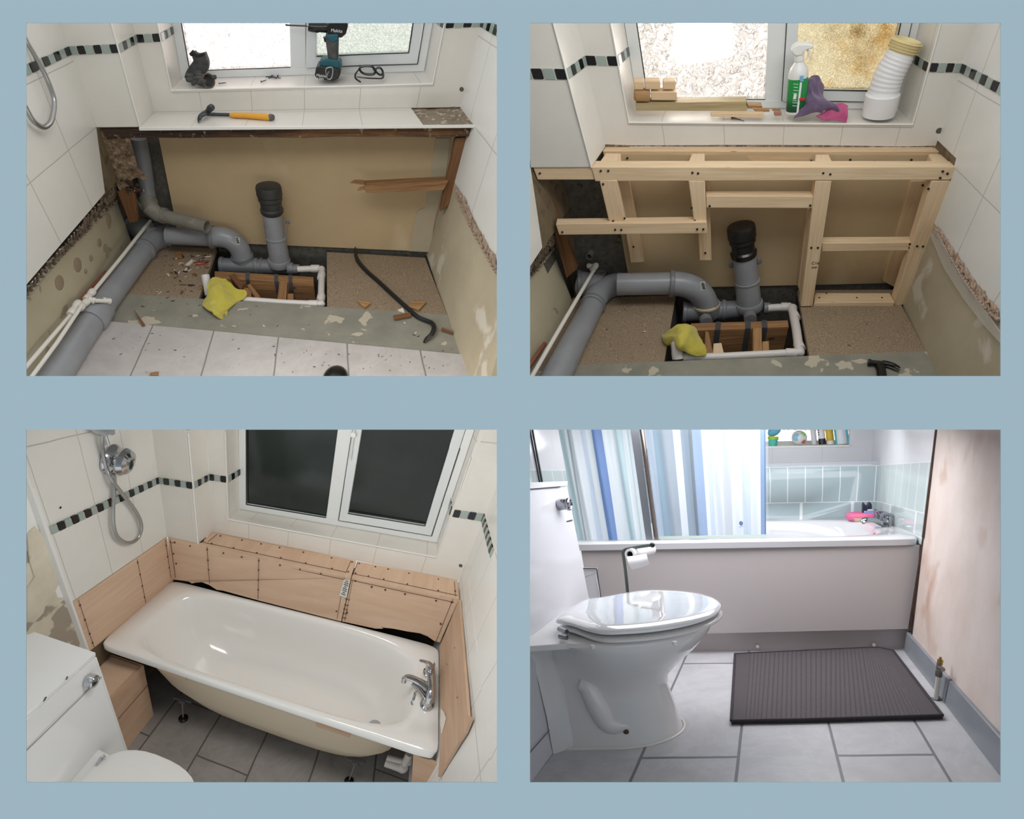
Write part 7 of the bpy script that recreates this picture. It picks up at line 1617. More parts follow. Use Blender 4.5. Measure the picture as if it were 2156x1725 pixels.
L1=[[(1.487,.954,.417),(1.481,.972,.418),(1.474,.981,.419),(1.466,.987,.419),(1.455,.991,.419),(1.44,.995,.419),(1.42,.997,.419),(1.389,1,.418),(1.326,1.001,.418),(.199,1.019,.42),(.151,1.024,.415),(.127,1.025,.412),(.112,1.025,.411),(.102,1.024,.41),(.094,1.021,.409),(.088,1.017,.409),(.085,1.009,.41),(.082,.992,.411),(.052,.604,.44),(.052,.584,.441),(.055,.574,.442),(.06,.567,.443),(.067,.562,.444),(.078,.557,.445),(.094,.553,.446),(.118,.548,.447),(.17,.541,.45),(1.425,.48,.388),(1.498,.475,.386),(1.534,.474,.386),(1.557,.475,.386),(1.572,.477,.386),(1.583,.481,.386),(1.589,.488,.387),(1.592,.499,.388),(1.589,.521,.39)],[(1.453,.861,.399),(1.435,.907,.402),(1.414,.934,.403),(1.385,.954,.403),(1.349,.969,.404),(1.303,.979,.405),(1.243,.987,.406),(1.161,.993,.406),(1.026,.998,.406),(.47,1.002,.414),(.358,1.001,.415),(.294,.999,.414),(.249,.994,.413),(.214,.988,.411),(.187,.978,.41),(.168,.962,.409),(.154,.939,.41),(.146,.897,.412),(.133,.691,.427),(.136,.643,.43),(.146,.613,.433),(.164,.591,.435),(.19,.573,.437),(.226,.558,.438),(.274,.546,.438),(.342,.537,.435),(.461,.53,.428),(1.078,.506,.388),(1.232,.499,.383),(1.323,.5,.38),(1.389,.505,.378),(1.437,.515,.377),(1.472,.529,.378),(1.495,.55,.38),(1.506,.58,.382),(1.503,.633,.386)],[(1.429,.832,.342),(1.409,.882,.345),(1.382,.914,.347),(1.347,.937,.348),(1.303,.955,.35),(1.247,.969,.351),(1.177,.979,.352),(1.087,.987,.353),(.949,.993,.354),(.542,.998,.361),(.423,.997,.362),(.35,.993,.363),(.296,.986,.363),(.254,.976,.362),(.222,.962,.362),(.197,.944,.361),(.18,.917,.361),(.17,.872,.363),(.161,.718,.373),(.167,.667,.377),(.181,.633,.38),(.204,.606,.383),(.236,.584,.384),(.279,.567,.384),(.336,.553,.382),(.414,.542,.377),(.542,.533,.369),(.992,.513,.34),(1.146,.508,.333),(1.247,.509,.329),(1.322,.516,.327),(1.38,.528,.326),(1.422,.547,.326),(1.451,.571,.327),(1.465,.606,.33),(1.465,.661,.333)],[(1.389,.812,.199),(1.37,.86,.202),(1.344,.892,.204),(1.309,.916,.207),(1.266,.936,.208),(1.211,.951,.21),(1.144,.963,.212),(1.058,.972,.213),(.933,.979,.215),(.61,.987,.222),(.499,.987,.225),(.428,.983,.226),(.374,.975,.227),(.332,.964,.228),(.3,.949,.228),(.276,.929,.229),(.26,.901,.23),(.251,.858,.231),(.247,.73,.238),(.254,.682,.241),(.268,.648,.242),(.292,.622,.243),(.325,.6,.243),(.368,.583,.241),(.425,.568,.238),(.501,.557,.233),(.62,.547,.225),(.975,.526,.203),(1.113,.521,.196),(1.207,.521,.193),(1.278,.528,.191),(1.333,.541,.189),(1.374,.559,.189),(1.402,.584,.189),(1.417,.619,.19),(1.417,.671,.193)],[(1.329,.795,.111),(1.312,.837,.114),(1.288,.867,.116),(1.256,.89,.118),(1.215,.909,.12),(1.165,.924,.122),(1.103,.936,.123),(1.025,.946,.124),(.917,.953,.127),(.669,.962,.133),(.571,.962,.136),(.505,.958,.138),(.454,.951,.14),(.414,.94,.141),(.384,.925,.142),(.361,.906,.143),(.346,.88,.144),(.338,.841,.145),(.337,.743,.149),(.344,.7,.151),(.359,.67,.151),(.383,.645,.151),(.415,.625,.15),(.456,.608,.148),(.51,.594,.145),(.581,.583,.141),(.686,.573,.134),(.954,.555,.119),(1.072,.551,.112),(1.154,.552,.11),(1.218,.558,.108),(1.269,.57,.106),(1.307,.587,.105),(1.333,.61,.105),(1.347,.641,.106),(1.349,.687,.107)],[(1.253,.779,.097),(1.24,.812,.099),(1.218,.836,.101),(1.19,.856,.103),(1.153,.872,.104),(1.108,.886,.106),(1.054,.897,.107),(.987,.905,.108),(.899,.911,.111),(.724,.919,.116),(.641,.919,.119),(.583,.916,.121),(.537,.909,.123),(.5,.9,.124),(.471,.887,.125),(.45,.871,.126),(.436,.85,.126),(.429,.82,.127),(.429,.755,.129),(.437,.722,.13),(.452,.698,.131),(.474,.677,.13),(.504,.66,.129),(.542,.646,.127),(.591,.634,.124),(.653,.624,.121),(.74,.616,.115),(.926,.604,.106),(1.02,.602,.101),(1.09,.603,.098),(1.145,.608,.097),(1.19,.618,.095),(1.224,.632,.095),(1.248,.65,.094),(1.262,.675,.094),(1.265,.709,.095)]]
b=B();n=36
for lp in L1: b.v+= [Vector(p) for p in lp]
for j in range(len(L1)-1):
    for i in range(n): b.face((j*n+i,j*n+(i+1) % n,(j+1)*n+(i+1) % n,(j+1)*n+i),None,0,True)
b.face(range((len(L1)-1)*n,len(L1)*n));part('underside',b,M_bathunder,t,'beige unglazed underside',sharp=60)
for px0,q in ((0,[(.364,.609,.129),(.37,.599,.028)]),(1,[(1.258,.545,.09),(1.241,.527,-.018)])):
    b=B();b.tube(q,.004,8);part('leg',b,M_steel,t)
    b=B();b.lathe(Vector(q[1])-Vector((0,0,.008)),(0,0,1),[(.022,0),(.022,.008),(.01,.014)],16);part('foot',b,M_black_plastic,t)
    b=B();c0=Vector(q[0]);b.box(c0+Vector((0,.01,.01)),(.09,.02,.012));b.box(c0+Vector((0,.01,.0)),(.03,.03,.02));part('bracket',b,M_strap,t)
b=B();b.prism([(.309,.53,.434),(.446,.524,.429),(.44,.525,.394),(.323,.53,.405)],(0,.015,0));part('wood_pad',b,M_ply,t,bevel=.002)
b=B();b.prism([(1.072,.499,.381),(1.236,.488,.37),(1.232,.486,.339),(1.072,.497,.342)],(0,.015,0));part('wood_pad',b,M_ply_shaded,t,bevel=.002)
b=B();c0=Vector((1.292,.703,.161));b.lathe(c0,(0,0,1),[(.034,0),(.036,.004),(.03,.014),(.016,.02),(.001,.021)],24);part('drain',b,M_chrome,t)
b=B();b.lathe((1.494,.515,.654),(-1,0,.12),[(.03,0),(.031,.006),(.026,.012),(.024,.006),(.001,.006)],24);part('overflow',b,M_chrome,t)
b=B();b.bar((.348,.812,.153),(.365,.827,.152),.003,.002);solo('splinter',b,M_oldwood,'single dark splinter lying inside the empty bath','splinter')
# bath mixer
t=thing('bath_mixer','chrome lever bath mixer tap on the right rim of the bath','tap',(1.534,.674,.436))
b=B();b.lathe((1.532,.676,.436),(0,0,1),[(.034,0),(.033,.006),(.024,.012),(.022,.03),(.02,.05)],24);b.lathe((1.495,.85,.446),(0,0,1),[(.03,0),(.029,.006),(.02,.012),(.02,.05)],24);part('base',b,M_chrome,t)
b=B();b.tube(smooth_path([(1.539,.664,.473),(1.54,.681,.504),(1.529,.728,.516),(1.514,.779,.518),(1.502,.812,.51)],4),.021,16);part('body',b,M_chrome,t)
b=B();b.tube(smooth_path([(1.525,.7,.515),(1.485,.723,.51),(1.445,.738,.506),(1.408,.749,.496),(1.395,.742,.486)],4),[.024,.0235,.022,.021,.02,.019,.019,.018,.018,.018,.018,.018,.017,.0165,.016,.015,.014],16,flat=.6);b.tube([(1.397,.744,.491),(1.398,.737,.471)],.012,14);b.tube([(1.517,.675,.483),(1.483,.708,.485),(1.441,.729,.485)],[.018,.014,.008],12);part('spout',b,M_chrome,t)
b=B();b.lathe((1.505,.791,.508),(0,0,1),[(.02,0),(.021,.03),(.019,.035),(.021,.04),(.021,.06),(.012,.07)],20);b.tube(smooth_path([(1.511,.784,.568),(1.494,.775,.588),(1.47,.78,.588),(1.45,.78,.587)],4),[.018,.018,.017,.016,.015,.014,.014,.013,.012,.012,.011,.01,.008],14,flat=.55);part('lever',b,M_chrome,t)
# waste pipes under the bath
t=thing('bath_waste_pipe','white waste pipe elbows under the tap end of the bath','pipe',(1.452,.623,.048))
b=B();b.tube([(1.388,.616,.048),(1.471,.608,.047)],.02,14);b.tube([(1.389,.63,.064),(1.477,.629,.064)],.016,14);b.tube([(1.476,.615,.047),(1.493,.633,.127)],.018,14);b.ball((1.474,.614,.047),.028,12,8);b.ball((1.489,.64,.064),.024,12,8);part('pipe',b,M_white_pipe,t)
# plywood step box
t=thing('plywood_box','plywood boxing between the white cabinet and the bath','boxing',(.137,.505,.02))
T4=[(.004,.605,.344),(.201,.58,.357),(.181,.377,.359),(.049,.427,.353)];F=[(.186,.371,.367),(.202,.578,.36),(.228,.583,.008),(.22,.39,.013)]
b=B();b.prism(T4,(0,0,-.012));part('top',b,M_ply,t)
b=B();b.prism(F,(-.012,0,0));part('front',b,M_ply_shaded,t)
b=B();b.prism([(.201,.58,.357),(.217,.597,-.012),(.053,.628,-.077),(.04,.601,.346)],(0,-.01,0));part('side',b,M_ply_shaded,t)
lines(t,[((.213,.578,.229),(.201,.383,.229))],.002,(.001,0,0));lines(t,[((.186,.57,.359),(.033,.59,.35)),((.033,.59,.35),(.021,.467,.354))],.002,(0,0,.001))
# cabinet with flush button
t=thing('toilet_cabinet','glossy white toilet cabinet with a chrome flush button, beside the plywood box','cabinet',(.178,.168,.171))
b=B();b.prism([(-.051,.236,.802),(-.024,.271,.802),(.249,.248,.8),(.202,-.053,.785),(.182,-.105,.784),(-.053,.089,.803)],(0,0,-.018));part('worktop',b,M_gloss,t,bevel=.001)
b=B();b.prism([(.251,.248,.776),(.307,.284,.177),(.316,.158,.008),(.219,-.189,.469),(.192,-.1,.757),(.2,-.054,.762)],(-.02,0,0));part('front',b,M_gloss,t,bevel=.001)
b=B();b.prism([(.251,.248,.775),(.307,.285,.176),(.104,.317,.129),(.065,.266,.733)],(0,-.01,0));part('side',b,M_gloss,t)
b=B();b.bar(Vector((.262,.246,.668))+Vector((.0005,0,0)),Vector((.207,-.119,.643))+Vector((.0005,0,0)),.0015,.004);part('panel_gap',b,plain('shadow_gap',(150,150,150),.8),t)
b=B();p0=Vector((.25,.191,.709));b.lathe(p0,(1,0,0),[(.026,0),(.026,.028),(.023,.032),(.02,.031),(.018,.029),(.001,.031)],28);part('flush_button',b,M_chrome,t)
for q in (((.215,.014,.781),(.216,.028,.79)),((.231,.109,.795),(.232,.119,.8))):
    b=B();b.tube(smooth_path([Vector(q[0]),lerp(q[0],q[1],.5)+Vector((0,0,.008)),Vector(q[1]),lerp(q[0],q[1],.4)-Vector((0,0,.004))],3),.0012,6);part('chip_mark',b,M_black_print,t)
# toilet
t=thing('toilet','white toilet with a closed lid at the bottom edge, in front of the glossy cabinet','toilet',(.512,.028,.131))
b=B();b.prism([(.257,.17,.339),(.327,.16,.332),(.365,.128,.324),(.398,-.034,.302),(.242,-.084,.317)],(0,0,-.08));part('pan',b,M_ceramic,t,bevel=.008)
prof=[[(.747,.018,.271),(.742,.058,.278),(.732,.089,.283),(.716,.116,.289),(.696,.139,.294),(.67,.158,.3),(.641,.173,.305),(.606,.184,.31),(.563,.191,.316),(.499,.197,.323),(.457,.196,.327),(.423,.19,.33),(.395,.181,.331),(.37,.167,.332),(.35,.148,.333),(.334,.126,.332),(.322,.098,.33),(.313,.062,.327),(.308,.005,.322),(.309,-.033,.318),(.315,-.066,.314),(.327,-.094,.31),(.345,-.12,.305),(.367,-.141,.299),(.395,-.16,.294),(.43,-.174,.287),(.474,-.185,.28),(.544,-.194,.269),(.591,-.196,.262),(.629,-.191,.258),(.662,-.18,.255),(.69,-.164,.253),(.712,-.143,.253),(.729,-.116,.255),(.741,-.083,.258),(.747,-.043,.263)],[(.759,.015,.276),(.754,.057,.283),(.742,.09,.289),(.726,.119,.294),(.705,.143,.3),(.678,.162,.306),(.647,.178,.311),(.61,.189,.317),(.565,.197,.322),(.498,.202,.33),(.454,.202,.334),(.419,.196,.337),(.389,.186,.339),(.364,.171,.34),(.342,.152,.34),(.325,.128,.339),(.313,.099,.338),(.304,.061,.335),(.298,.002,.329),(.299,-.039,.325),(.306,-.073,.321),(.318,-.103,.316),(.336,-.129,.311),(.36,-.152,.305),(.389,-.171,.299),(.426,-.187,.293),(.472,-.198,.285),(.545,-.208,.273),(.595,-.21,.266),(.635,-.205,.261),(.67,-.194,.258),(.699,-.177,.256),(.723,-.154,.256),(.741,-.126,.258),(.753,-.091,.261),(.759,-.049,.267)],[(.759,.015,.283),(.753,.057,.289),(.742,.09,.295),(.726,.119,.301),(.704,.142,.307),(.678,.162,.313),(.646,.178,.318),(.61,.189,.324),(.565,.197,.329),(.497,.202,.337),(.454,.201,.341),(.418,.195,.344),(.388,.185,.346),(.363,.171,.347),(.342,.151,.347),(.325,.128,.346),(.312,.098,.345),(.303,.061,.342),(.297,.001,.336),(.298,-.039,.332),(.305,-.074,.328),(.317,-.104,.323),(.335,-.13,.318),(.359,-.153,.313),(.388,-.172,.306),(.425,-.188,.3),(.471,-.199,.292),(.544,-.209,.28),(.594,-.211,.273),(.634,-.206,.268),(.669,-.194,.265),(.698,-.177,.263),(.722,-.155,.263),(.74,-.126,.265),(.752,-.092,.268),(.759,-.049,.274)],[(.741,.015,.291),(.736,.054,.297),(.726,.085,.303),(.711,.111,.309),(.691,.133,.314),(.666,.151,.319),(.637,.166,.324),(.603,.176,.33),(.56,.184,.335),(.497,.188,.342),(.456,.188,.346),(.423,.182,.349),(.395,.173,.351),(.371,.159,.352),(.351,.142,.352),(.335,.119,.351),(.323,.092,.35),(.315,.057,.347),(.309,.002,.342),(.31,-.035,.338),(.317,-.067,.334),(.329,-.095,.33),(.345,-.119,.325),(.368,-.14,.32),(.395,-.158,.314),(.429,-.172,.308),(.473,-.182,.3),(.541,-.191,.29),(.587,-.192,.283),(.625,-.188,.279),(.657,-.177,.275),(.684,-.162,.274),(.706,-.141,.274),(.723,-.115,.275),(.735,-.083,.278),(.74,-.044,.283)],[(.675,.01,.302),(.672,.037,.306),(.665,.059,.31),(.655,.078,.314),(.64,.094,.317),(.623,.107,.321),(.602,.117,.325),(.577,.125,.329),(.546,.131,.333),(.5,.134,.339),(.47,.134,.342),(.445,.131,.344),(.424,.124,.346),(.407,.114,.347),(.392,.101,.347),(.38,.086,.346),(.372,.066,.345),(.366,.041,.343),(.363,.002,.339),(.364,-.024,.336),(.369,-.046,.333),(.377,-.066,.33),(.39,-.083,.326),(.406,-.097,.323),(.427,-.109,.318),(.451,-.119,.314),(.483,-.126,.309),(.531,-.132,.301),(.564,-.133,.297),(.591,-.129,.294),(.614,-.122,.292),(.633,-.111,.29),(.649,-.097,.29),(.661,-.079,.291),(.67,-.058,.293),(.674,-.031,.296)]]
b=B();n=36
for lp in prof: b.v+= [Vector(p) for p in lp]
for j in range(len(prof)-1):
    for i in range(n): b.face((j*n+i,j*n+(i+1) % n,(j+1)*n+(i+1) % n,(j+1)*n+i),None,0,True)
b.face(range(4*n,5*n));b.face(reversed(range(n)));part('lid',b,M_ceramic,t,sharp=60)
b=B();b.tube([(.32,.09,.356),(.32,.116,.359),(.329,.132,.36)],[.004,.008,.008],10);part('hinge',b,M_chrome,t)
# shower control and hose
t=thing('shower_valve','round chrome shower valve on the left wall tiles','shower control',(.009,.766,1.34))
b=B();p0=Vector((.001,.768,1.337));b.lathe(p0,(1,-.0,0),[(.066,0),(.066,.006),(.055,.02),(.035,.03),(.035,.05),(.058,.055),(.06,.062),(.05,.082),(.03,.09),(.028,.089),(.001,.09)],40);part('body',b,M_chrome,t)
p1=p0+Vector((.0905,0,0));lettering('AQUALISA',p1+Vector((0,-.024,.0)),p1+Vector((0,.024,0)),(0,0,1),.011,M_black_print,t,'logo')
b=B();b.ball(p0+Vector((.07,.005,.05)),(.02,.01,.006),12,6);part('lever',b,M_chrome,t)
t=thing('shower_bracket','grey hose bracket at the top edge above the round valve','bracket',(.028,.702,1.522))
b=B();b.prism([(.016,.644,1.572),(.035,.742,1.525),(.035,.739,1.488),(.033,.727,1.487),(.029,.704,1.506),(.028,.696,1.498),(.025,.683,1.505),(.022,.668,1.523),(.019,.654,1.539)],(.02,0,0));b.tube(smooth_path([(.037,.703,1.515),(.04,.719,1.496),(.042,.733,1.498),(.04,.721,1.515),(.037,.703,1.517)],3),.004,8);part('clip',b,M_chrome,t,bevel=.003)
b=B();b.tube([(.017,.73,1.489),(.019,.735,1.457),(.02,.74,1.426)],.006,8);part('arm',b,M_chrome,t)
t=thing('shower_hose','grey shower hose looped and crossing itself below the round chrome valve','shower hose',(.047,.765,.904))
pth=smooth_path([(.035,.695,1.528),(.028,.694,1.47),(.016,.708,1.401),(.018,.713,1.333),(.034,.708,1.292),(.045,.72,1.246),(.043,.764,1.165),(.044,.808,1.081),(.052,.838,1.002),(.056,.851,.933),(.055,.834,.89),(.051,.8,.879),(.046,.759,.9),(.041,.727,.937),(.036,.707,.982),(.033,.701,1.038),(.03,.712,1.11),(.026,.733,1.183),(.024,.747,1.236),(.023,.746,1.278)],10)
b=B();r0=0.0086;b.tube(pth,[r0*(1 if i % 2 else .87) for i in range(len(pth))],12);part('hose',b,M_hose,t,sharp=80)
b=B();b.tube([(.91,1.218,1.48),(.912,1.219,1.454),(.908,1.22,1.405),(.904,1.223,1.301)],[.006,.009,.008,.007],10,flat=.6);b.lathe((.912,1.219,1.449),(0,-1,0),[(.014,0),(.013,.012)],14);solo('window_handle',b,M_white_plastic,'white handle on the opening sash of the night window','handle')
b=B();b.lathe((1.527,1.162,.872),(0,-1,0),[(.012,-.002),(.01,.002),(.004,.003)],9);solo('wall_plug',b,M_block,'broken grey wall plug hole in the tiles right of the night window','wall plug')
b=B();b.lathe((-.042,.511,1.243),(1,0,0),[(.005,0),(.005,.0015)],10);solo('screw_hole',b,M_black_print,'small dark hole in the left wall tiles above the mosaic border','hole')
b=B();b.prism([(.018,1.11,.382),(.347,1.083,.411),(.342,1.043,.413),(.092,1.069,.393)],(0,0,-.002));b.v=[];b.f=[];b.uv=[];b.mi=[]

# ================================================================== ROOM D: finished room with toilet, mat and bath
ROOM='D'
M_green=tiled('green_tile',(172,186,190),(162,178,184),(218,224,226),.03,.1,scale=3,w=1,h=1,bump=.3)
M_green_side=tiled('green_tile_b',(198,208,208),(190,202,202),(228,232,232),.03,.08,scale=3,w=1,h=1,bump=.3)
M_tile_d=tiled('white_wall_tile_d',(222,222,228),(218,218,224),(204,204,210),.006,.2)
M_floor_d=tiled('floor_tile_light',(204,204,207),(184,184,188),(120,120,126),.008,.35,scale=6,veins=True,offset=.5,w=1,h=.48,freq=2)
M_pink=blotchy('pink_plaster',(226,214,208),(206,186,176),(192,160,144),2.6,rough=.8,thr=(.56,.72),sscale=4,bump=.12)
M_panel=plain('bath_panel',(190,182,182),.3)
M_skirt=plain('grey_skirting',(146,150,158),.35,vary=(136,140,148),scale=9)
M_chrome=plain('chrome_d',(160,162,168),.1,1.0)
M_rimgrey=plain('bath_rim',(218,218,222),.12)
M_darktrim=plain('brown_edge',(92,74,66),.8,vary=(70,56,50),scale=30)
M_cer_d=plain('white_ceramic_d',(226,224,225),.1,coat=.3)
M_gloss_d=plain('gloss_white_d',(216,216,222),.15)
b=B();b.grid([[(.228,2.864,.615,-.82,.02),(.69,2.863,.603,3.43,.02),(1.121,2.859,.592,7.68,.02),(1.522,2.856,.581,11.93,.02),(1.897,2.857,.571,16.18,.02)],
[(.209,2.857,.849,-.82,1),(.686,2.862,.828,3.43,1),(1.131,2.859,.808,7.68,1),(1.544,2.856,.789,11.93,1),(1.93,2.854,.772,16.18,1)]],thick=(0,.02,0))
b.grid([[(.239,2.866,.474,-1.2,-.28),(.692,2.863,.467,.217,-.28),(1.114,2.858,.461,1.633,-.28),(1.508,2.856,.455,3.05,-.28),(1.877,2.859,.448,4.467,-.28)],
[(.228,2.864,.615,-1.2,1),(.69,2.863,.603,.217,1),(1.121,2.859,.592,1.633,1),(1.522,2.856,.581,3.05,1),(1.897,2.857,.571,4.467,1)]],thick=(0,.02,0));struct('wall_back',b,M_green,label='pale green-blue tiled band behind the bath')
b=B();b.grid([[(1.897,2.857,.571,0,.02),(1.915,2.526,.578,2.45,.02),(1.934,2.172,.586,4.9,.02),(1.952,1.794,.594,7.35,.02)],
[(1.93,2.854,.772,0,1),(1.951,2.521,.784,2.45,1),(1.973,2.166,.796,4.9,1),(1.994,1.786,.809,7.35,1)]],thick=(.02,0,0))
b.grid([[(1.877,2.859,.448,.278,-.28),(1.894,2.528,.453,.958,-.28),(1.91,2.175,.459,1.639,-.28),(1.926,1.798,.466,2.319,-.28)],
[(1.897,2.857,.571,.278,1),(1.915,2.526,.578,.958,1),(1.934,2.172,.586,1.639,1),(1.952,1.794,.594,2.319,1)]],thick=(.02,0,0));struct('wall_right_green',b,M_green_side,label='pale green tiles on the right wall above the bath')
b=B();b.grid([[(1.916,3.103,.764,-.947,.547),(1.94,2.688,.778,.074,.547),(1.968,2.259,.793,1.096,.547),(1.994,1.786,.809,2.117,.547)],
[(1.955,3.101,1.008,-.947,.933),(1.978,2.684,.999,.074,.886),(2.003,2.254,.989,1.096,.839),(2.028,1.778,.979,2.117,.792)]],thick=(.02,0,0));struct('wall_right_white',b,M_tile_d,label='white tiles on the right wall above the green band')
b=B();b.grid([[(.455,3.112,.848,0,.575),(.854,3.109,.83,1.25,.575),(1.23,3.106,.813,2.5,.575),(1.584,3.103,.796,3.75,.575),(1.919,3.103,.781,5,.575)],
[(.45,3.111,.966,0,.742),(.856,3.109,.944,1.25,.742),(1.237,3.106,.923,2.5,.742),(1.596,3.103,.903,3.75,.742),(1.935,3.102,.885,5,.742)]],thick=(0,.02,0));b.grid([[(1.811,3.1,.892,4.533,.742),(1.935,3.102,.885,5,.742)],
[(1.827,3.1,1.005,4.533,.917),(1.954,3.101,.997,5,.917)]],thick=(0,.02,0));b.grid([[(1.811,3.1,.892,.392,.742),(1.799,3.338,.881,.48,.742)],
[(1.827,3.1,1.005,.392,.917),(1.815,3.338,.993,.48,.917)]],thick=(.02,0,0));struct('wall_back_white',b,M_tile_d,label='white tiles round the window niche')
b=B();b.grid([[(1.188,3.101,.926),(1.508,3.099,.909),(1.811,3.094,.892)],
[(1.186,3.357,.914),(1.5,3.355,.897),(1.799,3.351,.881)]],thick=(0,0,-.012));struct('trim_sill',b,M_white_plastic,label='white window sill with toiletries')
b=B();b.grid([[(.436,2.853,.842),(.848,2.853,.823),(1.233,2.85,.806),(1.595,2.847,.79),(1.934,2.846,.774)],
[(.435,2.853,.861),(.848,2.853,.842),(1.234,2.85,.824),(1.597,2.847,.807),(1.937,2.845,.791)]],thick=(0,.01,0));b.grid([[(.435,2.853,.861),(.848,2.853,.842),(1.234,2.85,.824),(1.597,2.847,.807),(1.937,2.845,.791)],
[(.455,3.112,.849),(.855,3.109,.831),(1.232,3.106,.814),(1.587,3.103,.797),(1.922,3.103,.782)]],thick=(0,0,-.01));struct('trim_ledge',b,plain('grey_ledge',(176,180,188),.3),label='grey trim along the top of the green tiles')
win=thing('window','bright window above the bath, mostly hidden by the shower curtain','window',(1.473,3.341,.904));win['kind']='structure'
b=B();b.grid([[(1.186,3.337,.915),(1.5,3.334,.898),(1.8,3.331,.882)],
[(1.189,3.337,.959),(1.505,3.335,.941),(1.806,3.331,.924)]],thick=(0,.04,0));part('frame',b,M_upvc,win)
b=B();b.grid([[(1.189,3.357,.953),(1.504,3.355,.935),(1.804,3.351,.918)],
[(1.194,3.358,1.054),(1.514,3.356,1.034),(1.817,3.352,1.014)]],thick=(0,.004,0));part('pane',b,M_pane_left_A,win)
b=B();b.grid([[(.141,1.866,.477,6.8,0),(.176,2.221,.476,4.533,0),(.209,2.553,.475,2.267,0),(.239,2.866,.474,0,0)],
[(.125,1.96,.676,6.15,1),(.16,2.282,.669,4.1,1),(.194,2.579,.663,2.05,1),(.224,2.863,.656,0,1)],
[(.111,2.05,.885,5.5,2),(.144,2.34,.873,3.667,2),(.179,2.602,.861,1.833,2),(.209,2.857,.849,0,2)]],thick=(-.02,0,0));struct('wall_left_green',b,M_green_side,label='pale green tiles on the left wall beside the cabinet')
b=B();b.grid([[(.111,2.05,.885,2.5,.547),(.144,2.34,.873,1.583,.547),(.179,2.602,.861,.667,.547),(.209,2.857,.849,-.25,.547)],
[(.101,2.219,1.18,1.9,.917),(.131,2.439,1.167,1.183,.922),(.16,2.645,1.154,.467,.928),(.186,2.847,1.142,-.25,.933)]],thick=(-.02,0,0));struct('wall_left_white',b,M_tile_d,label='white tiles on the left wall above the green band')
b=B();b.bar((.122,2.239,1.117),(.156,2.25,.791),.012,.01,(1,0,0));b.bar((.123,2.194,1.115),(.157,2.205,.793),.004,.01,(1,0,0));struct('trim_metal_strip',b,M_steel_dk,label='dark metal strip at the far left edge above the cabinet')
b=B();b.grid([[(1.837,1.816,.02),(1.841,1.467,.035),(1.851,1.158,.038),(1.865,.863,.033),(1.878,.549,.032)],
[(1.878,1.804,.226),(1.883,1.458,.236),(1.895,1.151,.237),(1.912,.858,.23),(1.929,.546,.225)],
[(1.923,1.799,.451),(1.93,1.457,.457),(1.945,1.152,.455),(1.967,.862,.448),(1.99,.553,.442)],
[(1.973,1.79,.699),(1.982,1.452,.701),(2.001,1.148,.701),(2.028,.86,.698),(2.059,.552,.694)],
[(2.027,1.778,.973),(2.039,1.444,.974),(2.062,1.139,.977),(2.095,.849,.981),(2.133,.537,.986)]],thick=(.02,0,0));struct('wall_right_plaster',b,M_pink,label='patchy pink plastered wall on the right')
b=B();b.bar((2.023,1.771,.942),(1.932,1.789,.498),.012,.016,(1,0,0));b.bar((1.934,1.797,.502),(1.847,1.832,.116),.006,.012,(1,0,0));struct('trim_brown_edge',b,M_darktrim,label='dark brown edge between the tiles and the pink plaster')
b=B();b.grid([[(1.837,1.196,.038),(1.829,1.527,.032),(1.824,1.889,.017)],
[(1.856,1.186,.118),(1.847,1.519,.112),(1.842,1.882,.098)]],thick=(.014,0,0));struct('baseboard_right',b,M_skirt,label='grey tiled skirting, far piece',bevel=.003)
b=B();b.grid([[(1.866,.547,.031),(1.852,.876,.033),(1.838,1.184,.038)],
[(1.888,.533,.11),(1.873,.864,.113),(1.857,1.175,.117)]],thick=(.014,0,0));struct('baseboard_right',b,M_skirt,label='grey tiled skirting, near piece',bevel=.003)
b=B();b.grid([[(.53,.395,-.088,-.357,-1.021),(.797,.422,-.069,-.357,-.643),(1.049,.44,-.047,-.357,-.264),(1.284,.454,-.025,-.357,.114),(1.502,.464,-.003,-.357,.493),(1.705,.47,.018,-.357,.872),(1.897,.489,.033,-.357,1.25)],
[(.501,.675,-.075,-.079,-1.09),(.77,.695,-.056,-.079,-.7),(1.024,.707,-.036,-.079,-.31),(1.261,.717,-.017,-.079,.08),(1.483,.725,.002,-.079,.47),(1.69,.73,.02,-.079,.86),(1.887,.747,.033,-.079,1.25)],
[(.475,.936,-.059,.199,-1.16),(.746,.949,-.041,.199,-.758),(1.001,.957,-.023,.199,-.356),(1.24,.963,-.006,.199,.045),(1.464,.97,.01,.199,.447),(1.675,.974,.025,.199,.849),(1.875,.989,.036,.199,1.25)],
[(.449,1.188,-.045,.477,-1.229),(.722,1.196,-.029,.477,-.815),(.978,1.2,-.013,.477,-.402),(1.219,1.204,.003,.477,.011),(1.446,1.209,.016,.477,.424),(1.66,1.213,.03,.477,.837),(1.864,1.227,.039,.477,1.25)],
[(.417,1.452,-.039,.754,-1.298),(.692,1.456,-.025,.754,-.873),(.952,1.458,-.01,.754,-.448),(1.197,1.46,.003,.754,-.024),(1.429,1.465,.015,.754,.401),(1.648,1.469,.027,.754,.826),(1.857,1.482,.035,.754,1.25)],
[(.375,1.739,-.043,1.032,-1.367),(.656,1.742,-.03,1.032,-.931),(.922,1.742,-.017,1.032,-.494),(1.173,1.744,-.006,1.032,-.058),(1.411,1.748,.005,1.032,.378),(1.638,1.752,.015,1.032,.814),(1.854,1.763,.022,1.032,1.25)],
[(.339,2.007,-.042,1.31,-1.436),(.624,2.008,-.031,1.31,-.988),(.895,2.007,-.019,1.31,-.541),(1.151,2.008,-.009,1.31,-.093),(1.394,2.011,0,1.31,.355),(1.626,2.015,.009,1.31,.802),(1.849,2.025,.015,1.31,1.25)]],thick=(0,0,-.02));struct('floor_tiles',b,M_floor_d,label='pale grey floor tiles laid in a staggered bond')

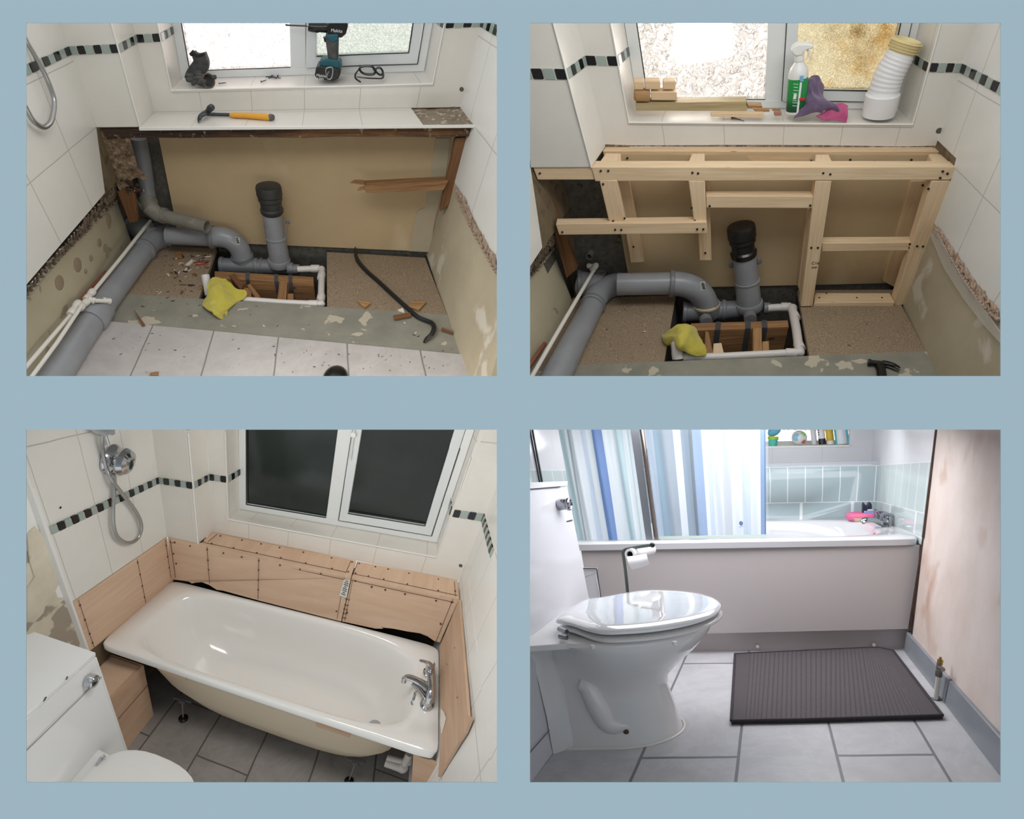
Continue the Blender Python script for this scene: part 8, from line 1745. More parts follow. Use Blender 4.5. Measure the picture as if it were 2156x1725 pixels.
b=B();b.grid([[(1.848,1.774,.022),(1.833,2.353,.01),(1.814,2.869,.009)],
[(1.958,1.752,.567),(1.932,2.339,.553),(1.903,2.858,.543)]],thick=(.01,0,0));struct('wall_right_backing',b,M_darktrim,label='dark backing sheet behind the gap between the bath end and the right wall')  # dark sheet added behind the open slit, in place of shade
# bath
t=thing('bathtub','white bathtub with a smooth side panel behind the toilet and the dark mat','bathtub',(1.139,2.383,-.01))
L0=[[(1.875,2.794,.447),(1.873,2.818,.446),(1.87,2.829,.446),(1.867,2.836,.446),(1.863,2.84,.446),(1.857,2.844,.446),(1.85,2.846,.446),(1.839,2.848,.446),(1.822,2.848,.447),(1.787,2.848,.447),(.37,2.858,.469),(.325,2.857,.469),(.304,2.856,.47),(.29,2.854,.47),(.28,2.852,.47),(.273,2.848,.47),(.267,2.843,.47),(.263,2.836,.47),(.259,2.824,.47),(.256,2.801,.471),(.169,1.895,.473),(.168,1.868,.473),(.169,1.855,.473),(.172,1.847,.473),(.177,1.842,.473),(.185,1.838,.473),(.195,1.835,.473),(.211,1.834,.473),(.234,1.834,.473),(.285,1.836,.472),(1.831,1.848,.462),(1.868,1.849,.462),(1.885,1.851,.462),(1.896,1.854,.462),(1.904,1.858,.461),(1.91,1.862,.461),(1.913,1.868,.461),(1.916,1.876,.461),(1.917,1.888,.461),(1.917,1.914,.46)],[(1.88,2.778,.47),(1.877,2.808,.47),(1.874,2.822,.47),(1.87,2.832,.47),(1.864,2.838,.47),(1.856,2.843,.47),(1.846,2.846,.47),(1.832,2.848,.47),(1.81,2.849,.471),(1.764,2.849,.472),(.402,2.859,.495),(.344,2.858,.496),(.316,2.857,.496),(.298,2.854,.497),(.284,2.851,.497),(.274,2.846,.497),(.267,2.839,.497),(.261,2.829,.498),(.257,2.815,.498),(.252,2.784,.498),(.167,1.91,.503),(.165,1.874,.503),(.166,1.858,.503),(.171,1.847,.503),(.177,1.84,.503),(.187,1.835,.503),(.202,1.831,.502),(.222,1.829,.502),(.253,1.829,.502),(.318,1.832,.501),(1.808,1.842,.487),(1.856,1.843,.487),(1.879,1.846,.487),(1.893,1.85,.486),(1.904,1.854,.486),(1.911,1.86,.486),(1.916,1.868,.486),(1.92,1.879,.485),(1.921,1.895,.485),(1.921,1.929,.485)],[(1.878,2.756,.479),(1.875,2.792,.479),(1.871,2.809,.479),(1.865,2.82,.479),(1.858,2.828,.479),(1.849,2.834,.479),(1.837,2.837,.479),(1.819,2.84,.479),(1.793,2.841,.48),(1.737,2.841,.481),(.438,2.852,.504),(.368,2.851,.505),(.334,2.849,.506),(.312,2.846,.506),(.296,2.842,.507),(.283,2.836,.507),(.274,2.827,.507),(.267,2.816,.507),(.262,2.798,.508),(.256,2.762,.508),(.176,1.94,.513),(.174,1.898,.513),(.176,1.878,.513),(.181,1.865,.513),(.19,1.857,.513),(.202,1.851,.513),(.219,1.847,.513),(.243,1.845,.512),(.281,1.845,.512),(.359,1.849,.51),(1.78,1.855,.496),(1.837,1.857,.496),(1.865,1.859,.495),(1.883,1.863,.495),(1.895,1.868,.495),(1.904,1.875,.495),(1.911,1.885,.494),(1.915,1.897,.494),(1.917,1.917,.494),(1.917,1.957,.493)],[(1.811,2.528,.483),(1.801,2.608,.482),(1.786,2.658,.482),(1.764,2.694,.482),(1.736,2.723,.482),(1.7,2.745,.482),(1.655,2.762,.483),(1.596,2.776,.483),(1.516,2.784,.485),(1.384,2.789,.487),(.875,2.793,.496),(.727,2.791,.498),(.634,2.783,.5),(.563,2.772,.501),(.507,2.755,.502),(.463,2.732,.503),(.427,2.703,.504),(.4,2.666,.505),(.379,2.615,.505),(.364,2.533,.506),(.337,2.214,.508),(.339,2.122,.509),(.351,2.066,.509),(.374,2.025,.508),(.408,1.994,.508),(.453,1.97,.507),(.512,1.953,.507),(.588,1.94,.506),(.689,1.933,.505),(.851,1.93,.503),(1.402,1.93,.497),(1.541,1.933,.496),(1.625,1.94,.495),(1.686,1.952,.495),(1.732,1.97,.494),(1.767,1.995,.493),(1.794,2.027,.492),(1.812,2.069,.491),(1.823,2.125,.49),(1.825,2.215,.488)],[(1.798,2.497,.474),(1.786,2.577,.473),(1.769,2.629,.473),(1.745,2.669,.473),(1.713,2.7,.473),(1.672,2.726,.473),(1.621,2.746,.474),(1.556,2.761,.475),(1.471,2.771,.476),(1.338,2.776,.478),(.929,2.778,.485),(.783,2.776,.487),(.684,2.767,.489),(.608,2.754,.49),(.546,2.735,.491),(.496,2.71,.492),(.455,2.678,.493),(.424,2.637,.494),(.401,2.584,.494),(.385,2.503,.494),(.364,2.249,.496),(.367,2.158,.496),(.383,2.1,.497),(.409,2.055,.496),(.448,2.021,.496),(.499,1.994,.495),(.563,1.973,.495),(.645,1.959,.494),(.752,1.95,.493),(.911,1.946,.491),(1.352,1.945,.487),(1.493,1.949,.486),(1.582,1.958,.485),(1.649,1.972,.484),(1.701,1.993,.484),(1.741,2.02,.483),(1.771,2.055,.482),(1.792,2.1,.481),(1.805,2.159,.48),(1.809,2.248,.478)],[(1.762,2.481,.379),(1.751,2.556,.379),(1.734,2.606,.378),(1.71,2.644,.378),(1.679,2.675,.378),(1.639,2.7,.378),(1.589,2.719,.378),(1.526,2.734,.379),(1.443,2.743,.379),(1.317,2.748,.38),(.955,2.75,.383),(.818,2.747,.384),(.724,2.739,.385),(.651,2.726,.385),(.591,2.707,.385),(.542,2.683,.386),(.503,2.652,.386),(.473,2.613,.386),(.451,2.562,.386),(.436,2.486,.385),(.421,2.262,.385),(.425,2.177,.385),(.441,2.12,.385),(.467,2.077,.384),(.505,2.043,.384),(.554,2.016,.384),(.617,1.996,.384),(.695,1.981,.384),(.795,1.971,.384),(.943,1.966,.384),(1.329,1.966,.385),(1.462,1.971,.385),(1.548,1.98,.385),(1.612,1.995,.385),(1.663,2.015,.385),(1.702,2.042,.385),(1.732,2.076,.385),(1.753,2.119,.384),(1.766,2.176,.383),(1.77,2.26,.382)],[(1.691,2.465,.25),(1.681,2.533,.25),(1.665,2.581,.25),(1.642,2.618,.249),(1.612,2.649,.249),(1.574,2.673,.249),(1.527,2.692,.249),(1.469,2.706,.249),(1.394,2.715,.248),(1.285,2.719,.248),(1.014,2.72,.247),(.897,2.717,.246),(.814,2.708,.246),(.748,2.695,.245),(.693,2.677,.245),(.649,2.653,.244),(.612,2.623,.243),(.585,2.586,.243),(.565,2.538,.242),(.552,2.469,.241),(.544,2.294,.239),(.55,2.217,.239),(.565,2.164,.238),(.591,2.122,.239),(.626,2.088,.239),(.671,2.061,.239),(.728,2.04,.24),(.798,2.024,.241),(.885,2.013,.242),(1.009,2.008,.244),(1.294,2.008,.248),(1.408,2.014,.25),(1.485,2.024,.251),(1.545,2.04,.252),(1.593,2.061,.252),(1.63,2.088,.253),(1.659,2.121,.253),(1.679,2.163,.252),(1.692,2.216,.252),(1.697,2.292,.251)],[(1.596,2.424,.177),(1.589,2.465,.177),(1.575,2.494,.177),(1.555,2.518,.177),(1.529,2.537,.177),(1.496,2.553,.176),(1.455,2.566,.176),(1.406,2.575,.175),(1.344,2.581,.175),(1.259,2.583,.174),(1.081,2.583,.172),(.991,2.581,.17),(.925,2.575,.169),(.87,2.566,.168),(.825,2.554,.168),(.787,2.539,.167),(.757,2.519,.166),(.734,2.495,.165),(.718,2.466,.164),(.709,2.425,.163),(.707,2.338,.162),(.713,2.292,.162),(.728,2.259,.163),(.75,2.233,.163),(.78,2.21,.163),(.818,2.192,.164),(.864,2.178,.165),(.92,2.167,.166),(.989,2.16,.167),(1.081,2.156,.169),(1.264,2.157,.173),(1.351,2.161,.175),(1.414,2.168,.176),(1.464,2.179,.176),(1.505,2.193,.177),(1.538,2.211,.178),(1.563,2.233,.178),(1.582,2.26,.178),(1.594,2.292,.178),(1.599,2.337,.177)]]
b=B();n=40
for lp in L0: b.v+= [Vector(p) for p in lp]
for j in range(len(L0)-1):
    for i in range(n): b.face((j*n+i,j*n+(i+1) % n,(j+1)*n+(i+1) % n,(j+1)*n+i),None,0,True)
b.face(range((len(L0)-1)*n,len(L0)*n));part('tub',b,M_rimgrey,t,sharp=60)
b=B();b.prism([(.544,1.856,.487),(1.089,1.862,.471),(1.926,1.859,.46),(1.862,1.867,.113),(1.054,1.853,.08),(.555,1.852,.061)],(0,.016,0));part('side_panel',b,M_panel,t,bevel=.002)
b=B();b.prism([(.53,1.906,.057),(1.049,1.906,.071),(1.856,1.921,.098),(1.832,1.927,.014),(1.04,1.91,-.02),(.568,1.91,-.043)],(0,.012,0));part('plinth',b,M_panel,t)
b=B();b.prism([(.463,1.854,.491),(.546,1.856,.487),(.552,1.854,.234),(.486,1.853,.234)],(0,.016,0));part('end_panel',b,M_panel,t)
for p in ((1.242,1.906,.017),(1.717,1.914,.034)):
    b=B();b.lathe(p,(0,-1,0),[(.008,0),(.008,.008),(.004,.012)],12);part('clip',b,M_white_plastic,t)
b=B();b.lathe((1.803,2.252,.459),(-.7,-.0,.7),[(.02,0),(.018,.006)],16);part('overflow',b,M_chrome,t)
t=thing('boxed_corner','small white boxed corner piece between the cabinet and the bath panel','boxing',(.517,1.818,.057))
b=B();b.prism([(.473,1.819,.381),(.538,1.821,.367),(.554,1.82,.241),(.552,1.818,.068),(.482,1.817,.066)],(0,.01,0));part('face',b,M_gloss_d,t,bevel=.002)
b=B();b.prism([(.474,1.817,.389),(.545,1.819,.385),(.539,1.819,.367),(.476,1.817,.345)],(0,.03,0));part('top',b,M_gloss_d,t)
b=B();b.bar((.476,1.811,.389),(.547,1.812,.387),.003,.004);b.bar((.547,1.812,.387),(.558,1.811,.243),.003,.003);part('gap',b,M_black_print,t)

# glass screen, post, curtain
t=thing('shower_screen','clear glass shower screen with a chrome post standing on the bath rim','shower screen',(.844,1.922,.503))
glass=NT('clear_glass');glass.set(rough=.02,alpha=.08);glass.base(lin((214,230,236)))
b=B();b.prism([(.838,1.929,.513),(1.333,1.93,.508),(1.38,1.928,1.01),(.812,1.923,1.059)],(0,.005,0));part('pane',b,glass.m,t)
b=B();b.bar((.835,1.922,.515),(1.333,1.922,.51),.008,.008);part('seal',b,plain('clear_seal',(176,196,184),.3),t)
b=B();b.tube([(.801,1.907,1.059),(.827,1.914,.488)],0.0115,14);part('post',b,plain('bronze_chrome',(150,138,134),.15,1.0),t)
b=B();b.prism([(.738,1.943,1.066),(.78,1.944,1.062),(.802,1.952,.486),(.77,1.951,.487)],(0,.008,0));part('frame_strip',b,plain('grey_strip',(132,136,144),.25,.5),t)
b=B();b.lathe((.83,1.914,.495),(0,0,1),[(.014,-.01),(.014,.012)],14);part('foot',b,M_chrome,t)
def curtain(name,label,top,bot,stops,y_off,nfold,amp,seed):
    """hanging striped curtain: stripes are the cloth's own colours, set along its width (U)"""
    n=NT(name);n.set(rough=.7)
    s_=n.n('ShaderNodeSeparateXYZ');n.l(n.co.outputs['UV'],s_.inputs[0]);c=n.ramp(s_.outputs[0],stops,'CONSTANT')
    n.base(c);tr=n.n('ShaderNodeBsdfTranslucent');n.l(c,tr.inputs['Color']);mx=n.n('ShaderNodeMixShader');mx.inputs[0].default_value=.5
    n.l(n.bsdf.outputs[0],mx.inputs[1]);n.l(tr.outputs[0],mx.inputs[2]);n.l(mx.outputs[0],n.t.nodes['Material Output'].inputs['Surface'])
    rows=[];N=70
    for j in range(13):
        v=j/12.0;row=[]
        for i in range(N+1):
            u=i/N;p=lerp(lerp(bot[0],bot[1],u),lerp(top[0],top[1],u),v)
            row.append(p+Vector((0,amp*math.sin(u*nfold*2*PI+seed+.4*math.sin(v*3))*(1.1-.35*v)+amp*.4*math.sin(u*nfold*4.6*PI+2*v),0)))
        rows.append(row)
    b=B();b.grid(rows,(0,0,1,1),thick=(0,.0015,0));t=thing('shower_curtain',label,'shower curtain',base_of(b));part('cloth',b,n.m,t,sharp=70);return t
W_,MT,LI,BL,GY=(246,247,250),(214,230,234),(226,232,244),(142,168,216),(196,198,204)
curtain('striped_cloth','white shower curtain with pale stripes and one broad blue stripe, left of the chrome post',((.349,1.98,1.1),(.734,2.004,1.068)),((.406,2.005,.485),(.759,2.012,.477)),
    [(0,MT),(.085,W_),(.12,GY),(.145,W_),(.30,LI),(.37,W_),(.46,BL),(.60,W_),(.77,MT),(.87,W_),(.93,MT),(.95,W_)],0,3,.018,.5)
ct=curtain('striped_cloth_b','blue, grey and white striped shower curtain seen through the glass screen',((.789,2.066,1.065),(1.367,2.071,1.015)),((.805,2.072,.499),(1.32,2.072,.491)),
    [(0,(206,216,230)),(.06,(158,184,202)),(.14,(176,184,196)),(.235,W_),(.30,(158,172,190)),(.37,(112,122,134)),(.40,(160,182,216)),(.48,W_),(.51,(222,230,240)),(.55,W_),(.64,(220,221,224)),(.71,W_),(.80,(222,230,240)),(.87,W_),(.955,(136,166,212)),(.985,(70,110,160))],0,4,.014,0)
b=B();b.ball((1.214,2.036,.557),(.009,.001,.011),12,8);b.prism([(1.209,2.034,.553),(1.218,2.034,.553),(1.214,2.034,.544)],(0,.001,0));b.bar((1.203,2.034,.54),(1.223,2.034,.543),.001,.002);part('logo',b,plain('navy_print',(40,56,128),.6),ct)

# tap, soap dish
t=thing('bath_mixer','chrome lever bath tap at the right end of the bath beside the green tiles','tap',(1.866,2.261,.487))
b=B();b.tube([(1.883,2.385,.471),(1.884,2.385,.489),(1.885,2.384,.512),(1.884,2.384,.531)],[0.0210,0.0191,0.0186,0.0140],20);b.tube([(1.86,2.587,.496),(1.867,2.587,.522)],.022,16);part('body',b,M_chrome,t)
b=B();b.tube(smooth_path([(1.871,2.339,.494),(1.839,2.338,.507),(1.808,2.307,.523),(1.772,2.276,.527),(1.756,2.276,.518)],4),[.03,.029,.027,.025,.024,.023,.022,.021,.02,.02,.02,.02,.02,.019,.019,.018,.016],14,flat=.6);part('spout',b,M_chrome,t)
b=B();b.tube(smooth_path([(1.886,2.397,.532),(1.877,2.451,.539),(1.852,2.45,.545)],4),[.026,.025,.024,.022,.02,.018,.016,.014,.012],14,flat=.6);b.tube(smooth_path([(1.872,2.587,.527),(1.86,2.586,.542),(1.838,2.585,.548),(1.816,2.585,.548)],3),[.02,.02,.018,.016,.014,.012,.011,.01,.009,.008],12,flat=.5);part('lever',b,M_chrome,t)
t=thing('soap_dish','pink ring-shaped dish on the bath corner behind the tap','dish',(1.822,2.833,.478))
c0=Vector((1.817,2.721,.505));ring=[c0+Vector((math.cos(a)*.075,math.sin(a)*.05,0)) for a in [k*PI/12 for k in range(25)]]
b=B();b.tube(ring,.022,12,caps=False);part('ring',b,plain('pink_dish',(226,108,152),.4),t)
b=B();b.lathe(c0-Vector((0,0,.035)),(0,0,1),[(.03,0),(.07,.012),(.085,.03)],20);part('underside',b,plain('cream_dish',(226,208,182),.5),t)
t=thing('bath_toy','dark navy two-eared bath toy standing in the pink dish','toy',(1.827,2.721,.507))
b=B();b.prism([(1.802,2.693,.515),(1.808,2.693,.571),(1.814,2.693,.581),(1.82,2.693,.565),(1.829,2.693,.562),(1.84,2.693,.579),(1.847,2.693,.579),(1.852,2.694,.564),(1.848,2.694,.523),(1.824,2.694,.514)],(0,.05,0));part('body',b,plain('navy_toy',(28,32,54),.5),t,bevel=.008)
b=B();b.box((1.832,2.667,.527),(.05,.01,.02));part('base',b,plain('lilac_toy',(136,150,204),.5),t,bevel=.003)

# toiletries on the sill
def bottle(lb,cat,x0,x1,v0,col,cap=None,y=.25,extra=()):
    t=thing('toiletry',lb,cat,x0[0]);r=(Vector(x0[1])-Vector(x0[0])).length/2;c=lerp(x0[0],x0[1],.5);H=dir_(x0[0],v0).length
    b=B();b.lathe(c,(0,0,1),[(r*.9,0),(r,.004),(r,H),(r*.7,H+.01)],20);part('bottle',b,plain('bottle_'+cat,col,.35),t)
    if cap: b=B();b.lathe(c-Vector((0,0,.0)),(0,0,1),[(r*1.04,0),(r*1.04,cap[1])],20);part('cap',b,plain('cap_'+cat,cap[0],.4),t)
    return t,c,r
bottle('plain white tube on the sill, left of the black-capped bottle','tube',((1.609,3.178,.91),(1.641,3.177,.907)),None,(1.62,3.179,1.027),(226,226,232))
t,c,r=bottle('white bottle standing on its black cap on the sill','bottle',((1.649,3.177,.907),(1.69,3.177,.904)),None,(1.66,3.178,1.023),(236,236,240),((26,32,38),.035))
b=B()
for k in range(6): b.box(c+Vector((-r*.8,-r*.7,.06+k*.014)),(.006,.003,.007))
part('print',b,M_black_print,t)
bottle('yellow bottle with a white base on the sill','lotion bottle',((1.693,3.177,.904),(1.737,3.176,.9)),None,(1.705,3.177,1.019),(224,188,66),((236,236,238),.022))
t,c,r=bottle('white bottle with turquoise edges at the right end of the sill','shampoo bottle',((1.741,3.175,.9),(1.814,3.176,.894)),None,(1.753,3.176,1.015),(232,236,242))
b=B();b.box(c+Vector((-r*.82,-r*.5,.06)),(.016,.012,.12));b.box(c+Vector((r*.82,-r*.5,.06)),(.016,.012,.12));part('stripe',b,plain('turquoise',(58,178,190),.4),t,'turquoise stripes')
t=thing('stacking_cup','turquoise toy cup with a lime rim and blue top on the sill','toy cup',(1.384,3.181,.915))
b=B();b.tube([(1.384,3.181,.915),(1.389,3.181,.957)],[.024,.029],18);part('cup',b,plain('turquoise_cup',(86,206,188),.4),t)
b=B();b.tube([(1.389,3.181,.957),(1.392,3.181,.977)],[.034,.032],18);part('rim',b,plain('lime_rim',(176,212,56),.4),t)
b=B();b.ball((1.401,3.195,1.01),(.045,.02,.03),14,8,Matrix.Rotation(-.5,4,'Y'));part('top',b,plain('blue_top',(108,184,214),.4),t)
t=thing('toy_ball','white toy ball with blue and green patches on the sill','ball',(1.538,3.179,.912))
b=B();c0=Vector((1.543,3.193,.956));r0=0.0459;b.ball(c0,r0,20,14);part('ball',b,plain('white_ball',(240,242,240),.4),t)
for dx,dz,s_,col in ((-.35,.1,.5,(146,200,232)),(.45,.4,.35,(150,214,120)),(.4,-.5,.3,(196,92,62))):
    d_=Vector((dx,-math.sqrt(max(.1,1-dx*dx-dz*dz)),dz)).normalized();b=B();b.ball(c0+d_*r0*.93,(r0*s_,r0*.1,r0*s_),12,6);part('patch',b,plain('patch',col,.4),t)

# toilet roll on a stand
t=thing('toilet_roll_stand','grey metal toilet roll stand behind the toilet','roll holder',(.772,1.426,.248))
b=B();b.tube(smooth_path([(.772,1.426,.248),(.773,1.428,.342),(.771,1.429,.442),(.767,1.43,.505),(.768,1.43,.516),(.776,1.43,.524),(.798,1.414,.53),(.851,1.398,.54),(.899,1.382,.547)],3),.0065,10);part('rod',b,plain('grey_green_metal',(92,102,98),.35,.6),t)
b=B();b.ball((.9,1.382,.547),0.0106,14,8);part('end_knob',b,M_black_plastic,t)
t=thing('toilet_roll','white toilet roll with a loose sheet hanging on the grey stand','toilet roll',(.837,1.397,.485))
p0,p1=Vector((.805,1.379,.511)),Vector((.863,1.553,.507));d=p1-p0;r0=0.0234
b=B();b.lathe(p0,d,[(r0*.55,.002),(r0*.62,0),(r0,0),(r0,d.length),(r0*.6,d.length)],28,caps=False);part('paper',b,plain('tissue',(236,234,236),.9),t)
b=B();b.lathe(p0,d,[(r0*.6,-.0005),(r0*.6,d.length*.95),(.001,d.length*.95)],24,caps=False);part('tube',b,plain('brown_card',(88,74,64),.9),t)
b=cloth([[(.795,1.37,.505),(.834,1.371,.508),(.875,1.372,.515)],[(.801,1.353,.484),(.84,1.354,.487),(.882,1.355,.496)],[(.812,1.361,.454),(.847,1.362,.461),(.885,1.363,.474)]],8,8,.001,.002,1,10);part('loose_sheet',b,plain('tissue_b',(238,238,240),.9),t)

# cabinet
t=thing('toilet_cabinet','white cabinet with a chrome flush button at the left edge, beside the shower curtain','cabinet',(.522,1.04,-.05))
b=B();b.prism([(.506,.948,.815),(.568,1.353,.805),(.618,1.39,.31),(.635,1.436,.155),(.619,.855,-.054),(.599,.543,-.077),(.569,.64,.126)],(-.018,0,0));part('front',b,M_gloss_d,t)
b=B();b.prism([(.508,.947,.841),(.572,1.354,.826),(.573,1.342,.807),(.509,.939,.817)],(-.05,0,0));part('worktop',b,M_gloss_d,t,bevel=.001)
b=B();b.bar(Vector((.517,.896,.66)),Vector((.583,1.342,.663)),.002,.005);b.bar(Vector((.509,.95,.815)),Vector((.562,1.277,.807)),.002,.004);part('panel_gap',b,plain('dark_gap',(62,60,66),.8),t)
b=B();b.bar(Vector((.591,.581,.002)),Vector((.61,.827,.015)),.0015,.003);part('lower_gap',b,plain('grey_gap',(130,128,132),.8),t)
b=B();b.lathe((.563,1.233,.737),(1,-.1,0),[(.022,0),(.024,.004),(.022,.035),(.026,.04),(.026,.048),(.02,.052),(.016,.048),(.001,.05)],28);part('flush_button',b,M_chrome,t)

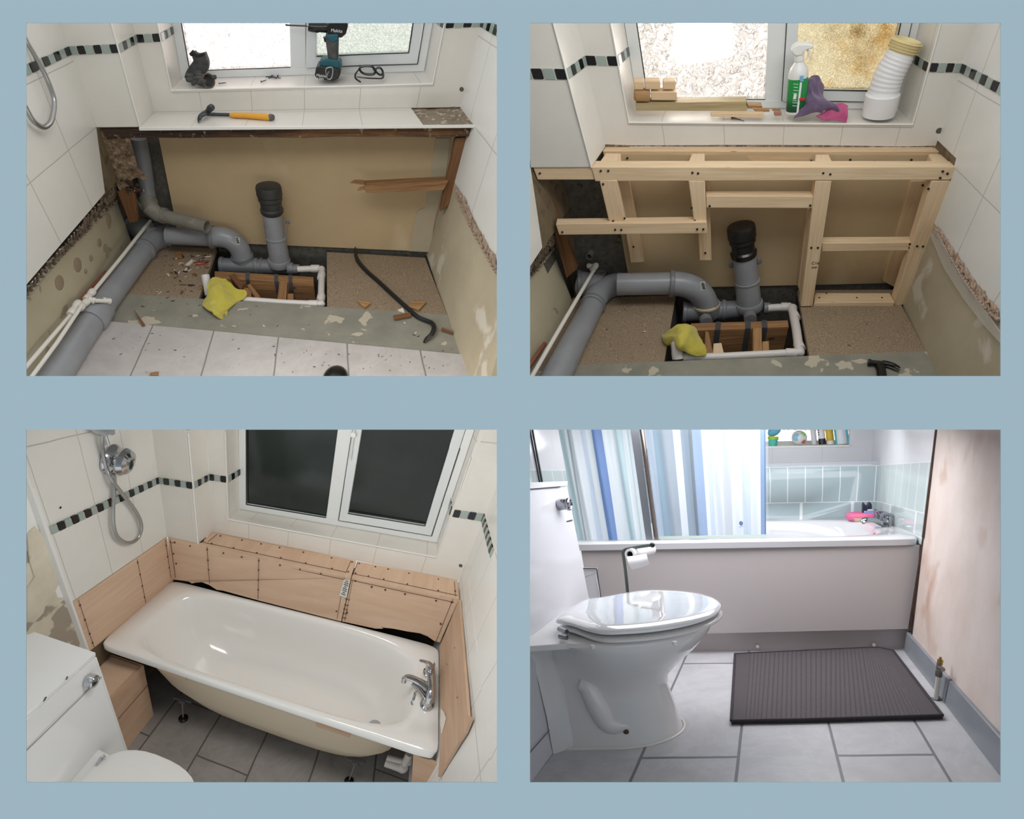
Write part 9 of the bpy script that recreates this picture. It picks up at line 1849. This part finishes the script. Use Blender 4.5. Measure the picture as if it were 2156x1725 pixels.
# toilet
t=thing('toilet','white toilet with closed lid and sculpted pedestal in the finished bathroom','toilet',(.845,.977,-.033))
def loft(loops,cap0=True,cap1=True):
    b=B();n=len(loops[0])
    for lp in loops: b.v+= [Vector(p) for p in lp]
    for j in range(len(loops)-1):
        for i in range(n): b.face((j*n+i,j*n+(i+1) % n,(j+1)*n+(i+1) % n,(j+1)*n+i),None,0,True)
    if cap0: b.face(reversed(range(n)))
    if cap1: b.face(range((len(loops)-1)*n,len(loops)*n))
    return b
ped=[[(.62,.828,-.058),(.648,.829,-.056),(.675,.831,-.054),(.703,.832,-.052),(.73,.833,-.05),(.758,.835,-.048),(.785,.836,-.046),(.812,.837,-.044),(.839,.838,-.042),(.875,.842,-.039),(.909,.852,-.036),(.941,.867,-.033),(.969,.886,-.03),(.991,.908,-.027),(1.008,.934,-.024),(1.019,.961,-.022),(1.023,.989,-.02),(1.02,1.017,-.019),(1.011,1.044,-.018),(.995,1.068,-.018),(.974,1.089,-.018),(.948,1.107,-.019),(.918,1.119,-.02),(.885,1.127,-.022),(.851,1.129,-.024),(.825,1.128,-.026),(.799,1.128,-.027),(.773,1.127,-.029),(.747,1.127,-.031),(.72,1.126,-.032),(.694,1.125,-.034),(.667,1.125,-.036),(.64,1.124,-.038)],[(.618,.832,-.039),(.646,.834,-.037),(.674,.835,-.036),(.701,.837,-.034),(.729,.838,-.032),(.756,.839,-.03),(.784,.84,-.028),(.811,.842,-.026),(.838,.843,-.024),(.872,.847,-.022),(.906,.856,-.019),(.936,.87,-.016),(.963,.888,-.013),(.985,.91,-.01),(1.001,.934,-.007),(1.012,.961,-.005),(1.015,.988,-.003),(1.013,1.014,-.002),(1.004,1.04,-.001),(.989,1.063,-.001),(.969,1.084,-.001),(.944,1.1,-.002),(.915,1.113,-.003),(.883,1.12,-.005),(.85,1.122,-.007),(.824,1.121,-.008),(.798,1.121,-.01),(.771,1.12,-.012),(.745,1.12,-.013),(.719,1.119,-.015),(.692,1.118,-.017),(.665,1.118,-.018),(.638,1.117,-.02)],[(.61,.846,.027),(.638,.847,.028),(.667,.848,.03),(.695,.848,.031),(.723,.847,.033),(.751,.847,.035),(.778,.847,.036),(.806,.847,.038),(.833,.848,.039),(.866,.852,.042),(.897,.86,.044),(.926,.874,.047),(.952,.891,.049),(.972,.911,.052),(.988,.934,.054),(.998,.959,.056),(1.001,.984,.058),(.999,1.009,.059),(.991,1.033,.06),(.977,1.055,.06),(.958,1.074,.06),(.934,1.09,.06),(.907,1.101,.059),(.877,1.108,.057),(.846,1.109,.056),(.82,1.108,.054),(.793,1.107,.053),(.766,1.105,.051),(.739,1.103,.05),(.712,1.1,.048),(.685,1.098,.047),(.657,1.096,.045),(.63,1.095,.044)],[(.601,.862,.095),(.63,.864,.096),(.659,.864,.097),(.687,.863,.098),(.716,.862,.099),(.744,.86,.101),(.772,.859,.102),(.8,.859,.103),(.828,.859,.105),(.858,.863,.106),(.887,.871,.108),(.913,.883,.11),(.936,.899,.113),(.955,.917,.115),(.969,.938,.117),(.978,.96,.119),(.982,.983,.12),(.98,1.006,.121),(.973,1.028,.122),(.96,1.048,.123),(.943,1.065,.123),(.921,1.079,.122),(.897,1.09,.122),(.87,1.096,.121),(.842,1.097,.12),(.815,1.096,.118),(.787,1.094,.117),(.76,1.091,.115),(.732,1.087,.114),(.704,1.083,.113),(.676,1.08,.111),(.648,1.077,.11),(.62,1.076,.109)],[(.595,.868,.134),(.624,.869,.135),(.653,.868,.136),(.682,.865,.137),(.711,.862,.138),(.739,.859,.139),(.768,.856,.14),(.796,.854,.141),(.824,.854,.142),(.856,.858,.144),(.886,.866,.145),(.913,.879,.148),(.938,.895,.15),(.958,.915,.152),(.973,.937,.154),(.982,.96,.156),(.986,.984,.157),(.984,1.008,.159),(.976,1.031,.16),(.963,1.052,.16),(.945,1.07,.16),(.923,1.085,.16),(.897,1.096,.16),(.869,1.102,.159),(.839,1.104,.158),(.812,1.102,.156),(.784,1.098,.155),(.756,1.093,.154),(.728,1.087,.152),(.7,1.082,.151),(.671,1.076,.149),(.643,1.072,.148),(.614,1.07,.147)],[(.608,.87,.185),(.635,.869,.185),(.661,.863,.186),(.687,.853,.186),(.713,.842,.186),(.739,.831,.186),(.764,.821,.186),(.79,.815,.187),(.816,.813,.187),(.859,.819,.189),(.899,.83,.192),(.937,.847,.194),(.969,.869,.197),(.996,.895,.2),(1.016,.924,.203),(1.029,.955,.205),(1.034,.987,.207),(1.031,1.019,.209),(1.02,1.049,.21),(1.003,1.077,.21),(.979,1.101,.211),(.949,1.121,.211),(.915,1.135,.21),(.878,1.144,.209),(.838,1.146,.208),(.813,1.143,.207),(.787,1.134,.206),(.761,1.123,.204),(.735,1.109,.203),(.708,1.096,.201),(.681,1.084,.2),(.655,1.075,.198),(.628,1.071,.197)],[(.599,.864,.236),(.629,.862,.236),(.659,.851,.236),(.687,.836,.236),(.716,.818,.235),(.744,.8,.235),(.773,.784,.234),(.802,.774,.235),(.831,.771,.235),(.883,.778,.237),(.932,.792,.24),(.977,.814,.243),(1.016,.841,.246),(1.048,.874,.25),(1.072,.91,.253),(1.087,.949,.256),(1.093,.99,.258),(1.089,1.03,.26),(1.077,1.068,.261),(1.056,1.104,.262),(1.027,1.134,.263),(.992,1.159,.263),(.952,1.178,.262),(.907,1.189,.261),(.86,1.192,.26),(.832,1.186,.259),(.803,1.174,.258),(.773,1.156,.256),(.743,1.136,.255),(.713,1.115,.253),(.682,1.097,.251),(.652,1.083,.25),(.622,1.077,.249)],[(.588,.833,.282),(.621,.831,.282),(.654,.822,.282),(.686,.807,.282),(.718,.789,.281),(.75,.771,.28),(.782,.756,.28),(.815,.746,.28),(.848,.743,.281),(.905,.751,.283),(.959,.768,.285),(1.008,.792,.288),(1.052,.823,.292),(1.087,.86,.295),(1.112,.902,.299),(1.129,.946,.302),(1.135,.992,.304),(1.13,1.038,.306),(1.117,1.081,.308),(1.094,1.121,.309),(1.063,1.157,.309),(1.025,1.185,.309),(.981,1.206,.309),(.932,1.219,.309),(.881,1.222,.308),(.85,1.217,.307),(.818,1.204,.306),(.786,1.187,.304),(.753,1.166,.303),(.719,1.146,.301),(.686,1.127,.3),(.652,1.114,.299),(.619,1.108,.298)],[(.547,.737,.303),(.585,.74,.303),(.623,.74,.304),(.66,.739,.304),(.697,.737,.304),(.734,.735,.305),(.771,.733,.305),(.808,.733,.306),(.845,.734,.307),(.905,.743,.309),(.962,.761,.311),(1.015,.786,.314),(1.061,.819,.318),(1.098,.857,.321),(1.125,.9,.324),(1.142,.946,.327),(1.148,.993,.33),(1.144,1.04,.332),(1.129,1.086,.333),(1.105,1.127,.334),(1.072,1.164,.335),(1.032,1.193,.335),(.986,1.215,.335),(.935,1.228,.335),(.88,1.232,.334),(.847,1.23,.333),(.813,1.226,.333),(.779,1.221,.332),(.744,1.215,.331),(.709,1.209,.33),(.674,1.204,.33),(.638,1.199,.329),(.603,1.196,.328)],[(.544,.736,.317),(.583,.74,.317),(.621,.741,.317),(.658,.741,.317),(.696,.74,.318),(.733,.739,.318),(.77,.738,.319),(.807,.738,.319),(.844,.739,.32),(.903,.748,.322),(.96,.766,.324),(1.011,.791,.327),(1.056,.822,.33),(1.093,.86,.334),(1.12,.902,.337),(1.137,.947,.34),(1.143,.993,.342),(1.139,1.04,.344),(1.124,1.084,.345),(1.101,1.125,.347),(1.068,1.161,.347),(1.029,1.19,.347),(.983,1.211,.347),(.933,1.224,.347),(.88,1.228,.346),(.846,1.226,.346),(.812,1.223,.345),(.777,1.218,.344),(.743,1.213,.344),(.708,1.208,.343),(.672,1.203,.342),(.637,1.199,.342),(.601,1.196,.341)]]
part('pan',loft(ped),M_cer_d,t,sharp=70)
b=loft([[(.617,.794,-.06),(.626,.797,-.06),(.635,.806,-.058),(.644,.815,-.057),(.654,.823,-.056),(.662,.827,-.055),(.684,.835,-.053),(.704,.858,-.05),(.72,.892,-.047),(.732,.934,-.043),(.738,.981,-.04),(.737,1.027,-.037),(.73,1.068,-.035),(.718,1.101,-.034),(.701,1.121,-.034),(.682,1.128,-.035),(.674,1.131,-.035),(.666,1.138,-.035),(.658,1.147,-.035),(.65,1.154,-.035),(.642,1.157,-.036)],[(.602,.801,.052),(.609,.805,.052),(.616,.813,.053),(.623,.822,.054),(.63,.83,.055),(.637,.834,.056),(.652,.842,.057),(.667,.862,.059),(.679,.893,.062),(.689,.931,.065),(.694,.973,.068),(.695,1.015,.071),(.691,1.052,.073),(.683,1.082,.074),(.672,1.101,.074),(.659,1.107,.074),(.652,1.11,.074),(.647,1.117,.074),(.641,1.125,.074),(.635,1.133,.074),(.629,1.136,.074)],[(.57,.8,.231),(.575,.805,.232),(.581,.817,.233),(.587,.832,.234),(.592,.844,.234),(.597,.849,.235),(.61,.856,.236),(.622,.874,.237),(.633,.902,.239),(.642,.936,.241),(.647,.974,.244),(.649,1.011,.246),(.647,1.044,.248),(.642,1.07,.249),(.634,1.087,.25),(.623,1.092,.25),(.62,1.097,.25),(.616,1.108,.25),(.613,1.121,.251),(.61,1.132,.251),(.606,1.136,.252)],[(.55,.737,.286),(.558,.742,.287),(.567,.755,.288),(.576,.77,.289),(.585,.782,.29),(.592,.788,.29),(.613,.799,.291),(.634,.827,.293),(.652,.868,.296),(.667,.92,.299),(.676,.976,.303),(.679,1.032,.306),(.675,1.082,.308),(.665,1.121,.31),(.651,1.145,.311),(.634,1.153,.311),(.628,1.158,.311),(.622,1.168,.311),(.617,1.181,.312),(.611,1.192,.312),(.605,1.196,.312)]]);part('back_column',b,M_cer_d,t,sharp=70)
b=B();b.tube(smooth_path([(.712,.855,.154),(.74,.856,.139),(.771,.856,.079),(.804,.859,.026),(.875,.863,.021)],4),[.022,.024,.026,.028,.03,.032,.034,.036,.036,.036,.036,.034,.032,.028,.022,.016,.01],16);part('trapway',b,M_cer_d,t)
b=B();b.prism([(.563,.693,.314),(.539,.759,.318),(.569,.783,.32),(.607,1.13,.339),(.656,1.241,.344),(.75,.813,.323),(.718,.741,.318)],(0,0,-.02));part('rear_plate',b,M_cer_d,t,bevel=.004)
b=loft([[(.651,.847,.329),(.673,.845,.329),(.695,.836,.329),(.717,.822,.328),(.738,.805,.327),(.758,.786,.326),(.779,.768,.325),(.8,.75,.324),(.822,.735,.324),(.844,.726,.324),(.867,.723,.324),(.917,.73,.325),(.965,.743,.327),(1.011,.762,.329),(1.053,.785,.332),(1.09,.812,.335),(1.121,.843,.338),(1.146,.878,.34),(1.164,.915,.343),(1.175,.954,.345),(1.179,.994,.347),(1.176,1.034,.349),(1.166,1.072,.35),(1.15,1.109,.351),(1.128,1.142,.352),(1.1,1.172,.352),(1.068,1.198,.353),(1.031,1.218,.353),(.99,1.233,.352),(.947,1.242,.352),(.903,1.244,.351),(.882,1.24,.351),(.86,1.229,.35),(.838,1.214,.349),(.816,1.196,.348),(.793,1.175,.347),(.77,1.155,.346),(.747,1.136,.345),(.724,1.12,.344),(.701,1.109,.343),(.679,1.104,.343)],[(.64,.842,.333),(.664,.84,.333),(.687,.831,.333),(.709,.817,.332),(.731,.799,.331),(.753,.78,.33),(.775,.761,.329),(.797,.743,.328),(.819,.728,.328),(.842,.718,.328),(.866,.715,.328),(.917,.722,.329),(.967,.735,.331),(1.014,.755,.333),(1.056,.779,.336),(1.094,.807,.339),(1.126,.839,.342),(1.152,.875,.344),(1.17,.913,.347),(1.182,.953,.349),(1.186,.994,.351),(1.183,1.035,.353),(1.173,1.075,.354),(1.156,1.112,.355),(1.134,1.147,.356),(1.105,1.178,.357),(1.072,1.204,.357),(1.034,1.225,.357),(.993,1.24,.357),(.949,1.249,.356),(.903,1.251,.356),(.881,1.247,.355),(.859,1.237,.355),(.836,1.221,.354),(.813,1.202,.353),(.789,1.181,.352),(.765,1.16,.35),(.741,1.141,.349),(.717,1.124,.348),(.694,1.113,.348),(.67,1.108,.347)],[(.639,.842,.344),(.663,.84,.344),(.685,.831,.344),(.708,.817,.343),(.73,.8,.342),(.751,.78,.341),(.773,.761,.34),(.795,.743,.339),(.818,.728,.339),(.841,.718,.339),(.865,.716,.339),(.916,.723,.34),(.966,.736,.342),(1.013,.755,.344),(1.056,.78,.347),(1.094,.808,.349),(1.126,.84,.352),(1.152,.875,.355),(1.17,.914,.357),(1.182,.954,.36),(1.186,.995,.362),(1.183,1.035,.363),(1.173,1.075,.365),(1.157,1.113,.366),(1.134,1.147,.367),(1.105,1.178,.367),(1.072,1.204,.367),(1.034,1.225,.367),(.993,1.24,.367),(.948,1.249,.367),(.902,1.252,.366),(.881,1.248,.366),(.858,1.237,.365),(.836,1.221,.364),(.812,1.202,.363),(.789,1.181,.362),(.765,1.16,.361),(.74,1.141,.36),(.716,1.125,.359),(.692,1.113,.359),(.669,1.108,.358)],[(.648,.847,.349),(.67,.845,.349),(.692,.837,.349),(.714,.823,.348),(.735,.806,.347),(.756,.787,.346),(.777,.768,.345),(.798,.751,.344),(.82,.736,.344),(.842,.727,.344),(.865,.724,.344),(.915,.731,.345),(.964,.744,.347),(1.01,.763,.349),(1.052,.786,.351),(1.089,.813,.354),(1.121,.844,.357),(1.146,.879,.359),(1.164,.916,.362),(1.175,.955,.364),(1.18,.995,.366),(1.177,1.034,.367),(1.167,1.073,.369),(1.151,1.109,.37),(1.129,1.143,.37),(1.101,1.173,.371),(1.068,1.199,.371),(1.031,1.219,.371),(.99,1.234,.371),(.947,1.242,.371),(.902,1.245,.37),(.881,1.24,.37),(.859,1.23,.369),(.837,1.215,.368),(.815,1.196,.368),(.792,1.176,.366),(.769,1.155,.365),(.745,1.136,.364),(.722,1.12,.363),(.699,1.109,.363),(.676,1.104,.362)]]);part('seat',b,M_cer_d,t,sharp=60,subd=1)
b=loft([[(.646,.843,.353),(.669,.841,.353),(.691,.833,.353),(.713,.82,.352),(.734,.804,.352),(.755,.786,.351),(.776,.769,.35),(.798,.753,.349),(.82,.739,.348),(.842,.73,.348),(.865,.727,.348),(.914,.734,.35),(.962,.747,.351),(1.008,.766,.353),(1.049,.788,.356),(1.086,.815,.358),(1.117,.846,.361),(1.142,.88,.363),(1.16,.917,.366),(1.171,.956,.368),(1.175,.995,.37),(1.172,1.034,.371),(1.163,1.072,.373),(1.147,1.108,.374),(1.125,1.141,.374),(1.098,1.171,.375),(1.065,1.196,.375),(1.029,1.216,.375),(.989,1.231,.375),(.946,1.24,.375),(.902,1.242,.374),(.881,1.238,.374),(.859,1.228,.373),(.837,1.213,.373),(.814,1.196,.372),(.792,1.176,.371),(.769,1.157,.37),(.745,1.139,.369),(.722,1.124,.368),(.699,1.113,.367),(.676,1.109,.367)],[(.633,.834,.357),(.657,.832,.357),(.681,.824,.357),(.703,.811,.356),(.726,.795,.355),(.748,.777,.354),(.77,.759,.353),(.793,.742,.353),(.816,.728,.352),(.84,.719,.352),(.864,.716,.352),(.915,.723,.354),(.965,.737,.355),(1.012,.756,.357),(1.055,.78,.359),(1.092,.808,.362),(1.125,.84,.365),(1.15,.876,.368),(1.169,.914,.37),(1.18,.954,.372),(1.184,.995,.374),(1.181,1.036,.376),(1.171,1.075,.377),(1.155,1.113,.378),(1.132,1.148,.379),(1.104,1.178,.379),(1.071,1.205,.38),(1.033,1.226,.38),(.992,1.241,.38),(.948,1.25,.379),(.902,1.252,.379),(.88,1.248,.379),(.857,1.238,.378),(.834,1.223,.377),(.811,1.205,.376),(.787,1.185,.375),(.762,1.165,.374),(.738,1.147,.373),(.714,1.131,.373),(.69,1.12,.372),(.666,1.116,.372)],[(.632,.834,.369),(.656,.832,.369),(.679,.824,.368),(.702,.811,.368),(.724,.795,.367),(.747,.777,.366),(.769,.759,.365),(.792,.742,.364),(.815,.728,.363),(.839,.719,.363),(.863,.717,.364),(.914,.724,.365),(.964,.737,.366),(1.011,.757,.368),(1.054,.781,.37),(1.092,.809,.373),(1.125,.841,.376),(1.15,.876,.378),(1.169,.915,.381),(1.18,.955,.383),(1.185,.996,.385),(1.182,1.036,.386),(1.172,1.076,.388),(1.155,1.113,.389),(1.132,1.148,.389),(1.104,1.179,.39),(1.071,1.205,.39),(1.033,1.226,.39),(.991,1.241,.39),(.947,1.25,.39),(.902,1.252,.39),(.879,1.248,.389),(.857,1.238,.389),(.834,1.223,.388),(.81,1.205,.387),(.786,1.185,.386),(.762,1.165,.385),(.737,1.147,.384),(.713,1.131,.384),(.688,1.12,.383),(.665,1.116,.383)],[(.65,.848,.379),(.672,.846,.379),(.694,.838,.378),(.715,.825,.378),(.735,.809,.377),(.756,.791,.376),(.776,.773,.375),(.797,.757,.374),(.819,.743,.373),(.841,.734,.373),(.863,.732,.373),(.912,.738,.374),(.96,.751,.376),(1.005,.769,.377),(1.046,.791,.38),(1.083,.818,.382),(1.114,.849,.384),(1.138,.882,.387),(1.156,.919,.389),(1.167,.957,.391),(1.172,.996,.393),(1.169,1.034,.394),(1.159,1.072,.396),(1.144,1.108,.397),(1.122,1.14,.397),(1.095,1.17,.398),(1.063,1.195,.398),(1.026,1.215,.398),(.987,1.229,.398),(.944,1.237,.398),(.9,1.239,.398),(.88,1.235,.397),(.859,1.225,.397),(.837,1.211,.396),(.815,1.193,.396),(.792,1.173,.395),(.77,1.154,.394),(.747,1.135,.393),(.724,1.12,.392),(.701,1.109,.392),(.679,1.105,.391)],[(.704,.89,.386),(.722,.888,.386),(.738,.88,.385),(.754,.868,.385),(.77,.853,.384),(.785,.836,.383),(.801,.819,.382),(.817,.804,.382),(.833,.792,.381),(.85,.784,.381),(.867,.782,.381),(.908,.787,.381),(.948,.796,.383),(.985,.81,.384),(1.02,.829,.386),(1.051,.85,.388),(1.077,.875,.389),(1.098,.903,.391),(1.114,.933,.393),(1.123,.964,.395),(1.127,.995,.396),(1.125,1.027,.397),(1.117,1.057,.399),(1.104,1.086,.399),(1.086,1.113,.4),(1.063,1.137,.401),(1.035,1.157,.401),(1.005,1.173,.401),(.971,1.185,.401),(.935,1.192,.401),(.898,1.193,.401),(.881,1.19,.4),(.865,1.18,.4),(.848,1.167,.399),(.83,1.15,.399),(.812,1.132,.398),(.795,1.114,.397),(.777,1.098,.396),(.759,1.084,.395),(.741,1.074,.395),(.724,1.07,.395)]]);part('lid',b,plain('gloss_lid',(240,241,244),.03,coat=1.0),t,sharp=60,subd=1)
for q in ([(.665,.808,.348),(.701,.779,.346)],[(.679,.765,.334),(.709,.752,.333)]):
    b=B();b.tube(q,.008,12);part('hinge',b,M_chrome,t)
for p in ((1.059,.739,.329),(.807,.704,.321)): b=B();b.lathe(p,(0,0,-1),[(.008,-.004),(.008,.006),(.005,.009)],12);part('buffer',b,M_white_plastic,t)
b=B();b.bar((.699,.834,.274),(.706,.834,.235),.006,.008,(1,0,0));part('bolt',b,M_darktrim,t)
b=B();b.ball((.858,.847,.009),(.01,.006,.008),12,8);part('screw',b,M_darktrim,t)
b=B()
ring=[(.619,.823,-.055),(.647,.824,-.054),(.675,.826,-.052),(.702,.827,-.05),(.73,.829,-.048),(.757,.83,-.046),(.784,.831,-.044),(.811,.832,-.042),(.838,.833,-.04),(.875,.838,-.037),(.911,.848,-.034),(.943,.863,-.031),(.971,.882,-.027),(.995,.906,-.024),(1.012,.932,-.021),(1.023,.96,-.019),(1.027,.989,-.017),(1.024,1.018,-.016),(1.014,1.045,-.015),(.998,1.07,-.015),(.977,1.092,-.015),(.95,1.11,-.016),(.92,1.123,-.017),(.886,1.131,-.019),(.851,1.133,-.021),(.825,1.132,-.023),(.799,1.132,-.024),(.773,1.131,-.026),(.747,1.131,-.028),(.72,1.13,-.03),(.694,1.13,-.031),(.667,1.129,-.033),(.64,1.128,-.035)];b.tube(ring[:],.004,6,caps=False);part('sealant',b,M_white_plastic,t)

# mat
n=NT('ribbed_mat');n.set(rough=.95,sheen=.2)
s_=n.n('ShaderNodeSeparateXYZ');n.l(n.co.outputs['UV'],s_.inputs[0])
m1=n.n('ShaderNodeMath',operation='MULTIPLY');m1.inputs[1].default_value=46.0;n.l(s_.outputs[0],m1.inputs[0])
fr=n.n('ShaderNodeMath',operation='FRACT');n.l(m1.outputs[0],fr.inputs[0])
mask=n.ramp(s_.outputs[0],[(0,(255,255,255)),(.08,(0,0,0)),(.90,(255,255,255))],'CONSTANT')
rib=n.ramp(fr.outputs[0],[(0,(26,22,25)),(.2,(76,67,72)),(.8,(76,67,72)),(1,(26,22,25))])
c=n.mix(mask,rib,lin((68,60,65)));c=n.mix(.35,c,n.ramp(n.noise(260,2),[(.3,(40,34,38)),(.7,(92,83,88))]));n.base(c)
hm=n.mix(mask,n.ramp(fr.outputs[0],[(0,(0,0,0)),(.2,(255,255,255)),(.8,(255,255,255)),(1,(0,0,0))]),lin((230,230,230)));n.bump(hm,.7,.004)
t=thing('bath_mat','dark brown ribbed bath mat on the floor tiles in front of the bath','mat',(1.148,1.516,-.001))
edge_b=[(1.18,1.011,.006),(1.271,1.017,.012),(1.389,1.021,.02),(1.503,1.028,.028),(1.62,1.037,.036),(1.722,1.044,.043),(1.807,1.055,.047)];edge_t=[(1.148,1.813,.005),(1.273,1.832,.01),(1.41,1.851,.015),(1.564,1.876,.021),(1.674,1.857,.034),(1.727,1.845,.04),(1.778,1.829,.034)]
rows=[]
for j in range(13):
    s__=j/12.0;rows.append([lerp(a,c_,s__) for a,c_ in zip(edge_b,edge_t)])
b=B();b.grid(rows,(0,0,1,1),thick=(0,0,-.012));part('pile',b,n.m,t)
b=B();b.tube([Vector(p) for p in edge_b],.004,8);b.tube([Vector(p) for p in edge_t],.004,8);b.tube([r[0] for r in rows],.005,8);b.tube([r[-1] for r in rows],.005,8);part('binding',b,plain('mat_binding',(58,52,58),.9),t)

# radiator pipe and valve
t=thing('radiator_valve','capped radiator valve on a short white pipe beside the skirting','valve',(1.821,1.234,.038))
b=B();b.tube([(1.82,1.223,.04),(1.835,1.212,.123)],0.0072,14);part('pipe',b,M_white_water,t)
b=B();b.tube([(1.834,1.213,.118),(1.837,1.211,.136)],0.0110,6);b.tube([(1.837,1.211,.136),(1.841,1.21,.159)],0.0085,14);b.tube([(1.838,1.211,.147),(1.839,1.152,.158)],0.0072,12);part('valve_body',b,plain('nickel',(150,146,140),.25,.9),t)
b=B();b.tube([(1.841,1.21,.158),(1.845,1.209,.173)],0.0085,6);b.tube([(1.845,1.209,.173),(1.846,1.209,.181)],0.0041,8);part('brass_cap',b,plain('brass',(168,132,72),.25,.9),t,'brass cap')
b=B();b.prism([(1.811,1.228,.039),(1.826,1.256,.04),(1.846,1.262,.04),(1.848,1.221,.04),(1.824,1.216,.039)],(0,0,-.001));solo('pipe_hole',b,M_black_print,'dark square hole in the floor tile at the foot of the radiator valve','hole')
